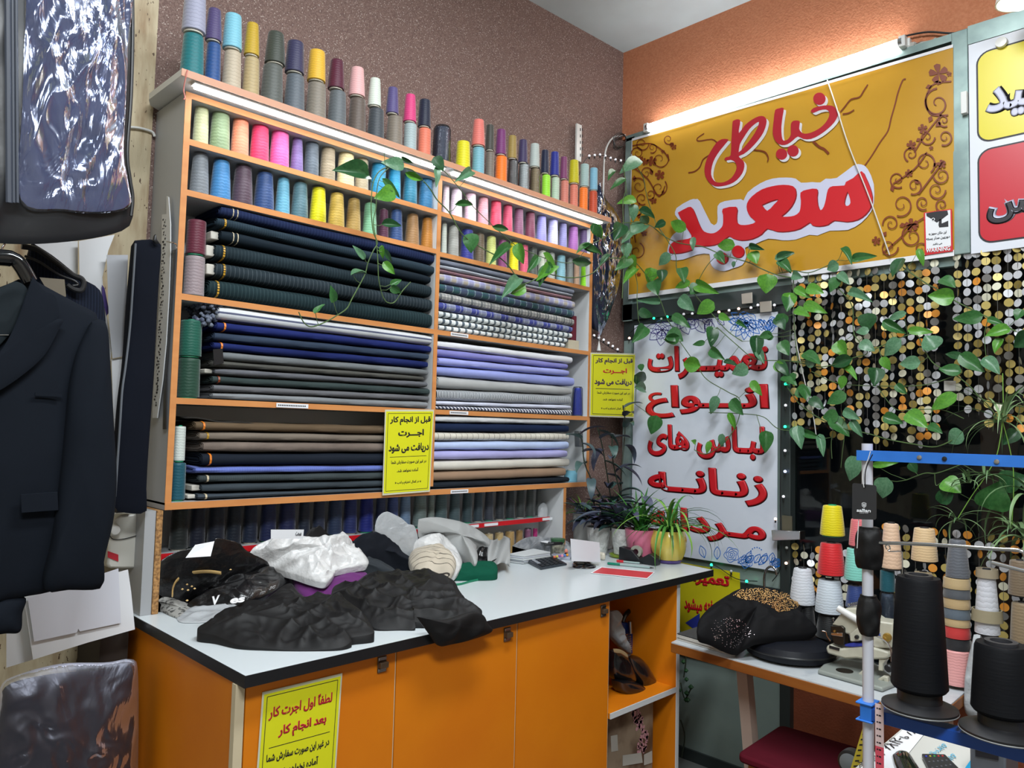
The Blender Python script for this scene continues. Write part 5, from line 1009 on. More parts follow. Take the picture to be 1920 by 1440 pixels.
pile('black_garment', 'crumpled black trousers heap at the front of the worktop', 'garment', [(255, 672), (275, 655), (330, 648), (345, 605), (400, 575), (480, 552), (560, 560), (640, 500), (740, 450), (830, 510), (950, 495), (1030, 515), (1130, 590), (1185, 675), (1180, 702), (1075, 722), (1070, 745), (1000, 778), (800, 792), (620, 778), (470, 760), (350, 712), (262, 694)], 0, .06, .022, M_BLKCL, .021, (12, 12, 8), 12, power=.8, cloth=True, res=240, rings=70)
g2 = pile('black_jacket', 'black jacket sprawled over the worktop front edge', 'garment', [(960, 500), (985, 445), (1080, 435), (1160, 385), (1290, 375), (1450, 385), (1600, 415), (1640, 470), (1690, 535), (1755, 570), (1755, 600), (1700, 625), (1560, 640), (1470, 640), (1405, 640), (1405, 675), (1330, 682), (1190, 672), (1120, 600), (1040, 545)], 0, .075, .024, M_BLKCL, .021, (11, 11, 7), 15, power=.8, cloth=True, res=240, rings=70)
YF = -.675
ring = [at(*c3(x, y), 'y', YF) for x, y in ((1415, 612), (1560, 625), (1700, 585), (1765, 600), (1790, 645), (1815, 690), (1700, 735), (1600, 758), (1530, 765), (1480, 700))]
mb = MB(); soft(mb, ring, (0, -1, .25), .016, amp=.008, s=(8, 8, 8), skirt=.006, rings=18); mb.build('hanging_cuff', M_BLKCL, g2)
wb = pile('white_plastic_bag', 'crumpled white plastic bag lying on the heaped cloth', 'plastic bag', [(530, 275), (560, 240), (640, 202), (720, 186), (850, 190), (950, 202), (1020, 180), (1065, 200), (1085, 235), (1130, 275), (1162, 328), (1100, 345), (1020, 360), (955, 378), (985, 375), (938, 430), (860, 418), (760, 385), (640, 350), (545, 295)], .06, .115, .03, M_WBAG, .026, (11, 11, 11), 17, ground=False, part='bag_film', res=200, rings=60)
# wrapped cloth rolls
wr = thing('wrapped_cloth_roll', 'white plastic bag knotted around beige striped cloth roll', 'bag', at(*c3(1480, 400), 'z', ZCT))
def add_soft(part, outl, zlo, zhi, h, m, amp, seed, root, **k): pile('', '', '', outl, zlo, zhi, h, m, amp, seed=seed, ground=False, root=root, part=part, **k)
add_soft('bag_body', [(1385, 290), (1400, 220), (1470, 180), (1540, 175), (1600, 225), (1645, 290), (1655, 340), (1615, 398), (1540, 412), (1450, 385), (1390, 350)], .012, .095, .03, M_WBAG, .010, 21, wr)
add_soft('knotted_top', [(1195, 130), (1210, 85), (1255, 60), (1320, 85), (1370, 130), (1415, 170), (1420, 225), (1390, 285), (1330, 285), (1260, 250), (1210, 190)], .07, .13, .03, M_CLEARB, .022, 22, wr)
M_BEIGE = fabric((186, 176, 160), [('xy', .03, .1, (60, 54, 50), 1)])
add_soft('beige_striped_cloth', [(1372, 300), (1400, 262), (1500, 235), (1580, 280), (1625, 330), (1600, 385), (1530, 398), (1440, 382), (1385, 340)], .03, .092, .04, M_BEIGE, .014, 23, wr)
mb = MB()
for r0 in (.008, .014, .020): 
    c = at(*c3(1445, 345), 'z', ZCT+.045); mb.tube([c+Vector((r0*1.2*cos(a*.6), -.035+.002*sin(a), r0*.8*sin(a*.6))) for a in range(11)], .0022, 6)
mb.build('roll_end_folds', mat('beige_folds', (150, 140, 124), .8), wr)
gr = pile('green_cloth', 'folded dark green cloth under the gray tote bag', 'cloth', [(1400, 388), (1500, 395), (1650, 340), (1750, 325), (1830, 325), (1832, 385), (1700, 400), (1620, 420), (1500, 412)], .0, .045, .018, M_GRNCL, .006, seed=25)
mb = MB(); mb.tube(smooth_path([at(*c3(x, y), 'z', ZCT+.003) for x, y in ((1560, 412), (1600, 435), (1640, 440), (1720, 420), (1835, 398))], 5), .0045, 6, .25); tag(mb.build('green_tape_measure', mat('green_tape', (24, 120, 88), .4)), 'thin green tape trailing on the white worktop', 'tape')
tb = thing('grey_tote_bag', 'pale gray tote bag lying open with handle loop', 'bag', at(*c3(1700, 300), 'z', ZCT))
add_soft('bag_body', [(1425, 95), (1500, 85), (1600, 98), (1700, 130), (1790, 190), (1800, 235), (1735, 240), (1740, 300), (1720, 335), (1640, 270), (1540, 182), (1430, 172)], .05, .11, .02, M_GTOTE, .006, 27, tb)
mb = MB(); mb.grid(lambda u, v: at(*c3(1790+120*u, 190+42*sin(u*7)*.3+(130+20*u)*v+20*u*(1-u)), 'z', ZCT+.085-.05*v+.008*sin(u*9+v*3)), 24, 12); o = mb.build('opening_flap', M_GTOTE, tb); s_ = o.modifiers.new('t', 'SOLIDIFY'); s_.thickness = .0015
mb = MB(); P = [at(*c3(x, y), 'z', ZCT+z) for x, y, z in ((1722, 300, .05), (1730, 350, .028), (1745, 378, .012), (1775, 355, .02), (1800, 320, .04), (1840, 300, .045))]; mb.tube(smooth_path(P, 6), .009, 8, .25); mb.build('handle', M_GTOTE, tb)
add_soft('black_plastic_inside', [(1735, 240), (1770, 222), (1802, 232), (1800, 285), (1760, 295), (1738, 280)], .04, .075, .014, M_BLKGL, .010, 28, tb, res=60, rings=14)
# notes
def note(label, pts, z, m=M_PAPER, cat='note', name='paper_note', th=.0008):
    return tag(MB().prism([at(x, y, 'z', ZCT+zz) for (x, y), zz in zip(pts, z)], (0, 0, th)).build(name, m), label, cat)
n1 = thing('paper_note', 'small white handwritten note on the gold-arc bag', 'note', at(372, 1030, 'z', ZCT+.12))
q = [at(348, 1046, 'y', -.095), at(395, 1043, 'y', -.11), at(402, 1015, 'y', -.06), at(366, 1022, 'y', -.05)]
MB().prism(q, (0, 0, .0006)).build('sheet', M_PAPER, n1); mb = MB()
for i in range(4): mb.tube([q[0].lerp(q[3], .25+.15*i)+(q[1]-q[0])*(.2)+Vector((0, 0, .0012)), q[0].lerp(q[3], .27+.15*i)+(q[1]-q[0])*(.75)+Vector((0, 0, .0012))], .0003, 4)
mb.build('handwriting', M_INK, n1)
n2 = thing('paper_note', 'white card note standing behind the white plastic bag', 'note', at(540, 1000, 'y', -.18))
q = py_([(508, 993), (570, 993), (568, 1010), (508, 1010)], -.16); MB().prism(q, (0, .0008, 0)).build('sheet', M_PAPER, n2)
lettering('صحت', *py_([(554, 997), (565, 997), (554, 1004)], -.161), M_INK, n2, bold=.02)
# right side of the counter -------------------------------------------------
def c2(x, y): return 900+x/3.79, 900+y/3.79
def cz(x, y, z=0): return at(*c2(x, y), 'z', ZCT+z)
bk = thing('paper_pad_stack', 'thick stack of white receipt pads left of the calculator', 'paper stack', cz(280, 560))
P = [cz(205, 580), cz(300, 600), cz(310, 590), cz(520, 560), cz(430, 520), cz(220, 545)]
base = [cz(200, 585), cz(310, 600), cz(500, 570), cz(380, 545)]
for i in range(5):
    mb = MB(); d = Vector((.003*sin(i*2.1), .003*cos(i*1.7), 0)); mb.prism([p+d+Vector((0, 0, .001+i*.0068)) for p in base], (0, 0, .0058)); mb.build('pad', mat('receipt_paper', (196-6*(i % 2), 200-6*(i % 2), 202), .8), bk, bevel=.001)
ca = thing('desk_calculator', 'dark gray desk calculator lying on the white worktop', 'calculator', cz(460, 600))
q = [cz(300, 565), cz(330, 590), cz(430, 636), cz(616, 606), cz(600, 590), cz(490, 540)]
A_, B_2, C_, D_ = cz(300, 572), cz(432, 640), cz(618, 606), cz(490, 548)
up = Vector((0, 0, .012)); rise = Vector((0, 0, .016))
mb = MB(); mb.add([A_, B_2, C_, D_, A_+rise, B_2+up*.6, C_+up*.6, D_+rise], [(3, 2, 1, 0), (4, 5, 6, 7), (0, 1, 5, 4), (1, 2, 6, 5), (2, 3, 7, 6), (3, 0, 4, 7)]); mb.build('case', mat('slate_calculator_plastic', (44, 52, 60), .35), ca, bevel=.002)
def cc(u, v, h=.0008): # u along back edge A->D, v toward front
    p = (A_+rise).lerp(D_+rise, u).lerp((B_2+up*.6).lerp(C_+up*.6, u), v); return p+Vector((0, 0, h))
MB().prism([cc(.08, .06), cc(.92, .06), cc(.92, .30), cc(.08, .30)], (0, 0, .0006)).build('bezel', mat('grey_bezel', (130, 136, 138), .4), ca)
MB().prism([cc(.14, .10, .0016), cc(.66, .10, .0016), cc(.66, .25, .0016), cc(.14, .25, .0016)], (0, 0, .0004)).build('display', mat('lcd_grey_green', (96, 108, 98), .2), ca)
for r in range(5):
    for c_ in range(5):
        u, v = .09+c_*.17, .37+r*.12; m = mat('pale_key', (150, 156, 164), .4) if c_ == 0 and r < 3 else None
        MB().prism([cc(u, v), cc(u+.12, v), cc(u+.12, v+.085), cc(u, v+.085)], (0, 0, .0022)).build('key', m or cmat((28, 32, 38), .4), ca)
sp = thing('scissors_case', 'small black glasses case lying before the tin', 'case', cz(735, 600))
mb = MB(); soft(mb, [cz(x, y, .001) for x, y in ((652, 600), (680, 570), (740, 580), (818, 605), (812, 625), (740, 630), (665, 622))], (0, 0, 1), .012, res=50, rings=10, amp=.003, skirt_z=ZCT+.0006); mb.build('body', M_GLOSSB, sp)
mb = MB(); mb.tube(smooth_path([cz(665, 590, .012), cz(700, 560, .028), cz(745, 570, .02), cz(790, 600, .01)], 5), .0025, 6); mb.build('strap', M_BLACK, sp)
tn = thing('round_tin', 'low round metal tin before the white card', 'tin', cz(728, 575))
c = cz(725, 572); mb = MB(); mb.lathe([(.041, 0), (.042, .002), (.042, .034), (.040, .036), (.040, .031), (.0, .031)], c, 36); mb.build('tin_body', mat('brushed_tin', (170, 156, 136), .28, .9), tn)
mb = MB(); mb.lathe([(.030, .0315), (.030, .037), (.012, .039), (.012, .032)], c, 24); mb.build('inner_cap', mat('brass_cap', (140, 122, 90), .4, .8), tn)
wc = tag(MB().prism(py_([(1070, 1010), (1124, 1017), (1126, 1054), (1072, 1052)], -.30), (0, .0015, 0)).build('standing_card', mat('white_card', (214, 216, 222), .6)), 'blank white card standing upright behind the round tin', 'card')
tag(MB().box(*[v for v in (cz(850, 570).x, cz(915, 575).x)], cz(880, 575).y-.0, cz(880, 575).y+.05, ZCT+.0008, ZCT+.033).build('cream_soap_block', mat('cream_plastic', (200, 194, 178), .4), bevel=.009), 'small cream rounded block beside the white card', 'block')
td = thing('tape_dispenser', 'black wedge tape dispenser in front of the pink pot', 'tape dispenser', cz(1110, 590))
P = [cz(990, 480, .0), cz(1250, 610, .0)]
a, c = cz(985, 575), cz(1250, 612)
ax = (c-a); ax.z = 0; nn = Vector((-ax.y, ax.x, 0)).normalized()*.045
prof = [(0, 0), (1, 0), (1, .03), (.82, .045), (.55, .018), (.35, .05), (.0, .058)]
mb = MB(); mb.prism([a+ax*u+Vector((0, 0, .001+h)) for u, h in prof], nn); mb.build('body', mat('black_satin_plastic', (22, 24, 28), .35), td, bevel=.003)
c = a+ax*.42+nn*.5+Vector((0, 0, .045)); mb = MB(); pr = [(.012, -.008), (.025, -.008), (.025, .008), (.012, .008), (.012, -.008)]
t_ = nn.normalized(); u_ = ax.normalized(); vs = [c+u_*(r*cos(k*pi/12))+Vector((0, 0, r*sin(k*pi/12)))+t_*h for r, h in pr for k in range(24)]
mb.add(vs, [(j*24+i, j*24+(i+1) % 24, (j+1)*24+(i+1) % 24, (j+1)*24+i) for j in range(4) for i in range(24)]); mb.build('tape_roll', mat('amber_tape', (150, 152, 140), .2), td)
for lab, col, p0, p1 in (('green pen lying before the tape dispenser', (14, 120, 96), (905, 592), (1235, 625)), ('red pen lying behind the green pen', (196, 30, 44), (970, 575), (1150, 592))):
    pn = thing('ballpoint_pen', lab, 'pen', cz(*p0)); a, c = cz(*p0, .0055), cz(*p1, .0045)
    MB().tube([a, a.lerp(c, .02), a.lerp(c, .28)], [.003, .0052, .0052], 10).build('cap', cmat(col, .3), pn); MB().tube([a.lerp(c, .28), a.lerp(c, .92)], .0038, 10).build('barrel', mat('clear_pen_barrel', (150, 170, 168), .15), pn); MB().tube([a.lerp(c, .92), c], [.0035, .001], 8).build('tip', cmat((30, 34, 36)), pn)
rc = thing('red_card', 'red rectangular card with white edge on the worktop', 'card', cz(1010, 660))
P = [cz(785, 662, .001), cz(1190, 705, .001), cz(1243, 655, .001), cz(860, 618, .001)]; MB().prism(P, (0, 0, .0008)).build('white_backing', M_PAPER, rc)
P = [cz(800, 659, .002), cz(1186, 697, .002), cz(1232, 657, .002), cz(866, 622, .002)]; MB().prism(P, (0, 0, .0004)).build('red_face', mat('coral_red_print', (200, 58, 66), .45), rc)
# clutter behind the calculator
bs = thing('clear_pin_box', 'flat clear plastic box of colourful pins behind the calculator', 'box', cz(570, 540))
q = [cz(500, 556), cz(640, 570), cz(660, 540), cz(540, 520)]; MB().prism(q, (0, 0, .012)).build('box', mat('milky_box', (170, 174, 190), .25), bs, bevel=.002)
for i, col in enumerate(((220, 120, 90), (210, 190, 80), (150, 90, 170), (230, 150, 170), (90, 130, 200), (240, 160, 60))):
    MB().lathe([(0, -.006), (.006, -.002), (.006, .003), (0, .007)], cz(530+18*i, 548-3*i, .018), 8).build('pin_head', cmat(col, .4), bs)
bt = thing('small_black_bottle', 'tiny black bottle with peach cap behind the calculator', 'bottle', cz(612, 555))
MB().lathe([(.008, .0), (.009, .02), (.004, .026)], cz(612, 558), 14).build('bottle', M_GLOSSB, bt); MB().lathe([(.007, .026), (.008, .034), (.0, .042)], cz(612, 558), 14).build('cap', cmat((224, 140, 120), .4), bt)
pile('clear_plastic_tray', 'large clear plastic tray of sewing notions behind the pads', 'tray', [(230, 470), (330, 415), (520, 420), (640, 450), (640, 520), (520, 515), (350, 500)], .0, .03, .02, mat('smoky_clear_plastic', (112, 116, 122), .15, bump=(22, 1, .01), var=(24, (170, 172, 176))), .006, conv=c2, seed=31)
tag(MB().prism([cz(430, 440, .06), cz(480, 450, .06), cz(490, 435, .062), cz(440, 428, .062)], (0, 0, .001)).build('white_tag', M_PAPER), 'small white tag lying on the clear plastic tray', 'tag')
mb = MB(); mb.tube([cz(455, 462, .055), cz(520, 452, .062), cz(585, 450, .06)], [.003, .008, .006], 8); tag(mb.build('black_marker', M_BLACK), 'thick black marker lying on the clear plastic tray', 'pen')
jn = thing('notions_jar', 'small clear jar with green lid beside the rack side', 'jar', cz(560, 430))
c = at(1046, 1018, 'y', -.02); c = Vector((c.x, -.02, ZCT+.001)); MB().lathe([(.028, 0), (.03, .01), (.03, .05), (.026, .055)], c, 24).build('glass_body', mat('beaded_jar', (170, 168, 150), .2, var=(60, (90, 90, 80))), jn); MB().lathe([(.03, .055), (.031, .07), (.0, .072)], c, 24).build('lid', cmat((50, 96, 60), .4), jn)
tag(MB().prism([at(1018, 1015, 'z', ZCT+.001), at(1035, 1015, 'z', ZCT+.001), at(1030, 1004, 'z', ZCT+.02)], (0, .01, .02)).build('blue_paper_fold', cmat((30, 80, 150), .5)), 'small folded blue paper before the rack side panel', 'paper')
mb = MB(); c = at(1018, 957, 'y', .08); soft(mb, [c+Vector((.03*cos(k), .02*sin(k), 0)) for k in (0, 1, 2, 3, 4, 5)], (0, 0, 1), .03, res=40, rings=10, amp=.008, skirt_z=RS+.001); tag(mb.build('crumpled_clear_bag', M_CLEARB), 'crumpled clear plastic at the right end of red-edged shelf', 'plastic bag')
# open bay of the cabinet ---------------------------------------------------
def c6(x, y): return 1130+x/4, 1080+y/4
YB = -.42
def b6(pts, y=YB): return [at(*c6(x, y_), 'y', y) for x, y_ in pts]
pr = thing('eyelet_press', 'blue metal hand press with long black handle in the open bay', 'press', at(*c6(250, 700), 'y', YB))
mb = MB(); mb.prism(b6([(145, 350), (190, 350), (200, 420), (265, 425), (345, 560), (395, 640), (395, 740), (470, 755), (475, 785), (400, 815), (330, 760), (230, 600), (170, 480)]), (0, .05, 0)); mb.build('frame', mat('blue_enamel', (20, 58, 140), .35), pr, bevel=.003)
mb = MB(); mb.tube(smooth_path(b6([(150, 345), (175, 290), (240, 230), (340, 175), (440, 148)], -.40), 5), [.009]*5+[.010]*11+[.012]*5, 10); mb.build('handle', M_GLOSSB, pr)
mb = MB(); P = b6([(205, 340), (208, 430)], -.43); mb.tube(P, .008, 12); mb.build('plunger', M_STEEL, pr)
mb = MB(); a, c = b6([(190, 440), (205, 560)], -.435); mb.tube([a.lerp(c, k/60)+Vector((.009*cos(k*.9), .009*sin(k*.9), 0)) for k in range(61)], .0022, 6); mb.build('spring', M_STEEL, pr)
gl = thing('black_boots', 'glossy black leather boots slumped on the open shelf', 'boots', at(*c6(200, 800), 'y', -.5))
for sd, P in enumerate(([(60, 560), (130, 560), (200, 620), (240, 720), (235, 800), (180, 820), (100, 780), (60, 700)], [(180, 600), (260, 600), (330, 680), (385, 780), (380, 840), (300, 850), (240, 780), (200, 700)], [(110, 790), (180, 780), (260, 800), (320, 850), (300, 905), (200, 915), (130, 860)], [(300, 850), (350, 840), (395, 880), (395, 915), (350, 930), (310, 915)])):
    mb = MB(); soft(mb, b6(P, -.5-.015*sd), NY, .035, res=50, rings=14, amp=.003, skirt=.03, power=.5); mb.build('leather_shaft' if sd < 2 else 'toe', mat('black_glossy_leather', (20, 20, 23), .22, coat=.5), gl)
mb = MB(); soft(mb, b6([(60, 270), (125, 265), (135, 400), (165, 500), (210, 590), (150, 550), (80, 470), (62, 400)], -.46), NY, .02, res=60, rings=14, amp=.012, s=(10, 10, 10), skirt=.02); tag(mb.build('clear_bag', M_CLEARB), 'translucent plastic bag hanging behind the black boots', 'plastic bag')
mb = MB(); soft(mb, b6([(80, 545), (130, 550), (180, 580), (190, 615), (130, 580), (90, 575)], -.545), NY, .004, res=30, rings=6, amp=.002, skirt=.003); tag(mb.build('beige_ribbon', cmat((180, 156, 116), .6)), 'beige crumpled ribbon on the black boots', 'ribbon')
fb = thing('printed_box', 'box printed with pink blossom and a house in the lower bay', 'box', at(*c6(200, 1300), 'y', -.5))
q = [at(1145, 1340, 'y', -.56), at(1225, 1325, 'y', -.56)]; x0, x1 = xa+.02, q[1].x
MB().box(x0, x1, -.56, -.3, ZF+.1, ZN-.03).build('carton', mat('sepia_print', (150, 132, 112), .45, var=(7, (92, 70, 56), .4, .6)), fb, bevel=.002)
rnd = random.Random(3); mb = MB()
for i in range(110):
    t = rnd.random(); x = 230+40*sin(t*3)+rnd.uniform(-22, 45)+(30 if t > .5 else 0); y = 990+340*t; p = at(*c6(x, y), 'y', -.5612); mb.disc(p, (1, 0, 0), (0, 0, 1), rnd.uniform(.004, .008), 7)
o = mb.build('blossom_print', mat('pink_blossom_print', (206, 150, 160), .5), fb); o['kind'] = 'stuff'
mb = MB()
for P in ([(60, 1200), (110, 1190), (115, 1310), (65, 1320)], [(150, 1345), (290, 1325), (300, 1400), (150, 1425)], [(310, 1340), (370, 1310), (372, 1400), (310, 1420)]): mb.prism(b6(P, -.5612), (0, -.0004, 0))
mb.build('house_print', mat('grey_window_print', (176, 172, 164), .5), fb)
# ================================================================== side table with the blindstitch machine
ZTB = -.52
tt = [(1.568, -.668), (1.505, -1.56), (1.86, -1.555), (1.90, -.625)]
M_WOODE = mat('oak_table_edge', (156, 96, 40), .45, var=(14, (128, 72, 26)), stretch=(1, .15, 1), bump=(60, .1, .001))
tbl = thing('side_table', 'narrow table with white top and brown wooden edge', 'table', (1.7, -1.1, ZF))
MB().prism([(x, y, ZTB-.004) for x, y in tt], (0, 0, .004)).build('tabletop', mat('scuffed_white_top', (196, 202, 206), .3, var=(18, (170, 178, 186), .55, .75)), tbl)
cx_, cy_ = 1.71, -1.1
mb = MB(); mb.prism([(x+(x-cx_)*.01, y+(y-cy_)*.004, ZTB-.036) for x, y in tt], (0, 0, .0318)); mb.build('wooden_apron', M_WOODE, tbl, bevel=.002)
M_LEG = mat('pale_pink_wood', (176, 156, 144), .6)
for i, (tx, ty, fx, fy) in enumerate(((1.73, -.865, 1.74, -.93), (1.70, -1.46, 1.66, -1.42), (1.78, -1.5, 1.85, -1.5))):
    MB().prism([(tx-.022, ty-.02, ZTB-.036), (tx+.022, ty-.02, ZTB-.036), (tx+.022, ty+.02, ZTB-.036), (tx-.022, ty+.02, ZTB-.036)], Vector((fx-tx, fy-ty, ZF-(ZTB-.036)))).build('leg', M_LEG, tbl)
st = thing('padded_stool', 'low wooden stool with maroon padded top under the table', 'stool', (1.68, -1.12, ZF))
SQ = [(1.50, -.965), (1.85, -.95), (1.86, -1.27), (1.49, -1.29)]
def rounded(P, r, z, n=5):
    out = []
    for i in range(len(P)):
        a, b_, c = Vector(P[i-1]), Vector(P[i]), Vector(P[(i+1) % len(P)]); p0 = b_+(a-b_).normalized()*r; p1 = b_+(c-b_).normalized()*r
        for k in range(n+1): t = k/n; q = p0.lerp(b_, t).lerp(b_.lerp(p1, t), t); out.append(Vector((q.x, q.y, z)))
    return out
MB().prism(rounded(SQ, .03, -.83), (0, 0, .028)).build('padded_seat', fabric((84, 18, 32), noise_amt=.1), st, bevel=.008)
MB().prism([(1.53, -.99, -.875), (1.83, -.975, -.875), (1.83, -1.24, -.875), (1.52, -1.26, -.875)], (0, 0, .044)).build('apron', M_WOODE, st, bevel=.002)
for x, y in ((1.545, -1.01), (1.81, -1.0), (1.81, -1.22), (1.54, -1.24)): MB().box(x-.018, x+.018, y-.018, y+.018, ZF, -.876).build('leg', M_WOODE, st)
def c7(x, y): return 1240+x/3.6, 1040+y/3.6
def tz(x, y, z=0): return at(*c7(x, y), 'z', ZTB+z)
# folder of papers
fo = thing('paper_folder', 'black folder with thick sheaf of white pages at table left', 'folder', tz(300, 600))
P = [tz(105, 575), tz(500, 690), tz(560, 600), tz(235, 500)]
P = [Vector((max(p.x, 1.57), min(p.y, -.662), p.z)) for p in P]
for i in range(4): MB().prism([p+Vector((.002*sin(i*2), .002*cos(i*3), .001+i*.005)) for p in P], (0, 0, .004)).build('page_sheaf', mat('page_edges', (200, 196, 188), .8), fo)
MB().prism([p+Vector((0, 0, .0215)) for p in P], (0, 0, .002)).build('cover', mat('dark_grey_cover', (52, 54, 56), .35), fo)
cu = thing('round_cushion', 'flat round black cushion lying on the side table', 'cushion', tz(820, 700))
c = tz(840, 640); c = Vector((1.74, -1.035, ZTB)); mb = MB()
mb.lathe([(.0, .001), (.12, .001), (.146, .012), (.152, .032), (.142, .052), (.10, .066), (.0, .07)], c, 48); mb.build('cushion_cover', mat('black_satin_cover', (15, 18, 26), .55, spec=.25, bump=(18, .3, .006)), cu)
mb = MB(); mb.lathe([(.1535, .029), (.155, .032), (.1535, .035)], c, 48, cap=False); mb.build('piping', M_BLACK, cu)
dr = pile('black_beaded_dress', 'black dress with gold beading piled on the side table', 'dress', [(238, 520), (250, 450), (285, 400), (350, 340), (430, 290), (510, 245), (600, 235), (720, 240), (860, 268), (945, 325), (950, 410), (1000, 450), (1055, 510), (1000, 540), (850, 555), (650, 575), (560, 620), (500, 650), (400, 615), (330, 580), (250, 555)], .03, .20, .04, mat('black_chiffon', (9, 9, 12), .75, spec=.2), .018, (8, 8, 8), 41, conv=c7, zb=ZTB, ground=False, part='dress_cloth', ymax=-.62)
def beads(name, poly, n, m, r, seed, parent, zlo, zhi):
    rnd = random.Random(seed); mb = MB(); y0 = min(p[1] for p in poly); y1 = max(p[1] for p in poly)
    def inside(x, y):
        c_ = False
        for i in range(len(poly)):
            (xa_, ya), (xb_, yb) = poly[i-1], poly[i]
            if (ya > y) != (yb > y) and x < (xb_-xa_)*(y-ya)/(yb-ya)+xa_: c_ = not c_
        return c_
    dep = bpy.context.evaluated_depsgraph_get(); k = 0; tries = 0
    tgt = [ch for ch in parent.children if ch.name.startswith('dress_cloth')][0]; off = parent_loc(tgt)
    bpy.context.view_layer.update()
    while k < n and tries < n*9:
        tries += 1; x = rnd.uniform(min(p[0] for p in poly), max(p[0] for p in poly)); y = rnd.uniform(y0, y1)
        if not inside(x, y): continue
        d = ray(*c7(x, y)).normalized(); ok, loc, nr, _ = tgt.ray_cast(CAM-off, d)
        if not ok: continue
        p = loc+off-d*r*.6; mb.lathe([(0, -r), (r, 0), (0, r)], p, 5); k += 1
    o = mb.build(name, m, parent, smooth=0); o['kind'] = 'stuff'
bpy.context.view_layer.update()
beads('gold_beading', [(485, 275), (540, 235), (640, 225), (740, 232), (880, 270), (945, 320), (935, 345), (880, 375), (790, 388), (720, 340), (640, 312), (560, 305)], 950, mat('gold_beads', (222, 180, 120), .22, .8), .0022, 5, dr, .15, .2)
beads('dark_sequins', [(330, 470), (380, 430), (480, 420), (560, 450), (630, 540), (560, 570), (500, 640), (400, 615), (345, 560)], 160, mat('silver_pink_sequins', (220, 205, 210), .12, .9), .0017, 6, dr, .03, .1)
# blindstitch machine; silhouettes cut as thick castings on x = const
def c8(x, y): return 1460+x/7.2, 1120+y/7.2
XM = 1.70
def mx(pts, x=XM): return [at(*c8(a, b_), 'x', x) for a, b_ in pts]
M_MACH = mat('cream_machine_enamel', (186, 184, 168), .35, var=(30, (176, 174, 158))); M_MBASE = mat('grey_machine_base', (140, 146, 140), .4); M_MDK = mat('dark_oily_metal', (58, 54, 48), .35, .8)
sm = thing('blindstitch_machine', 'cream blind-stitch sewing machine standing on the side table', 'sewing machine', at(*c8(1100, 1150), 'x', XM))
bp = [at(*c8(a, b_), 'z', ZTB) for a, b_ in ((525, 1040), (600, 960), (850, 850), (1250, 900), (1620, 1200), (1400, 1290), (1200, 1230))]
MB().prism([p+Vector((0, 0, .001)) for p in bp], (0, 0, .014)).build('base_plate', M_MBASE, sm, bevel=.005)
c = at(*c8(890, 990), 'z', ZTB+.0155); mb = MB(); mb.lathe([(.026, -.001), (.026, .0006), (.014, .0004)], c, 28); mb.build('base_recess', M_MDK, sm)
MB().prism(mx([(635, 690), (650, 650), (700, 640), (840, 690), (1000, 665), (1190, 650), (1300, 685), (1500, 740), (1505, 800), (1440, 835), (1200, 845), (1050, 825), (900, 835), (740, 785), (650, 760)], XM-.028), (.055, 0, 0)).build('cylinder_arm', M_MACH, sm, bevel=.006)
MB().prism(mx([(710, 375), (820, 240), (900, 150), (1080, 140), (1340, 320), (1545, 350), (1545, 640), (1510, 690), (1300, 690), (1200, 600), (1100, 590), (1060, 600), (960, 600), (945, 500), (880, 490), (860, 420), (760, 385)], XM-.022), (.07, 0, 0)).build('upper_head', M_MACH, sm, bevel=.005)
MB().prism(mx([(960, 500), (1060, 410), (1110, 440), (1110, 585), (1000, 600), (960, 590)], XM-.032), (.01, 0, 0)).build('side_cover', M_MACH, sm, bevel=.003)
mb = MB(); mb.tube(mx([(800, 145), (950, 235), (1130, 340)], XM-.03), [.0105, .011, .012], 14); o = mb.build('lever_handle', M_WHITE, sm)
mb = MB(); mb.prism(mx([(700, 385), (850, 385), (890, 420), (890, 640), (850, 660), (760, 640), (730, 600), (700, 500)], XM-.03), (.035, 0, 0)); mb.build('needle_head', M_MDK, sm, bevel=.003)
mb = MB(); mb.prism(mx([(705, 480), (860, 480), (865, 535), (705, 510)], XM-.034), (.004, 0, 0)); mb.build('needle_plate', M_STEEL, sm, bevel=.001)
mb = MB(); mb.prism(mx([(680, 650), (820, 690), (815, 722), (680, 685)], XM-.031), (.004, 0, 0)); mb.build('throat_slot', M_BLACK, sm)
for nm, xy, r, m, dx in (('brass_knob', (1455, 545), .0125, mat('brass_knob_metal', (176, 144, 70), .3, .7), -.034), ('dark_knob', (1045, 540), .006, M_BLACK, -.042), ('brass_screw', (750, 460), .004, mat('brass_screw_metal', (160, 120, 60), .3, .8), -.036)):
    c = at(*c8(*xy), 'x', XM+dx); MB().lathe([(r, .012), (r*1.05, .004), (r*.9, 0), (0, -.001)], c, 24, 'x').build(nm, m, sm)
MB().prism(mx([(1150, 830), (1195, 830), (1195, 1055), (1140, 1050)], XM-.02), (.03, 0, 0)).build('front_support', M_MACH, sm, bevel=.003)
MB().prism(mx([(1030, 1070), (1120, 990), (1200, 990), (1200, 1130), (1050, 1100)], XM-.028), (.04, 0, 0)).build('support_foot', M_MACH, sm, bevel=.004)
MB().prism(mx([(1350, 830), (1450, 840), (1410, 900), (1410, 1000), (1340, 990)], XM-.02), (.035, 0, 0)).build('rear_support', M_MACH, sm, bevel=.003)
MB().prism(mx([(1330, 1110), (1400, 1065), (1470, 1075), (1480, 1205), (1420, 1210), (1415, 1120), (1340, 1160)], XM-.04), (.02, 0, 0)).build('hinge_bracket', M_MACH, sm, bevel=.003)
c = at(*c8(1480, 960), 'x', XM-.03); MB().lathe([(.011, .03), (.012, 0), (.008, -.004)], c, 20, 'x').build('black_dial', M_BLACK, sm)
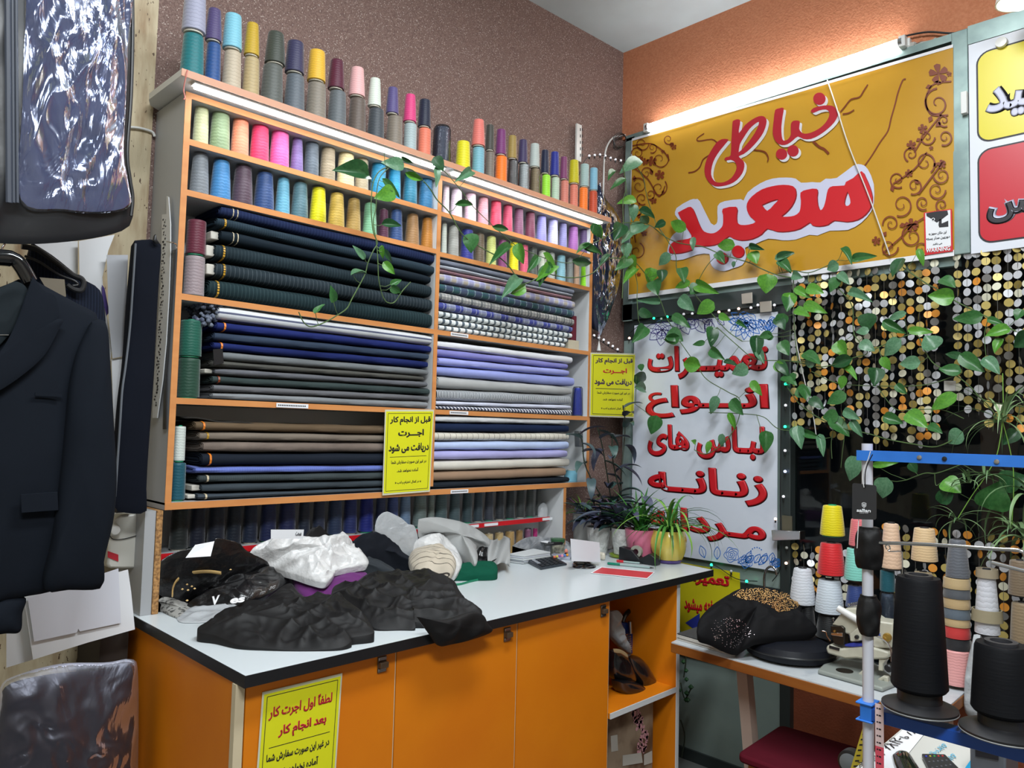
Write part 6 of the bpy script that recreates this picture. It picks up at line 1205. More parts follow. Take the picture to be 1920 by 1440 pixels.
mb = MB(); mb.tube(smooth_path(mx([(1320, 530), (1400, 565), (1460, 610), (1505, 680), (1520, 780), (1522, 870)], XM-.045), 5), .0022, 8); mb.build('steel_guide_wire', M_STEEL, sm)
mb = MB(); a, c = at(*c8(935, 110), 'x', XM), at(*c8(1090, 75), 'x', XM); mb.tube([a.lerp(c, k/50)+Vector((.006*cos(k*.9), 0, .006*sin(k*.9))) for k in range(51)], .0013, 5); mb.build('tension_spring', M_STEEL, sm)
mb = MB(); mb.tube(smooth_path(mx([(720, 285), (745, 280), (735, 310), (770, 350)], XM-.02), 4), .0012, 5); mb.tube(smooth_path(mx([(585, 455), (640, 470), (655, 520), (700, 590)], XM-.03), 4), .002, 6); mb.build('thread_guide', M_STEEL, sm)
MB().prism(mx([(890, 640), (1000, 615), (1190, 640), (1190, 655), (1000, 668), (900, 660)], XM-.03), (.02, 0, 0)).build('blue_cloth_strip', cmat((36, 48, 140), .7), sm)
lettering('K', *mx([(1345, 485), (1385, 490), (1345, 520)], XM-.0235), cmat((30, 70, 170), .4), sm, bold=.06)
# ------------------------------------------------------------------ overlock cones behind the table
XC = 1.825
def oc(label, l, r_, top, bot, rgb, ox, oy, sc, t=.74, core='d', wrap=False, x=XC):
    lx, rx, ty, by = ox+l/sc, ox+r_/sc, oy+top/sc, oy+bot/sc
    c = at((lx+rx)/2, by, 'x', x); tp = at((lx+rx)/2, ty, 'x', x); d = (c-CAM).dot(FW); rad = (rx-lx)/2/F_PX*d*.97
    z = max(c.z, ZTB+.001); return cone(label, x, c.y, z, rad, max(.02, tp.z-z), rgb, t, core, wrap, 'large cones standing behind the side table')
K = (1460, 900, 4.8)
oc('black thread cone at table back under the left white cone', 190, 330, 1125, 1330, (24, 25, 28), *K)
oc('plain white thread cone, leftmost behind the beaded dress', 100, 330, 785, 1122, (206, 210, 218), *K, t=.66)
oc('black thread cone at table back under the red stack', 335, 560, 1205, 1420, (22, 24, 26), *K)
oc('white thread cone under the red cone', 330, 585, 888, 1200, (200, 210, 220), *K)
oc('bright red thread cone between white and yellow cones', 350, 595, 558, 858, (206, 32, 40), *K)
oc('yellow thread cone topping the red and white stack', 375, 592, 222, 506, (222, 206, 10), *K, core='g')
oc('dark navy thread cone at table back behind the machine', 590, 790, 1150, 1420, (26, 34, 64), *K)
oc('blue thread cone under the mint cone', 605, 785, 945, 1150, (38, 60, 120), *K)
oc('mint green thread cone below the pink one', 592, 800, 605, 905, (128, 204, 190), *K)
oc('pink thread cone behind the hang tag', 635, 800, 345, 600, (214, 112, 118), *K)
oc('plastic-wrapped blue gray cone behind the machine', 915, 1050, 1010, 1400, (70, 90, 112), *K, wrap=True)
oc('deep teal thread cone below the tall blush cone', 915, 1045, 808, 1005, (6, 78, 92), *K, t=.92)
oc('tall blush thread cone with yellow ends', 922, 1108, 380, 806, (222, 188, 160), *K, t=.66)
oc('small beige thread cone behind the big black cone', 1205, 1400, 820, 1100, (204, 180, 140), *K)
oc('beige thread cone topping its stack beside the blush one', 1200, 1425, 425, 735, (214, 184, 142), *K)
J = (1440, 860, 2.4833)
oc('pale pink thread cone at table back right corner', 812, 945, 880, 1052, (226, 160, 158), *J, t=.92)
for i, (t0, b0, col, nm) in enumerate(((830, 885, (34, 34, 38), 'black'), (775, 832, (196, 54, 54), 'red'), (735, 778, (188, 162, 120), 'lower beige'), (690, 742, (92, 104, 116), 'lower gray'), (640, 695, (186, 160, 118), 'middle beige'), (600, 648, (84, 88, 94), 'middle gray'), (552, 604, (190, 166, 124), 'upper beige'))):
    oc('%s band cone in the tall nested stack above the pale pink cone' % nm, 820, 938, t0, b0, col, *J, t=.92)
oc('tall gray thread cone topping the nested stack', 832, 935, 372, 558, (96, 100, 108), *J, t=.66)
oc('black thread cone under the white one at right', 962, 1075, 825, 880, (20, 20, 22), *J, t=.92, x=1.83)
oc('taupe-topped white thread cone right of the nested stack', 968, 1075, 512, 825, (204, 206, 214), *J, t=.66, x=1.83)
for k, (t0, b0, col) in enumerate(((512, 552, (150, 138, 116)), (700, 755, (148, 138, 112)))):
    a = at(J[0]+1020/J[2], J[1]+(t0+b0)/2/J[2], 'x', 1.83); h = .5*(at(J[0]+1020/J[2], J[1]+t0/J[2], 'x', 1.83).z-at(J[0]+1020/J[2], J[1]+b0/J[2], 'x', 1.83).z)
    d = (a-CAM).dot(FW); rr_ = (.030, .041)[k]
    tag(MB().lathe([(rr_*1.02, -h), (rr_*.97, h), (rr_*.9, h), (rr_*.95, -h)], (1.83, a.y, a.z), 28, cap=False).build('patterned_sleeve', mat('taupe_band', col, .7)), ('taupe band wrapped at the top of the white cone', 'dotted taupe band around the middle of the white cone')[k], 'band')
oc('brown thread cone at the right frame edge, upper', 1125, 1230, 470, 640, (120, 104, 84), *J, t=.82, x=1.84)
oc('taupe thread cone at the right frame edge, lower', 1135, 1240, 665, 860, (136, 118, 92), *J, t=.82, x=1.84)
wp = thing('white_plastic_bag', 'limp white plastic bag hanging right of the side table', 'plastic bag', at(1822, 1270, 'x', 1.80))
mb = MB(); soft(mb, [at(x, y, 'x', 1.78) for x, y in ((1826, 1190), (1840, 1195), (1832, 1250), (1828, 1300), (1842, 1345), (1812, 1340), (1808, 1300), (1812, 1250))], NX, .02, res=60, rings=12, amp=.01, skirt=.01); mb.build('bag_film', M_CLEARB, wp)
# ================================================================== thread stand in the foreground
XK = .46
rk = thing('thread_stand', 'foreground thread stand of white posts and blue channel bars', 'stand', at(1627, 1335, 'x', XK))
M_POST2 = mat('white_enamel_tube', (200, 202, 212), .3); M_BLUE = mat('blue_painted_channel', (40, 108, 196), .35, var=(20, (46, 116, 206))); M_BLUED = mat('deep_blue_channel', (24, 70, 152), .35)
yp = at(1627, 1100, 'x', XK).y; ztp = at(1633, 832, 'x', XK).z
MB().lathe([(.0085, ZF+.0), (.0085, ztp)], (XK, yp, 0), 20).build('post', M_POST2, rk)
MB().lathe([(.0085, ZF+.0), (.0085, ztp)], (XK, yp-.46, 0), 20).build('post', M_POST2, rk)
zt1, zt0 = at(1640, 845, 'x', XK).z, at(1640, 864, 'x', XK).z
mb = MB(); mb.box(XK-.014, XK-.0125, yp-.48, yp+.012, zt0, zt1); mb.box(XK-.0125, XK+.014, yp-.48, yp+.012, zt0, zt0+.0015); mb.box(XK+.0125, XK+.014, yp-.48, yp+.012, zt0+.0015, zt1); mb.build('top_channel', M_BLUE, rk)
for px in (1724, 1771, 1869):
    p = at(px, 853+(px-1640)*.055, 'x', XK-.0145); mb = MB(); mb.lathe([(.0035, 0), (.0035, -.001), (.002, -.0014), (0, -.0014)], p, 16, 'x'); mb.build('eyelet', M_STEEL if px != 1771 else M_BLACK, rk)
zb1, zb0 = at(1640, 1325, 'x', XK).z, at(1640, 1348, 'x', XK).z
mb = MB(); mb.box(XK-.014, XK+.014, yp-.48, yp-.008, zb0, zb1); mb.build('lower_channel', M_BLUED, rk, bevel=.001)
q = [at(x, y, 'x', XK-.014) for x, y in ((1617, 1317), (1640, 1327), (1640, 1360), (1616, 1352))]
mb = MB(); mb.box(XK-.017, XK+.017, yp-.012, yp+.014, q[3].z, q[3].z+.0025); mb.box(XK-.017, XK+.017, yp-.012, yp+.014, q[0].z-.003, q[0].z); mb.box(XK-.0145, XK-.0125, yp-.010, yp+.008, q[3].z, q[0].z); mb.build('clamp', M_BLUE, rk, bevel=.001)
def wrap(label, x0, x1, y0, y1, seed):
    a, c = at((x0+x1)/2, y0, 'x', XK), at((x0+x1)/2, y1, 'x', XK); d = (a-CAM).dot(FW); rr_ = (x1-x0)/2/F_PX*d
    mb = MB(); H = a.z-c.z
    def f(u, v):
        an = 2*pi*u; r0 = rr_*(.72+.34*sin(pi*min(1, max(0, v*1.05)))**.6+.22*noise.noise(Vector((cos(an)*1.5+seed, sin(an)*1.5, v*3)))); return Vector((XK+r0*cos(an), a.y+r0*sin(an), c.z+H*v))
    mb.grid(f, 40, 22, closed_u=True); n0 = 0
    mb.f.append(tuple(range(39, -1, -1))); mb.m.append(0); mb.f.append(tuple(21*40+i for i in range(40))); mb.m.append(0)
    tag(mb.build('black_cloth_wrap', M_BLKCL), label, 'cloth wrap')
wrap('black cloth wrapped round the white post at the chrome rod', 1606, 1652, 988, 1066, 1)
wrap('black cloth knot bound round the white post lower down', 1609, 1649, 1116, 1190, 5)
ro = thing('chrome_rod', 'chrome thread guide rod sticking out from the white post', 'rod', at(1700, 1020, 'x', XK))
mb = MB(); mb.tube(smooth_path([at(x, y, 'x', XK-.005) for x, y in ((1646, 1018), (1700, 1019), (1780, 1023), (1860, 1029), (1900, 1031), (1916, 1034), (1922, 1044), (1926, 1070))], 5), .0028, 12); mb.build('rod', M_STEEL, ro)
mb = MB(); mb.tube(smooth_path([at(x, y, 'x', XK-.006) for x, y in ((1663, 1030), (1660, 1024), (1666, 1022), (1669, 1029), (1665, 1033), (1675, 1034), (1690, 1034), (1692, 1042), (1692, 1080))], 4), .001, 6); mb.build('wire_loop', M_STEEL, ro)
mb = MB(); mb.tube([at(1860, 1055, 'x', XK-.03), at(1940, 1075, 'x', XK-.03)], .003, 10); tag(mb.build('chrome_rod_tip', M_STEEL), 'short second chrome rod near the right frame edge', 'rod')
def big_cone(label, xl, xr, ybase, ytop, disc_l, disc_r, ydisc, x, tp):
    p = at((xl+xr)/2, ybase, 'x', x); tpz = at((xl+xr)/2, ytop, 'x', x).z; d = (p-CAM).dot(FW); r0 = (xr-xl)/2/F_PX*d*.97; rd = (disc_r-disc_l)/2/F_PX*d*.95; zd = at((xl+xr)/2, ydisc, 'x', x).z
    t = thing('big_thread_cone', label, 'thread cone', (x, p.y, zd)); c = (x, p.y, 0); Z0, Z1_ = p.z, tpz; H = Z1_-Z0
    MB().lathe([(r0*.93, Z0), (r0, Z0+.004), (r0*(1+tp)/2, Z0+H*.5), (r0*tp, Z1_-.006), (r0*tp*.93, Z1_), (r0*tp*.45, Z1_-.001)], c, 48).build('wound_thread', mat('black_wound_thread', (11, 13, 18), .6, bump=(300, .3, .001), spec=.2, stretch=(.1, .1, 1)), t)
    MB().lathe([(r0*.46*tp/.8, Z1_-.02), (r0*.5*tp/.8, Z1_+.004), (r0*.36, Z1_+.004), (r0*.33, Z1_-.02)], c, 28, cap=False).build('cone_mouth', mat('dark_grey_cone', (52, 52, 56), .4), t)
    MB().lathe([(rd, zd), (rd, zd+.003), (rd*.8, zd+.0075), (r0*.78, zd+.011), (r0*.78, Z0-.004), (r0*.9, Z0-.001)], c, 48).build('base_disc', mat('worn_black_disc', (26, 26, 29), .45), t)
    MB().lathe([(rd*1.0, zd-.0022), (rd*1.012, zd-.0008), (rd, zd-.0001)], c, 48).build('disc_rim', mat('grey_rim', (130, 132, 132), .4), t); return t
big_cone('large black thread cone on the stand, left of two', 1674, 1774, 1290, 1082, 1659, 1795, 1326, XK, .8)
big_cone('large black thread cone on the stand at right frame edge', 1826, 1932, 1335, 1207, 1804, 1954, 1372, XK-.005, .86)
# hang tag
ht = thing('swing_tag', 'black clothing hang tag on the white post', 'tag', at(1620, 940, 'x', XK-.03))
XT = XK-.032
def tg(pts, x=XT): return [at(1460+a/4.8, 900+b_/4.8, 'x', x) for a, b_ in pts]
MB().prism(tg([(662, 40), (675, 28), (868, 48), (880, 62), (880, 345), (866, 358), (672, 352), (660, 340)]), (.0006, 0, 0)).build('tag_card', mat('matte_black_card', (40, 41, 44), .5), ht)
lettering('sallan', *tg([(703, 257), (830, 262), (703, 288)], XT-.0004), M_PAPER, ht, bold=.035)
lettering('COLLECTION', *tg([(728, 291), (806, 294), (728, 300)], XT-.0004), M_PAPER, ht, bold=.0)
mb = MB(); C_ = lambda pts: tg(pts, XT-.0006)
for P in (((750, 208), (768, 203), (787, 210), (785, 235), (768, 250), (752, 234), (750, 208)), ((760, 214), (762, 232), (768, 238)), ((778, 214), (776, 232), (770, 238)), ((768, 212), (768, 240))): flat_ribbon(mb, C_(P), .0008, NX)
mb.build('shield_emblem', M_PAPER, ht)
mb = MB(); mb.tube(smooth_path([at(x, y, 'x', XT-.001) for x, y in ((1620, 914), (1617, 895), (1620, 880), (1628, 860), (1632, 846))], 4), .0007, 5); mb.build('string', M_WHITE, ht); mb = MB(); mb.tube(smooth_path([at(x, y, 'x', XT-.001) for x, y in ((1622, 914), (1622, 890), (1626, 872), (1636, 852))], 4), .0009, 5); mb.build('string', M_BLACK, ht); mb = MB(); mb.tube([at(1610, 974, 'x', XT+.002), at(1607, 1028, 'x', XT+.002)], .0007, 5); mb.build('string', M_WHITE, ht)
# measuring tapes and pulley
mt = thing('measuring_tape', 'pink and white measuring tape hanging on the white post', 'measuring tape', at(1648, 1400, 'x', XK-.02))
q = [at(1641, 1318, 'x', XK-.018), at(1657, 1324, 'x', XK-.018)]
yw0, yw1 = q[0].y, q[1].y; zt_ = q[0].z; z2 = at(1650, 1400, 'x', XK-.018).z
MB().box(XK-.0186, XK-.018, yw1, yw0, z2, zt_).build('white_length', mat('pinkish_white_tape', (216, 190, 190), .45), mt)
MB().box(XK-.0186, XK-.018, yw1, yw0, z2-.22, z2).build('pink_length', mat('rose_tape', (206, 78, 96), .45), mt)
mb = MB(); z = zt_-.006
while z > z2-.2: mb.box(XK-.0189, XK-.0186, yw1+.004, yw1+.0075, z-.0022, z); mb.box(XK-.0189, XK-.0186, yw1+.0085, yw1+.0105, z-.0022, z); z -= .0105
mb.build('tape_figures', M_INK, mt)
yt = thing('measuring_tape', 'yellow measuring tape hanging behind the white post', 'measuring tape', at(1615, 1400, 'x', .62))
P = [at(x, y, 'x', .6) for x, y in ((1622, 1350), (1630, 1350), (1612, 1450), (1592, 1450))]
MB().prism([P[0], P[1], P[2], P[3]], (.0006, 0, 0)).build('tape_length', mat('yellow_tape', (206, 186, 60), .45), yt)
mb = MB()
for i in range(9):
    t = .05+i*.1; a = P[0].lerp(P[3], t); c = P[1].lerp(P[2], t); e_ = a.lerp(c, .25); f = a.lerp(c, .7); dn = (P[3]-P[0])*.028; mb.prism([e_, f, f+dn, e_+dn], (-.0004, 0, 0))
mb.build('tape_figures', M_INK, yt)
pu = thing('small_castor_wheel', 'small gray and black wheel low behind the white post', 'wheel', at(1597, 1425, 'x', .75))
c = at(1597, 1428, 'x', .75); MB().lathe([(.020, -.012), (.024, -.010), (.024, .010), (.020, .012)], c, 32, 'x').build('tyre', M_BLACK, pu); MB().lathe([(.019, -.0135), (.006, -.016), (.0, -.016)], c, 28, 'x').build('hub', mat('grey_hub', (112, 118, 122), .4), pu)
# box, telephone handset and remote at the bottom right
ZX = -.33
bx = thing('carton_box', 'white cardboard box with handwritten note at the bottom right', 'box', at(1760, 1420, 'z', ZX))
q = [at(1705, 1362, 'z', ZX), at(1600, 1470, 'z', ZX), at(1860, 1560, 'z', ZX), at(1822, 1388, 'z', ZX)]
q = [at(1700, 1358, 'z', ZX), at(1585, 1455, 'z', ZX), at(1790, 1560, 'z', ZX), at(1880, 1405, 'z', ZX)]
q_box = list(q)
MB().prism([p-Vector((0, 0, .10)) for p in q], (0, 0, .10)).build('carton', mat('grey_white_carton', (190, 190, 184), .6), bx, bevel=.001)
def bxp(u, v, h=.0012): return q[0].lerp(q[3], u).lerp(q[1].lerp(q[2], u), v)+Vector((0, 0, h))
MB().prism([bxp(.03, .12), bxp(.24, .03), bxp(.30, .7), bxp(.05, .9)], (0, 0, .0004)).build('note_sheet', M_PAPER, bx)
lettering('۰۹۱۲-۸۷۱۱-۹۸۷۱', bxp(.19, .05, .0024), bxp(.10, .75, .0024), bxp(.10, .04, .0024), M_INK, bx, bold=.0)
lettering('۲۵۸-۷۵', bxp(.09, .3, .0024), bxp(.04, .85, .0024), bxp(.03, .3, .0024), M_INK, bx, bold=.0)
for u, v in ((.48, .18), (.62, .28)): lettering('۸۹۶۲۱۵', bxp(u+.06, v, .0018), bxp(u, v+.22, .0018), bxp(u, v-.02, .0018), cmat((90, 170, 200), .5), bx, bold=.01)
MB().prism([bxp(.8, .2), bxp(.97, .1), bxp(.97, .35), bxp(.8, .42)], (0, 0, .0006)).build('cyan_label', cmat((20, 160, 210), .4), bx)
ph = thing('telephone_handset', 'black telephone handset lying on the white box', 'telephone', at(1690, 1430, 'z', ZX))
mb = MB(); soft(mb, [at(x, y, 'z', ZX+.004) for x, y in ((1672, 1418), (1685, 1409), (1702, 1412), (1716, 1430), (1735, 1470), (1700, 1480), (1678, 1440))], (0, 0, 1), .012, res=48, rings=10, amp=0, skirt_z=ZX+.001); mb.build('shell', M_GLOSSB, ph)
rm = thing('remote_control', 'dark remote control with coloured buttons on the white box', 'remote control', at(1760, 1430, 'z', ZX))
r4 = [at(1728, 1421, 'z', ZX+.002), at(1757, 1480, 'z', ZX+.002), at(1812, 1462, 'z', ZX+.002), at(1772, 1422, 'z', ZX+.002)]
MB().prism(r4, (0, 0, .008)).build('case', mat('charcoal_remote', (36, 38, 42), .4), rm, bevel=.002)
for i in range(3):
    for j in range(5):
        u, v = .12+j*.17, .12+i*.2; p = r4[0].lerp(r4[3], u).lerp(r4[1].lerp(r4[2], u), v)+Vector((0, 0, .0082)); col = (((60, 70, 200), (190, 180, 50), (60, 170, 80), (200, 60, 60), (200, 60, 60)) if i == 0 else ((96, 98, 104),)*5)[j]; MB().lathe([(.0018, 0), (.0016, .0012)], p, 8).build('button', cmat(col, .4), rm)
mo = thing('machine_motor', 'gray motor housing with yellow warning label, bottom right', 'motor', at(1850, 1425, 'x', .62))
q = [at(1818, 1394, 'x', .66), at(1886, 1402, 'x', .66), at(1886, 1520, 'x', .66), at(1820, 1520, 'x', .66)]; MB().prism(q, (.09, 0, 0)).build('housing', mat('grey_motor_enamel', (92, 96, 104), .4), mo, bevel=.003)
lq = [at(1829, 1397, 'x', .658), at(1872, 1406, 'x', .658), at(1872, 1426, 'x', .658), at(1829, 1418, 'x', .658)]; MB().prism(lq, (.001, 0, 0)).build('black_plate', M_INK, mo); lq = [at(1829, 1397, 'x', .657), at(1872, 1406, 'x', .657), at(1872, 1415, 'x', .657), at(1829, 1406, 'x', .657)]; MB().prism(lq, (.0006, 0, 0)).build('yellow_label', cmat((216, 196, 20), .4), mo)
mb = MB().prism([at(1832, 1404, 'x', .6565), at(1836, 1399, 'x', .6565), at(1840, 1406, 'x', .6565)], (-.0003, 0, 0)).build('warning_triangle', M_INK, mo)
# low machine table carrying box and motor
lt = thing('machine_table', 'machine table top mostly hidden below the bottom right box', 'table', (.8, -1.85, ZF))
MB().prism([Vector((p.x, p.y, ZX-.128)) for p in q_box], (0, 0, .027)).build('tabletop', M_MBASE, lt)
for x, y in [(p.x*.85+sum(r.x for r in q_box)/4*.15, p.y*.85+sum(r.y for r in q_box)/4*.15) for p in q_box]: MB().box(x-.02, x+.02, y-.02, y+.02, ZF, ZX-.13).build('leg', M_DFRAME, lt)
# ================================================================== climbing plants
M_LEAF = {}
def leafmat(n, c1, c2): 
    m = mat(n, c1, .35, var=(9, c2), spec=.45, coord='Generated'); b = m.node_tree.nodes['Principled BSDF']; b.inputs['Subsurface Weight'].default_value = .0
    return m
LEAVES = [leafmat('pothos_leaf_mid', (42, 92, 44), (58, 108, 56)), leafmat('pothos_leaf_dark', (26, 66, 36), (40, 84, 46)), leafmat('pothos_leaf_bright', (92, 150, 50), (70, 128, 44)), leafmat('pothos_leaf_pale', (96, 136, 104), (72, 116, 84))]
M_STEM = mat('green_stem', (82, 108, 60), .5, var=(20, (62, 84, 48))); M_STEMD = mat('dark_stem', (38, 48, 34), .5)
def heart_mesh(wd, fold, curl, m):
    me = bpy.data.meshes.new('leaf'); mb = MB(); NU, NV = 7, 13
    def f(u, v):
        s_ = (u-.5)*2; t = v
        half = wd*.5*(sin(pi*min(1, t**.62))**.8)*(1.08-.25*t) if 0 < t < 1 else 0
        x = -.14*(1-t)*abs(s_)**1.2*(1 if t < .5 else 0)*(1-2*t)+t; y = s_*half
        return Vector((x, y, fold*abs(y)*1.0-curl*t*t+.02*sin(t*9)*s_))
    mb.grid(f, NU, NV); me.from_pydata(mb.v, [], mb.f); me.materials.append(m); me.polygons.foreach_set('use_smooth', [True]*len(me.polygons)); me.validate(); return me
HM = [[heart_mesh(1.0, f, c, m) for f, c in ((.25, .12), (.45, .2), (.12, .3))] for m in LEAVES]
def blend_pt(px, py, yo=-.12, xo=2.19):
    a = at(px, py, 'y', yo); b_ = at(px, py, 'x', xo); return a if (a-CAM).dot(FW) < (b_-CAM).dot(FW) else b_
vrnd = random.Random(77)
class Vine:
    def __init__(s, label, ptf, group='pothos vines'):
        s.root = None; s.label = label; s.ptf = ptf; s.paths = []; s.leaves = []
    def path(s, pts, ox, oy, sc, r=.0022):
        s.paths.append((smooth_path([s.ptf(ox+x/sc, oy+y/sc) for x, y in pts], 6), r)); return s
def leaf_add(parent, name, base, tip, wpx, tone, kind=None):
    v = tip-base; L_ = v.length; d = ((base+tip)/2-CAM).dot(FW); wd = wpx/F_PX*d*1.1
    toc = (CAM-base).normalized(); n = (toc+Vector((vrnd.uniform(-.45, .45), vrnd.uniform(-.45, .45), vrnd.uniform(-.1, .55)))).normalized()
    x = v.normalized(); y = n.cross(x).normalized(); z = x.cross(y)
    me = HM[tone][vrnd.randrange(3)]; o = bpy.data.objects.new(name, me); COL.objects.link(o); o.parent = parent
    M3 = Matrix((x*L_, y*max(wd, .3*L_), z*L_)).transposed().to_4x4(); M3.translation = base-parent_loc(parent); o.matrix_local = M3; return o
def grow(vines, leaves, ptf):
    for vn in vines:
        vn.root = thing('pothos_vine', vn.label, 'plant', vn.paths[0][0][0]); vn.stems = [(p, r) for p, r in vn.paths]
    for (bx_, by_, tx, ty, w_) in leaves:
        base = ptf(bx_, by_); tip = ptf(tx, ty); toc = (CAM-base).normalized(); base = base+toc*.012; tip = tip+toc*(.012+vrnd.uniform(-.01, .03))
        best = min(((min((p-base).length for p in pa), vn, pa) for vn in vines for pa, r in vn.paths), key=lambda q: q[0])
        vn, pa = best[1], best[2]; a = min(pa, key=lambda p: (p-base).length)
        if (a-base).length < .14: vn.stems.append(([a, a.lerp(base, .5)+Vector((0, 0, -.006)), base], .0011))
        L_ = hypot(tx-bx_, ty-by_); tone = vrnd.choice((0, 0, 1, 2, 3)) if L_ > 9 else vrnd.choice((0, 2))
        leaf_add(vn.root, 'leaf', base, tip, w_, tone)
    for vn in vines:
        mb = MB()
        for p, r in vn.stems: mb.tube(p, r, 6)
        mb.build('stem', M_STEM, vn.root)
def L(lst, ox, oy, sc): return [(ox+a/sc, oy+b_/sc, ox+c/sc, oy+d/sc, w_/sc) for a, b_, c, d, w_ in lst]
SV = (560, 260, 4.0); S3 = (740, 180, 4.174); S6 = (780, 420, 4.3636); SR = (1100, 240, 3.6); SW = (1460, 460, 3.6); SP = (1150, 540, 2.57)
sh = lambda px, py: at(px, py, 'y', -.125)
v1 = Vine('long pothos vine dangling over the dark suiting bolts', sh)
v1.path([(670,210),(600,250),(560,330),(545,450),(545,560),(560,700),(590,780),(560,840),(520,930),(500,1010),(455,1100),(400,1200),(360,1275),(280,1330),(200,1375),(100,1410),(40,1380),(0,1300)], *SV, r=.002)
v1.path([(640,95),(650,190),(670,212)], *SV, r=.0012)
v1.path([(680,215),(610,290),(585,400),(580,520),(560,620),(580,760),(590,850),(595,950),(600,1050),(620,1150),(640,1200),(670,1230),(720,1225),(780,1140),(840,1075)], *SV, r=.0018)
v1.path([(670,210),(760,215),(850,235),(930,310)], *SV)
v2 = Vine('pothos vine crossing the right thread shelves on a dark stem', sh)
v2.path([(225,665),(280,730),(330,810),(400,880),(440,930),(500,1040),(560,1110),(700,1200),(820,1265),(900,1340),(970,1450)], *S3, r=.0024)
v2.path([(160,520),(300,540),(400,600),(520,740),(600,850),(700,950),(830,1070),(950,1170),(1100,1240),(1250,1290),(1400,1300),(1510,1180)], *S3, r=.0016)
v2.path([(860,495),(930,475),(1060,410),(1130,420),(1270,440),(1430,410),(1530,320),(1600,280),(1690,285)], *S6, r=.0024)
grow([v1, v2], L([(500,270,285,215,150),(775,195,650,170,95),(780,140,865,190,32),(815,262,940,315,52),(645,315,780,440,48),(705,395,600,440,115),(1022,150,1090,240,90),(1035,225,1050,345,55),(640,640,775,645,62),(490,890,425,810,48),(625,810,620,900,46),(640,840,715,935,42),(645,935,720,1015,62),(405,1020,515,985,32),(695,1090,775,1055,45),(700,1110,770,1160,62),(260,1215,245,1105,62),(125,1300,188,1218,46)], *SV)
 + L([(590,595,490,655,72),(490,850,630,842,50),(600,1090,590,1215,120),(780,1025,905,1048,38),(895,1190,750,1290,52),(970,1170,1000,1315,92),(1115,1270,1045,1370,65),(1235,1335,1130,1420,92),(1180,1245,1315,1380,62),(1410,1290,1555,1312,66),(1560,1010,1610,1125,72),(1530,1165,1420,1215,52),(1500,1190,1640,1235,42)], *S3)
 + L([(830,460,715,580,95),(790,560,930,490,80),(1060,330,1130,370,60),(1070,350,1000,480,90)], *S6), sh)
W1 = Vine('pothos vine climbing beside the shelf end and frame post', blend_pt)
W1.path([(240,1150),(250,900),(250,700),(245,500),(265,400),(245,250)], *SR); W1.path([(330,250),(380,330),(400,430),(430,540),(470,650)], *SR, r=.0018); W1.path([(240,640),(380,640),(450,670)], *SR); W1.path([(265,400),(290,600),(300,850),(340,1040),(340,1150),(350,1300)], *SR, r=.0018)
W1.path([(0,790),(60,770),(150,720),(240,650)], *SR, r=.0016)
W2 = Vine('pothos vine running across the banner lower edge', blend_pt)
W2.path([(450,670),(540,740),(640,780),(780,800),(900,850),(1000,880),(1100,910),(1180,950),(1280,990),(1380,1010)], *SR, r=.0024); W2.path([(890,850),(820,920),(770,1000),(740,1070)], *SR, r=.0018)
W2.path([(0,190),(100,170),(200,185),(300,150),(400,100)], *SW, r=.002)
W3 = Vine('pothos vine descending over the white door poster', blend_pt)
W3.path([(470,650),(540,750),(600,860),(610,960),(680,1060),(750,1150),(850,1260),(950,1370),(1050,1440)], *SR, r=.0022); W3.path([(240,880),(290,875),(360,940),(440,1050),(500,1170),(540,1280),(600,1380)], *SR)
W3.path([(500,190),(590,270),(680,340),(790,350),(950,355)], *SP, r=.002); W3.path([(315,250),(400,370),(450,440),(550,500),(610,540),(600,640),(540,740),(450,800),(390,780)], *SP, r=.002); W3.path([(460,600),(600,605),(720,620),(800,680),(950,690)], *SP, r=.0018); W3.path([(690,610),(735,760)], *SP, r=.0014); W3.path([(105,560),(160,600),(205,640)], *SP, r=.0014)
W4 = Vine('pothos vine tangled over the left part of sequin curtain', blend_pt)
W4.path([(100,230),(100,400),(110,600),(130,790)], *SW, r=.0022); W4.path([(330,230),(450,340),(500,430),(510,600),(600,720),(500,760),(300,820),(130,790),(0,770)], *SW, r=.002); W4.path([(60,960),(150,1080),(300,1180),(450,1240),(600,1270),(740,1310),(900,1340),(1060,1360),(1200,1300)], *SW, r=.0022); W4.path([(220,850),(400,930),(700,950),(1000,940),(1240,860)], *SW, r=.0016); W4.path([(370,1240),(355,1330),(360,1440)], *SW, r=.0014); W4.path([(445,1280),(430,1400),(420,1500)], *SW, r=.0012)
W5 = Vine('pothos vine hanging over the right part of sequin curtain', blend_pt)
W5.path([(840,150),(1000,260),(1060,290),(1200,380),(1400,480),(1600,580)], *SW, r=.0024); W5.path([(610,720),(760,650),(920,600),(980,700),(1050,800),(1200,880),(1300,960),(1400,1050),(1656,1090)], *SW, r=.002); W5.path([(665,950),(780,1100),(900,1110),(1100,1110),(1250,1170)], *SW, r=.0016); W5.path([(1400,750),(1390,600),(1420,480)], *SW, r=.0014)
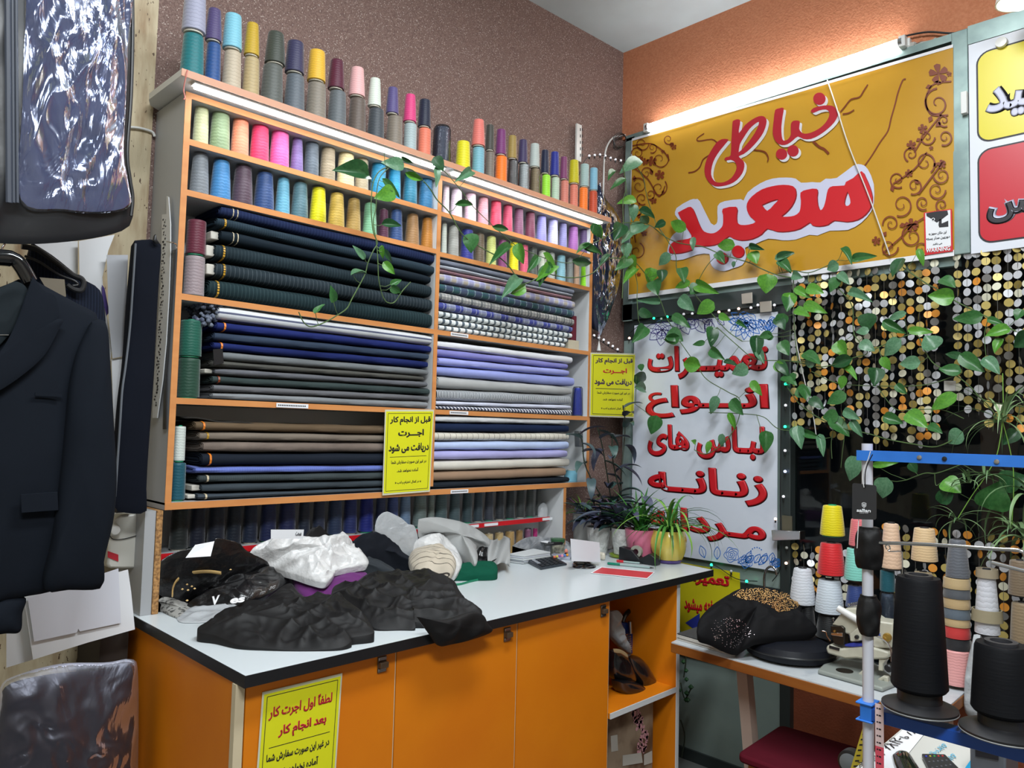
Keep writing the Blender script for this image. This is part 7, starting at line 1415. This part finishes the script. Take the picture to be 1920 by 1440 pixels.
RL = L([(345,215,255,265,85),(190,295,145,335,48),(250,345,175,385,32),(320,480,235,490,60),(315,525,320,625,64),(365,560,470,600,60),(375,600,420,650,60),(525,640,455,668,52),(655,680,545,620,75),(235,660,190,750,95),(380,660,285,720,100),(290,710,240,770,56),(270,785,265,870,72),(150,860,85,925,44),(60,660,95,750,72),(-20,800,105,840,52),(290,880,350,970,85),(290,880,215,940,75),(330,960,250,1030,66),(430,955,425,1050,98),(505,965,510,1035,68),(555,860,475,925,70),(455,1040,475,1120,95),(640,955,660,1030,74),(685,1040,590,1085,50),(985,790,865,790,76),(1105,800,1190,818,42),(1115,845,1150,912,78),(1285,880,1400,840,50),(1305,900,1380,960,68),(1215,1000,1215,1115,125),(1370,1125,1360,1230,90),(750,1065,700,1120,84),(750,1060,872,1110,75),(640,1150,720,1232,86),(845,1185,740,1255,90),(360,1245,458,1262,68),(590,1270,690,1335,64),(560,1380,640,1425,98),(385,1350,320,1440,84),(845,1350,840,1440,80),(1290,1280,1330,1345,78),(900,1265,960,1295,48),(1240,1390,1160,1412,54),(480,1170,345,1165,34),(720,745,712,820,40),(880,850,930,905,60),(1000,905,985,945,30),(1395,990,1450,1010,60)], *SR) \
 + L([(310,235,240,255,52),(480,200,475,278,54),(600,165,640,190,22),(435,262,380,275,26),(475,300,530,345,48),(410,375,328,360,70),(690,240,690,332,60),(765,235,705,232,32),(540,355,600,370,28),(640,385,570,415,60),(700,305,725,360,38),(785,365,835,412,48),(810,265,845,322,58),(670,455,710,515,40),(495,530,468,610,44),(575,545,622,612,58),(560,610,590,682,30),(205,625,183,706,66),(735,700,735,792,62),(525,710,515,770,34),(465,745,445,797,28),(820,430,880,450,50),(110,425,176,458,64),(110,480,172,488,50),(130,370,138,400,30),(870,680,912,762,70),(890,490,950,520,64),(820,130,800,190,55),(395,745,378,735,24)], *SP) \
 + L([(70,335,60,442,88),(120,295,215,352,56),(200,290,302,318,76),(395,225,340,305,78),(410,195,475,258,56),(395,130,322,165,76),(510,90,652,68,60),(430,30,500,112,50),(0,80,102,45,56),(5,110,90,182,66),(830,100,760,206,96),(945,35,982,132,44),(1105,230,1192,275,84),(1165,350,1008,340,108),(490,320,622,367,60),(185,400,302,442,70),(120,440,206,472,64),(600,470,590,572,116),(600,575,518,580,56),(845,460,722,502,50),(720,520,858,596,66),(890,575,1038,580,54),(1050,690,990,605,126),(810,650,688,742,100),(560,660,642,702,76),(400,660,452,746,96),(180,735,282,792,82),(480,770,343,812,80),(240,790,165,792,64),(430,830,532,887,66),(655,840,650,942,100),(700,765,752,842,60),(940,790,812,800,86),(1355,480,1180,500,86),(1545,570,1393,602,82),(1420,500,1517,532,46),(1700,600,1590,692,116),(1230,750,1113,725,50),(1240,750,1388,852,96),(1395,770,1492,862,86),(1215,850,1078,830,80),(0,790,62,872,66),(110,880,30,932,56),(165,960,192,1042,80),(220,1040,298,1092,70),(440,1010,318,1062,86),(440,890,418,972,54),(800,945,862,1002,54),(1180,1020,1008,1102,92),(450,1120,542,1172,64),(360,1180,482,1284,96),(720,1160,838,1197,76),(880,1140,1002,1222,106),(1020,1220,1102,1262,60),(130,1235,150,1372,76),(180,1265,278,1302,50),(280,1290,302,1422,54),(1230,1270,1128,1332,106),(1600,1260,1520,1342,86),(500,1190,562,1292,56),(390,1150,288,1160,86),(1640,440,1600,500,70),(1500,640,1450,720,60)], *SW)
grow([W1, W2, W3, W4, W5], RL, blend_pt)
big = Vine('pothos stem with big round leaves behind the blue bar', blend_pt)
big.path([(0,480),(200,405),(330,405),(500,350),(620,300)], 1700, 820, 6.0, r=.002); big.path([(315,410),(330,540),(400,510),(480,570)], 1700, 820, 6.0, r=.0016)
grow([big], L([(430,500,610,610,210),(400,720,520,520,150),(930,770,1050,520,330),(1080,520,1310,440,240),(40,300,120,400,100)], 1700, 820, 6.0)+[(1662, 900, 1652, 935, 32), (1607, 862, 1585, 900, 34), (1640, 872, 1680, 868, 12)], blend_pt)
# ------------------------------------------------------------------ strap-leaved plants
def strap(mb, base, dirv, length, wd, droop, seg=10, twist=0):
    base = Vector(base); h = Vector((dirv[0], dirv[1], 0)); h = h.normalized() if h.length > 1e-6 else Vector((1, 0, 0)); up0 = dirv[2]; P = []; p = base.copy(); ang = atan2(up0, hypot(dirv[0], dirv[1]))
    for i in range(seg+1):
        P.append(p.copy()); p = p+(h*cos(ang)+Vector((0, 0, 1))*sin(ang))*(length/seg); ang -= droop/seg
    side = h.cross(Vector((0, 0, 1))).normalized(); vs = []
    for i, q in enumerate(P):
        t = i/seg; w_ = wd*(.55+.45*min(1, t*4))*(1-t**2.6); w_ = max(w_, .0004); vs += [q+side*w_/2, q+Vector((0, 0, -w_*.22)), q-side*w_/2]
    return mb.add(vs, [f for i in range(seg) for f in ((3*i, 3*i+1, 3*i+4, 3*i+3), (3*i+1, 3*i+2, 3*i+5, 3*i+4))])
def tuft(parent, base, n, lmin, lmax, wd, seed, mats, elev=(.5, 1.4), droop=(1.2, 2.6), spread=.01, az=(0, 2*pi), name='leaf'):
    r = random.Random(seed)
    for i in range(n):
        a = r.uniform(*az); e = r.uniform(*elev); mb = MB(); strap(mb, Vector(base)+Vector((r.uniform(-spread, spread), r.uniform(-spread, spread), 0)), (cos(a)*cos(e), sin(a)*cos(e), sin(e)), r.uniform(lmin, lmax), wd*r.uniform(.75, 1.15), r.uniform(*droop)); mb.build(name, r.choice(mats), parent, smooth=60)
GS = [mat('spider_leaf_green', (62, 128, 44), .4), mat('spider_leaf_lime', (120, 166, 70), .4), mat('spider_leaf_dark', (40, 96, 38), .4)]
PS = [mat('purple_heart_leaf', (84, 82, 112), .45, var=(8, (66, 88, 92))), mat('purple_heart_dark', (52, 56, 74), .45), mat('purple_green_leaf', (62, 90, 86), .45)]
SOIL = mat('potting_soil', (40, 30, 24), .9, bump=(80, 1, .004))
def potc(px, py): p = at(px, py, 'z', ZCT); return p
yp_ = thing('yellow_pot_plant', 'spider plant in ribbed yellow pot on purple saucer', 'potted plant', at(1253, 1056, 'z', ZCT)); c = at(1253, 1054, 'z', ZCT)
MB().lathe([(.036, .001), (.052, .002), (.058, .014), (.054, .014), (.0, .012)], c, 36).build('saucer', mat('violet_saucer', (86, 66, 132), .35), yp_)
mb = MB(); NL = 8
def potf(u, v):
    a = 2*pi*u; z = .015+.118*v; r0 = (.050+.024*sin(pi*min(1, v*1.0)*.78+.2))*(1+.045*abs(sin(a*NL/2+ (pi/2 if v > .5 else 0)*0+v*2.4))); return c+Vector((r0*cos(a), r0*sin(a), z))
mb.grid(potf, 72, 16, closed_u=True); mb.build('pot', mat('pale_yellow_glaze', (206, 186, 84), .22, coat=.4), yp_, smooth=25)
MB().lathe([(.062, .122), (.0, .126)], c, 30).build('soil', SOIL, yp_)
tuft(yp_, c+Vector((0, 0, .128)), 54, .18, .36, .013, 5, GS, elev=(.5, 1.45), droop=(1.4, 3.0), spread=.022)
pk = thing('pink_pot_plant', 'upright green strap-leaf plant in a pink pot', 'potted plant', (1.87, -.315, ZCT)); c = Vector((1.87, -.315, ZCT))
MB().lathe([(.044, .001), (.048, .01), (.066, .11), (.068, .13), (.064, .13), (.060, .112), (0, .112)], c, 36).build('pot', mat('pink_glazed_pot', (204, 112, 140), .3), pk)
MB().lathe([(.052, .112), (.0, .114)], c, 30).build('soil', SOIL, pk)
lettering('Calpendo', *[at(x, y, 'x', c.x-.056) for x, y in ((1188, 994), (1214, 996), (1188, 999))], M_CRIM, pk, bold=.02) if 0 else None
tuft(pk, c+Vector((0, 0, .112)), 32, .14, .27, .016, 8, [GS[0], GS[2]], elev=(.9, 1.5), droop=(.6, 1.8), spread=.02)
def purple(label, base, n, seed, pot, sc=1.0):
    t = thing('purple_heart_plant', label, 'potted plant', base); c = Vector(base)
    if pot:
        r0, h, m = pot
        mb = MB(); mb.grid(lambda u, v: c+Vector((r0*(.8+.25*v)*(1+.05*noise.noise(Vector((cos(2*pi*u)*4, sin(2*pi*u)*4, v*5+seed))))*cos(2*pi*u), r0*(.8+.25*v)*(1+.05*noise.noise(Vector((cos(2*pi*u)*4, sin(2*pi*u)*4, v*5+seed))))*sin(2*pi*u), .001+h*v)), 48, 10, closed_u=True); mb.f.append(tuple(range(47, -1, -1))); mb.m.append(0); mb.build('pot', m, t, smooth=20)
        MB().lathe([(r0*.96, h*.93), (.0, h*.95)], c, 28).build('soil', SOIL, t)
    rr = random.Random(seed)
    for i in range(n):
        a = rr.uniform(0, 2*pi); top = c+Vector((0, 0, pot[1]*.95 if pot else 0)); e = rr.uniform(.7, 1.4); d = Vector((cos(a)*cos(e), sin(a)*cos(e), sin(e))); Ls = rr.uniform(.06, .20)*sc
        P = [top+d*Ls*k/5+Vector((cos(a), sin(a), -.6))*(.03*(k/5)**2) for k in range(6)]; MB().tube(P, .0028, 6).build('stem', M_STEMD if i % 2 else mat('purple_stem', (72, 46, 66), .5), t)
        for k in range(2, 6):
            b2 = a+k*2.3+rr.uniform(-.5, .5); mb = MB(); strap(mb, P[k], (cos(b2), sin(b2), rr.uniform(.0, .9)), rr.uniform(.08, .14)*sc, .046*sc, rr.uniform(.6, 1.8), 8); mb.build('leaf', PS[(i+k) % 3], t, smooth=60)
    return t
M_CRINK = mat('crinkled_white_wrap', (190, 192, 190), .4, bump=(40, 1, .01))
purple('purple heart plant in crinkled white pot by rack end', (1.83, -.115, ZCT), 9, 3, (.050, .12, M_CRINK))
purple('purple heart plant in crinkled white pot with green saucer', (1.86, -.225, ZCT+.014), 10, 13, (.046, .11, M_CRINK))
sc_ = thing('green_saucer', 'lime green saucer under the crinkled white pot', 'saucer', (1.86, -.225, ZCT)); MB().lathe([(.03, .001), (.052, .003), (.056, .013), (.05, .013), (.0, .011)], (1.86, -.225, ZCT), 32).build('dish', mat('lime_saucer', (128, 150, 30), .35), sc_)
pv = thing('hanging_purple_plant', 'tall purple trailing plant beside the shelf right end', 'potted plant', (1.98, -.03, ZCT+.001))
rr = random.Random(21)
for k, P in enumerate((((1150, 965), (1140, 900), (1130, 840), (1120, 800)), ((1160, 960), (1165, 890), (1172, 800), (1168, 760)), ((1145, 960), (1100, 880), (1092, 830), (1085, 812)), ((1170, 950), (1150, 870), (1148, 820)))):
    pts = smooth_path([at(x, y, 'y', -.06-.01*k) for x, y in P], 5); MB().tube(pts, .003, 6).build('stem', M_STEMD, pv)
    for i in range(2, len(pts), 2):
        b2 = i*2.2+k+rr.uniform(-.4, .4); mb = MB(); strap(mb, pts[i], (cos(b2), -abs(sin(b2))*.6, rr.uniform(-.2, 1.0)), rr.uniform(.09, .15), .046, rr.uniform(.8, 2.2), 8); mb.build('leaf', PS[(i+k) % 3], pv, smooth=60)
MB().lathe([(.03, 0), (.04, .002), (.048, .09), (.044, .09), (.0, .085)], (1.98, -.03, ZCT+.001), 28).build('pot', M_CRINK, pv)
sb = thing('spider_plant', 'variegated spider plant behind the purple plants', 'potted plant', (1.88, .02, ZCT)); MB().lathe([(.03, .001), (.036, .002), (.044, .165), (.04, .165), (.0, .16)], (1.88, .02, ZCT), 28).build('pot', M_WHITE, sb); tuft(sb, (1.88, .02, ZCT+.16), 34, .09, .17, .008, 15, [GS[1], GS[0]], elev=(.3, 1.4), droop=(1, 2.4))
# spider plants hanging in the window at the right
hs = thing('hanging_spider_plant', 'pale spider plant hanging in the window at right', 'plant', at(1880, 800, 'x', 2.15))
for i, (px, py, n, lm, sd) in enumerate(((1880, 790, 26, .26, 3), (1850, 890, 12, .13, 4), (1794, 975, 12, .13, 6), (1815, 905, 12, .12, 7), (1897, 990, 10, .12, 8), (1935, 930, 24, .34, 9), (1925, 1010, 16, .26, 12))):
    tuft(hs, at(px, py, 'x', 2.14), n, lm*.6, lm, .009 if i not in (5, 6) else .015, sd, [mat('pale_variegated_leaf', (128, 158, 110), .45), mat('grey_green_leaf', (96, 128, 86), .45)], elev=(-.2, 1.3), droop=(.8, 2.6))
mb = MB()
for P in (((1880, 790), (1870, 850), (1850, 890), (1822, 930), (1794, 975)), ((1880, 790), (1900, 880), (1897, 990)), ((1880, 700), (1882, 790))): mb.tube(smooth_path([at(x, y, 'x', 2.145) for x, y in P], 5), .0015, 6)
mb.build('runner', GS[1], hs)
# trailing succulent low by the door
ts = thing('trailing_plant', 'dark trailing plant hanging behind the counter right end', 'plant', at(1280, 1200, 'x', 2.2))
rr = random.Random(5)
for k, P in enumerate((((1278, 1190), (1286, 1230), (1282, 1270)), ((1276, 1280), (1284, 1310), (1296, 1290)), ((1276, 1350), (1284, 1380), (1278, 1420)))):
    pts = smooth_path([at(x, y, 'x', 2.2) for x, y in P], 5); MB().tube(pts, .003, 6).build('stem', M_STEMD, ts)
    if k < 2:
        for p in pts[::2]:
            mb = MB(); r0 = rr.uniform(.008, .014); mb.lathe([(0, -r0), (r0, 0), (0, r0)], p+Vector((0, rr.uniform(-.015, .015), rr.uniform(-.01, .01))), 7); mb.build('leaf', LEAVES[1], ts)
# ------------------------------------------------------------------ sequin curtains (bead curtains nobody could count)
SQM = [mat(n, c, .3, .2) for n, c in (('gold_sequin', (196, 176, 104)), ('silver_sequin', (200, 202, 208)), ('bronze_sequin', (150, 132, 70)), ('orange_sequin', (226, 150, 60)), ('pearl_sequin', (224, 222, 200)), ('dark_sequin', (120, 118, 116)))]
def sequins(label, y0, y1, z1, zfun, step, seed, orange, x=2.255):
    rr = random.Random(seed); mb = MB(); y = y0
    while y > y1:
        zz = z1; zend = zfun(y)+rr.uniform(-.05, .05)
        mb.mat(5); mb.tube([(x, y, z1+.01), (x, y, zend)], .0006, 4)
        while zz > zend:
            if rr.random() > .07:
                a = rr.gauss(0, .55); t = rr.gauss(0, .15); u = Vector((sin(a), cos(a), 0)); v = Vector((sin(t)*cos(a), -sin(t)*sin(a), cos(t)))
                k = rr.random(); mb.mat(3 if k < orange else rr.choice((0, 0, 1, 1, 2, 4, 5))); mb.disc((x+rr.uniform(-.008, .008), y+rr.uniform(-.003, .003), zz), u, v, .0148, 14)
            zz -= rr.uniform(.029, .036)
        y -= step*rr.uniform(.85, 1.2)
    return tag(mb.build('sequin_curtain', SQM, smooth=0), label, 'curtain', kind='stuff')
sequins('gold and silver sequin strand curtain in the shop window, left section', -.815, -1.375, .90, lambda y: .30-.10*(y+.8)/-.6 if y > -1.0 else .24, .030, 1, .16)
sequins('gold and silver sequin strand curtain in the window, right section', -1.43, -2.1, .915, lambda y: .30, .028, 2, .03)
sequins('lower gold and orange sequin strands behind the cones', -.82, -1.05, -.22, lambda y: -.40, .034, 3, .4)
sequins('lower gold sequin strands behind the right thread cones', -1.18, -1.9, -.10, lambda y: -.60, .034, 4, .25)
# white ribbon strap in front of the window
mb = MB(); mb.tube(smooth_path([at(x, y, 'x', 2.2) for x, y in ((1487, 580), (1493, 640), (1510, 720), (1525, 780), (1533, 840))], 5), .004, 6, .4); tag(mb.build('white_strap', M_WHITE), 'thin white strap hanging before the door post and curtain', 'strap')
tag(MB().prism([at(x, y, 'x', 2.22) for x, y in ((1770, 714), (1792, 714), (1791, 733), (1770, 733))], (.004, 0, 0)).build('white_square_sticker', mat('grey_white_sticker', (190, 188, 184), .5)), 'small square white sticker between the sequin curtains', 'sticker')
# ------------------------------------------------------------------ fairy lights
GL = {k: mat('bulb_'+k, c, .3, emit=e) for k, c, e in (('white', (214, 214, 220), .35), ('warm', (255, 205, 180), 1.2), ('green', (30, 235, 150), 2.2), ('blue', (190, 205, 255), 1.2), ('unlit', (190, 192, 188), 0))}
def fairy(label, path, bulbs, x, ptf=None):
    ptf = ptf or (lambda a, b_: at(a, b_, 'x', x)); t = thing('fairy_light_string', label, 'lights', ptf(*path[0]))
    MB().tube(smooth_path([ptf(*p) for p in path], 5), .0018, 6).build('wire', M_BLACK, t)
    for px, py, k in bulbs:
        c = ptf(px, py); b_ = MB().lathe([(0, -.0065), (.0046, -.0046), (.0065, 0), (.0046, .0046), (0, .0065)], c, 12).build('bulb', GL[k], t); MB().lathe([(.0036, -.016), (.0036, -.005)], c, 8).build('socket', M_BLACK, b_)
fairy('fairy lights strung along the top of the door poster', [(1180, 625), (1215, 600), (1260, 598), (1310, 594), (1360, 590), (1420, 583), (1462, 575)], [(1226, 597, 'green'), (1251, 594, 'green'), (1240, 598, 'unlit'), (1269, 591, 'white'), (1282, 589, 'white'), (1298, 588, 'white'), (1348, 585, 'warm'), (1367, 582, 'white'), (1385, 579, 'warm'), (1408, 577, 'white'), (1421, 572, 'white'), (1452, 572, 'white'), (1180, 634, 'warm')], 2.24)
fairy('fairy lights running down the dark door post', [(1470, 590), (1466, 700), (1464, 800), (1463, 900), (1463, 980), (1464, 1060), (1448, 1090)], [(1474, 644, 'warm'), (1473, 720, 'green'), (1473, 760, 'white'), (1472, 800, 'green'), (1472, 845, 'white'), (1472, 884, 'blue'), (1469, 931, 'white'), (1454, 973, 'warm'), (1475, 1027, 'unlit'), (1474, 1056, 'warm')], 2.235)
fairy('fairy lights over the wall above the right shelf end', [(1085, 330), (1100, 297), (1130, 291), (1160, 300), (1180, 306)], [(1105, 292, 'white'), (1115, 291, 'white'), (1125, 290, 'white'), (1135, 292, 'white'), (1145, 296, 'white'), (1154, 299, 'white'), (1164, 301, 'white')], 0, lambda a, b_: at(a, b_, 'y', .06))
fairy('fairy lights sloping behind the right yellow notice', [(1112, 630), (1130, 642), (1150, 655), (1168, 662)], [(1114, 629, 'white'), (1123, 633, 'white'), (1132, 637, 'white'), (1141, 643, 'white'), (1149, 649, 'white'), (1158, 655, 'white')], 0, lambda a, b_: at(a, b_, 'y', .05))
fairy('fairy lights low on the door beside the counter end', [(1300, 1050), (1340, 1060), (1380, 1085), (1420, 1090)], [(1334, 1059, 'green'), (1371, 1071, 'unlit'), (1400, 1090, 'green')], 2.24)
# door hardware
lk = thing('door_lock', 'chrome box lock on the dark door post', 'lock', at(1472, 1000, 'x', 2.22))
q = [at(x, y, 'x', 2.2) for x, y in ((1446, 994), (1500, 996), (1500, 1012), (1448, 1014))]; MB().prism(q, (.05, 0, 0)).build('lock_case', M_STEEL, lk, bevel=.002); MB().prism([at(x, y, 'x', 2.235) for x, y in ((1466, 966), (1485, 968), (1485, 994), (1466, 994))], (.006, 0, 0)).build('strike_plate', mat('brushed_plate', (120, 116, 100), .35, .8), lk)
for lab, q in (('metal hinge plate above the door poster corner', ((1424, 566), (1446, 564), (1447, 584), (1425, 586))), ('metal bracket plate on the rail under the banner', ((1390, 551), (1410, 548), (1411, 568), (1391, 570)))):
    tag(MB().prism([at(x, y, 'x', 2.235) for x, y in q], (.004, 0, 0)).build('hinge_plate', mat('worn_steel_plate', (176, 172, 162), .35, .7), bevel=.001), lab, 'hinge')
door = bpy.data.objects['door_1']; MB().tube(smooth_path([at(x, y, 'x', 2.2) for x, y in ((1434, 1110), (1433, 1085), (1437, 1068), (1446, 1062), (1454, 1068), (1456, 1078))], 5), .005, 12).build('door_handle', M_STEEL, door)
# metal rail, cable and bagged garment at the right end of the shelf
sr = tag(MB().box(*[at(1086, 260, 'y', .1).x, at(1095, 260, 'y', .1).x], .115, .125, at(1090, 305, 'y', .12).z, at(1090, 236, 'y', .12).z).build('slotted_rail', M_WHITE), 'short slotted metal rail on the brown wall above the cones', 'rail')
mb = MB()
mb.tube(smooth_path([at(x, y, 'y', .11) for x, y in ((1131, 370), (1132, 330), (1133, 300), (1138, 275), (1150, 258), (1165, 255), (1185, 250), (1205, 243))], 5), .0045, 8); tag(mb.build('white_cable', M_WHITE), 'white cable rising in the wall corner by the banner', 'cable')
mb = MB()
for k in range(4): mb.tube(smooth_path([at(1162+12*cos(a*.9+k), 262+13*sin(a*.9+k*.8)+k*2, 'y', .04+.008*k) for a in range(8)], 4), .002, 6)
tag(mb.build('tangled_wires', M_BLACK), 'black tangled wires at the corner top of the banner', 'wires')
g3 = thing('bagged_garment', 'navy garment in clear plastic hanging past the shelf right end', 'garment', at(1135, 500, 'y', .06))
mb = MB(); soft(mb, [at(x, y, 'y', .07) for x, y in ((1124, 345), (1132, 375), (1150, 400), (1160, 430), (1158, 500), (1140, 560), (1132, 600), (1124, 622), (1114, 600), (1112, 500), (1116, 420))], NY, .02, res=80, rings=20, amp=.012, s=(14, 14, 5), skirt=.03); mb.build('garment', fabric((34, 42, 66), noise_amt=.25), g3)
mb = MB(); soft(mb, [at(x, y, 'y', .045) for x, y in ((1123, 335), (1134, 370), (1154, 395), (1166, 430), (1163, 520), (1146, 580), (1134, 612), (1122, 632), (1112, 600), (1110, 500), (1113, 420))], NY, .02, res=120, rings=40, amp=.014, s=(22, 22, 8), seed=4); mb.build('plastic_cover', film('clear_garment_cover', (205, 210, 222), .04, .1, (10, .4)), g3)
mb = MB(); c = at(1123, 650, 'y', .04); mb.lathe([(.0, .03), (.003, .02), (.009, -.01), (.011, -.02), (0, -.02)], c, 14); mb.tube([c+Vector((0, 0, .03)), c+Vector((.004, 0, .075))], .001, 5); tag(mb.build('white_tassel', M_WHITE), 'small white tassel hanging above the right yellow notice', 'tassel')
tag(MB().prism([at(x, y, 'y', -.02) for x, y in ((1086, 808), (1093, 808), (1094, 838), (1087, 838))], (0, .03, 0)).build('clamp_plate', mat('grey_clamp', (110, 114, 116), .35, .6), bevel=.002), 'gray clamp plate on the shelf right side board', 'clamp')

mb = MB()
for i in range(5):
    for dx in (1088.3, 1092.2):
        p = at(dx, 243+i*12, 'y', .1145); mb.box(p.x-.0028, p.x+.0028, .1138, .1149, p.z-.007, p.z+.007)
mb.build('slots', M_BLACK, sr)
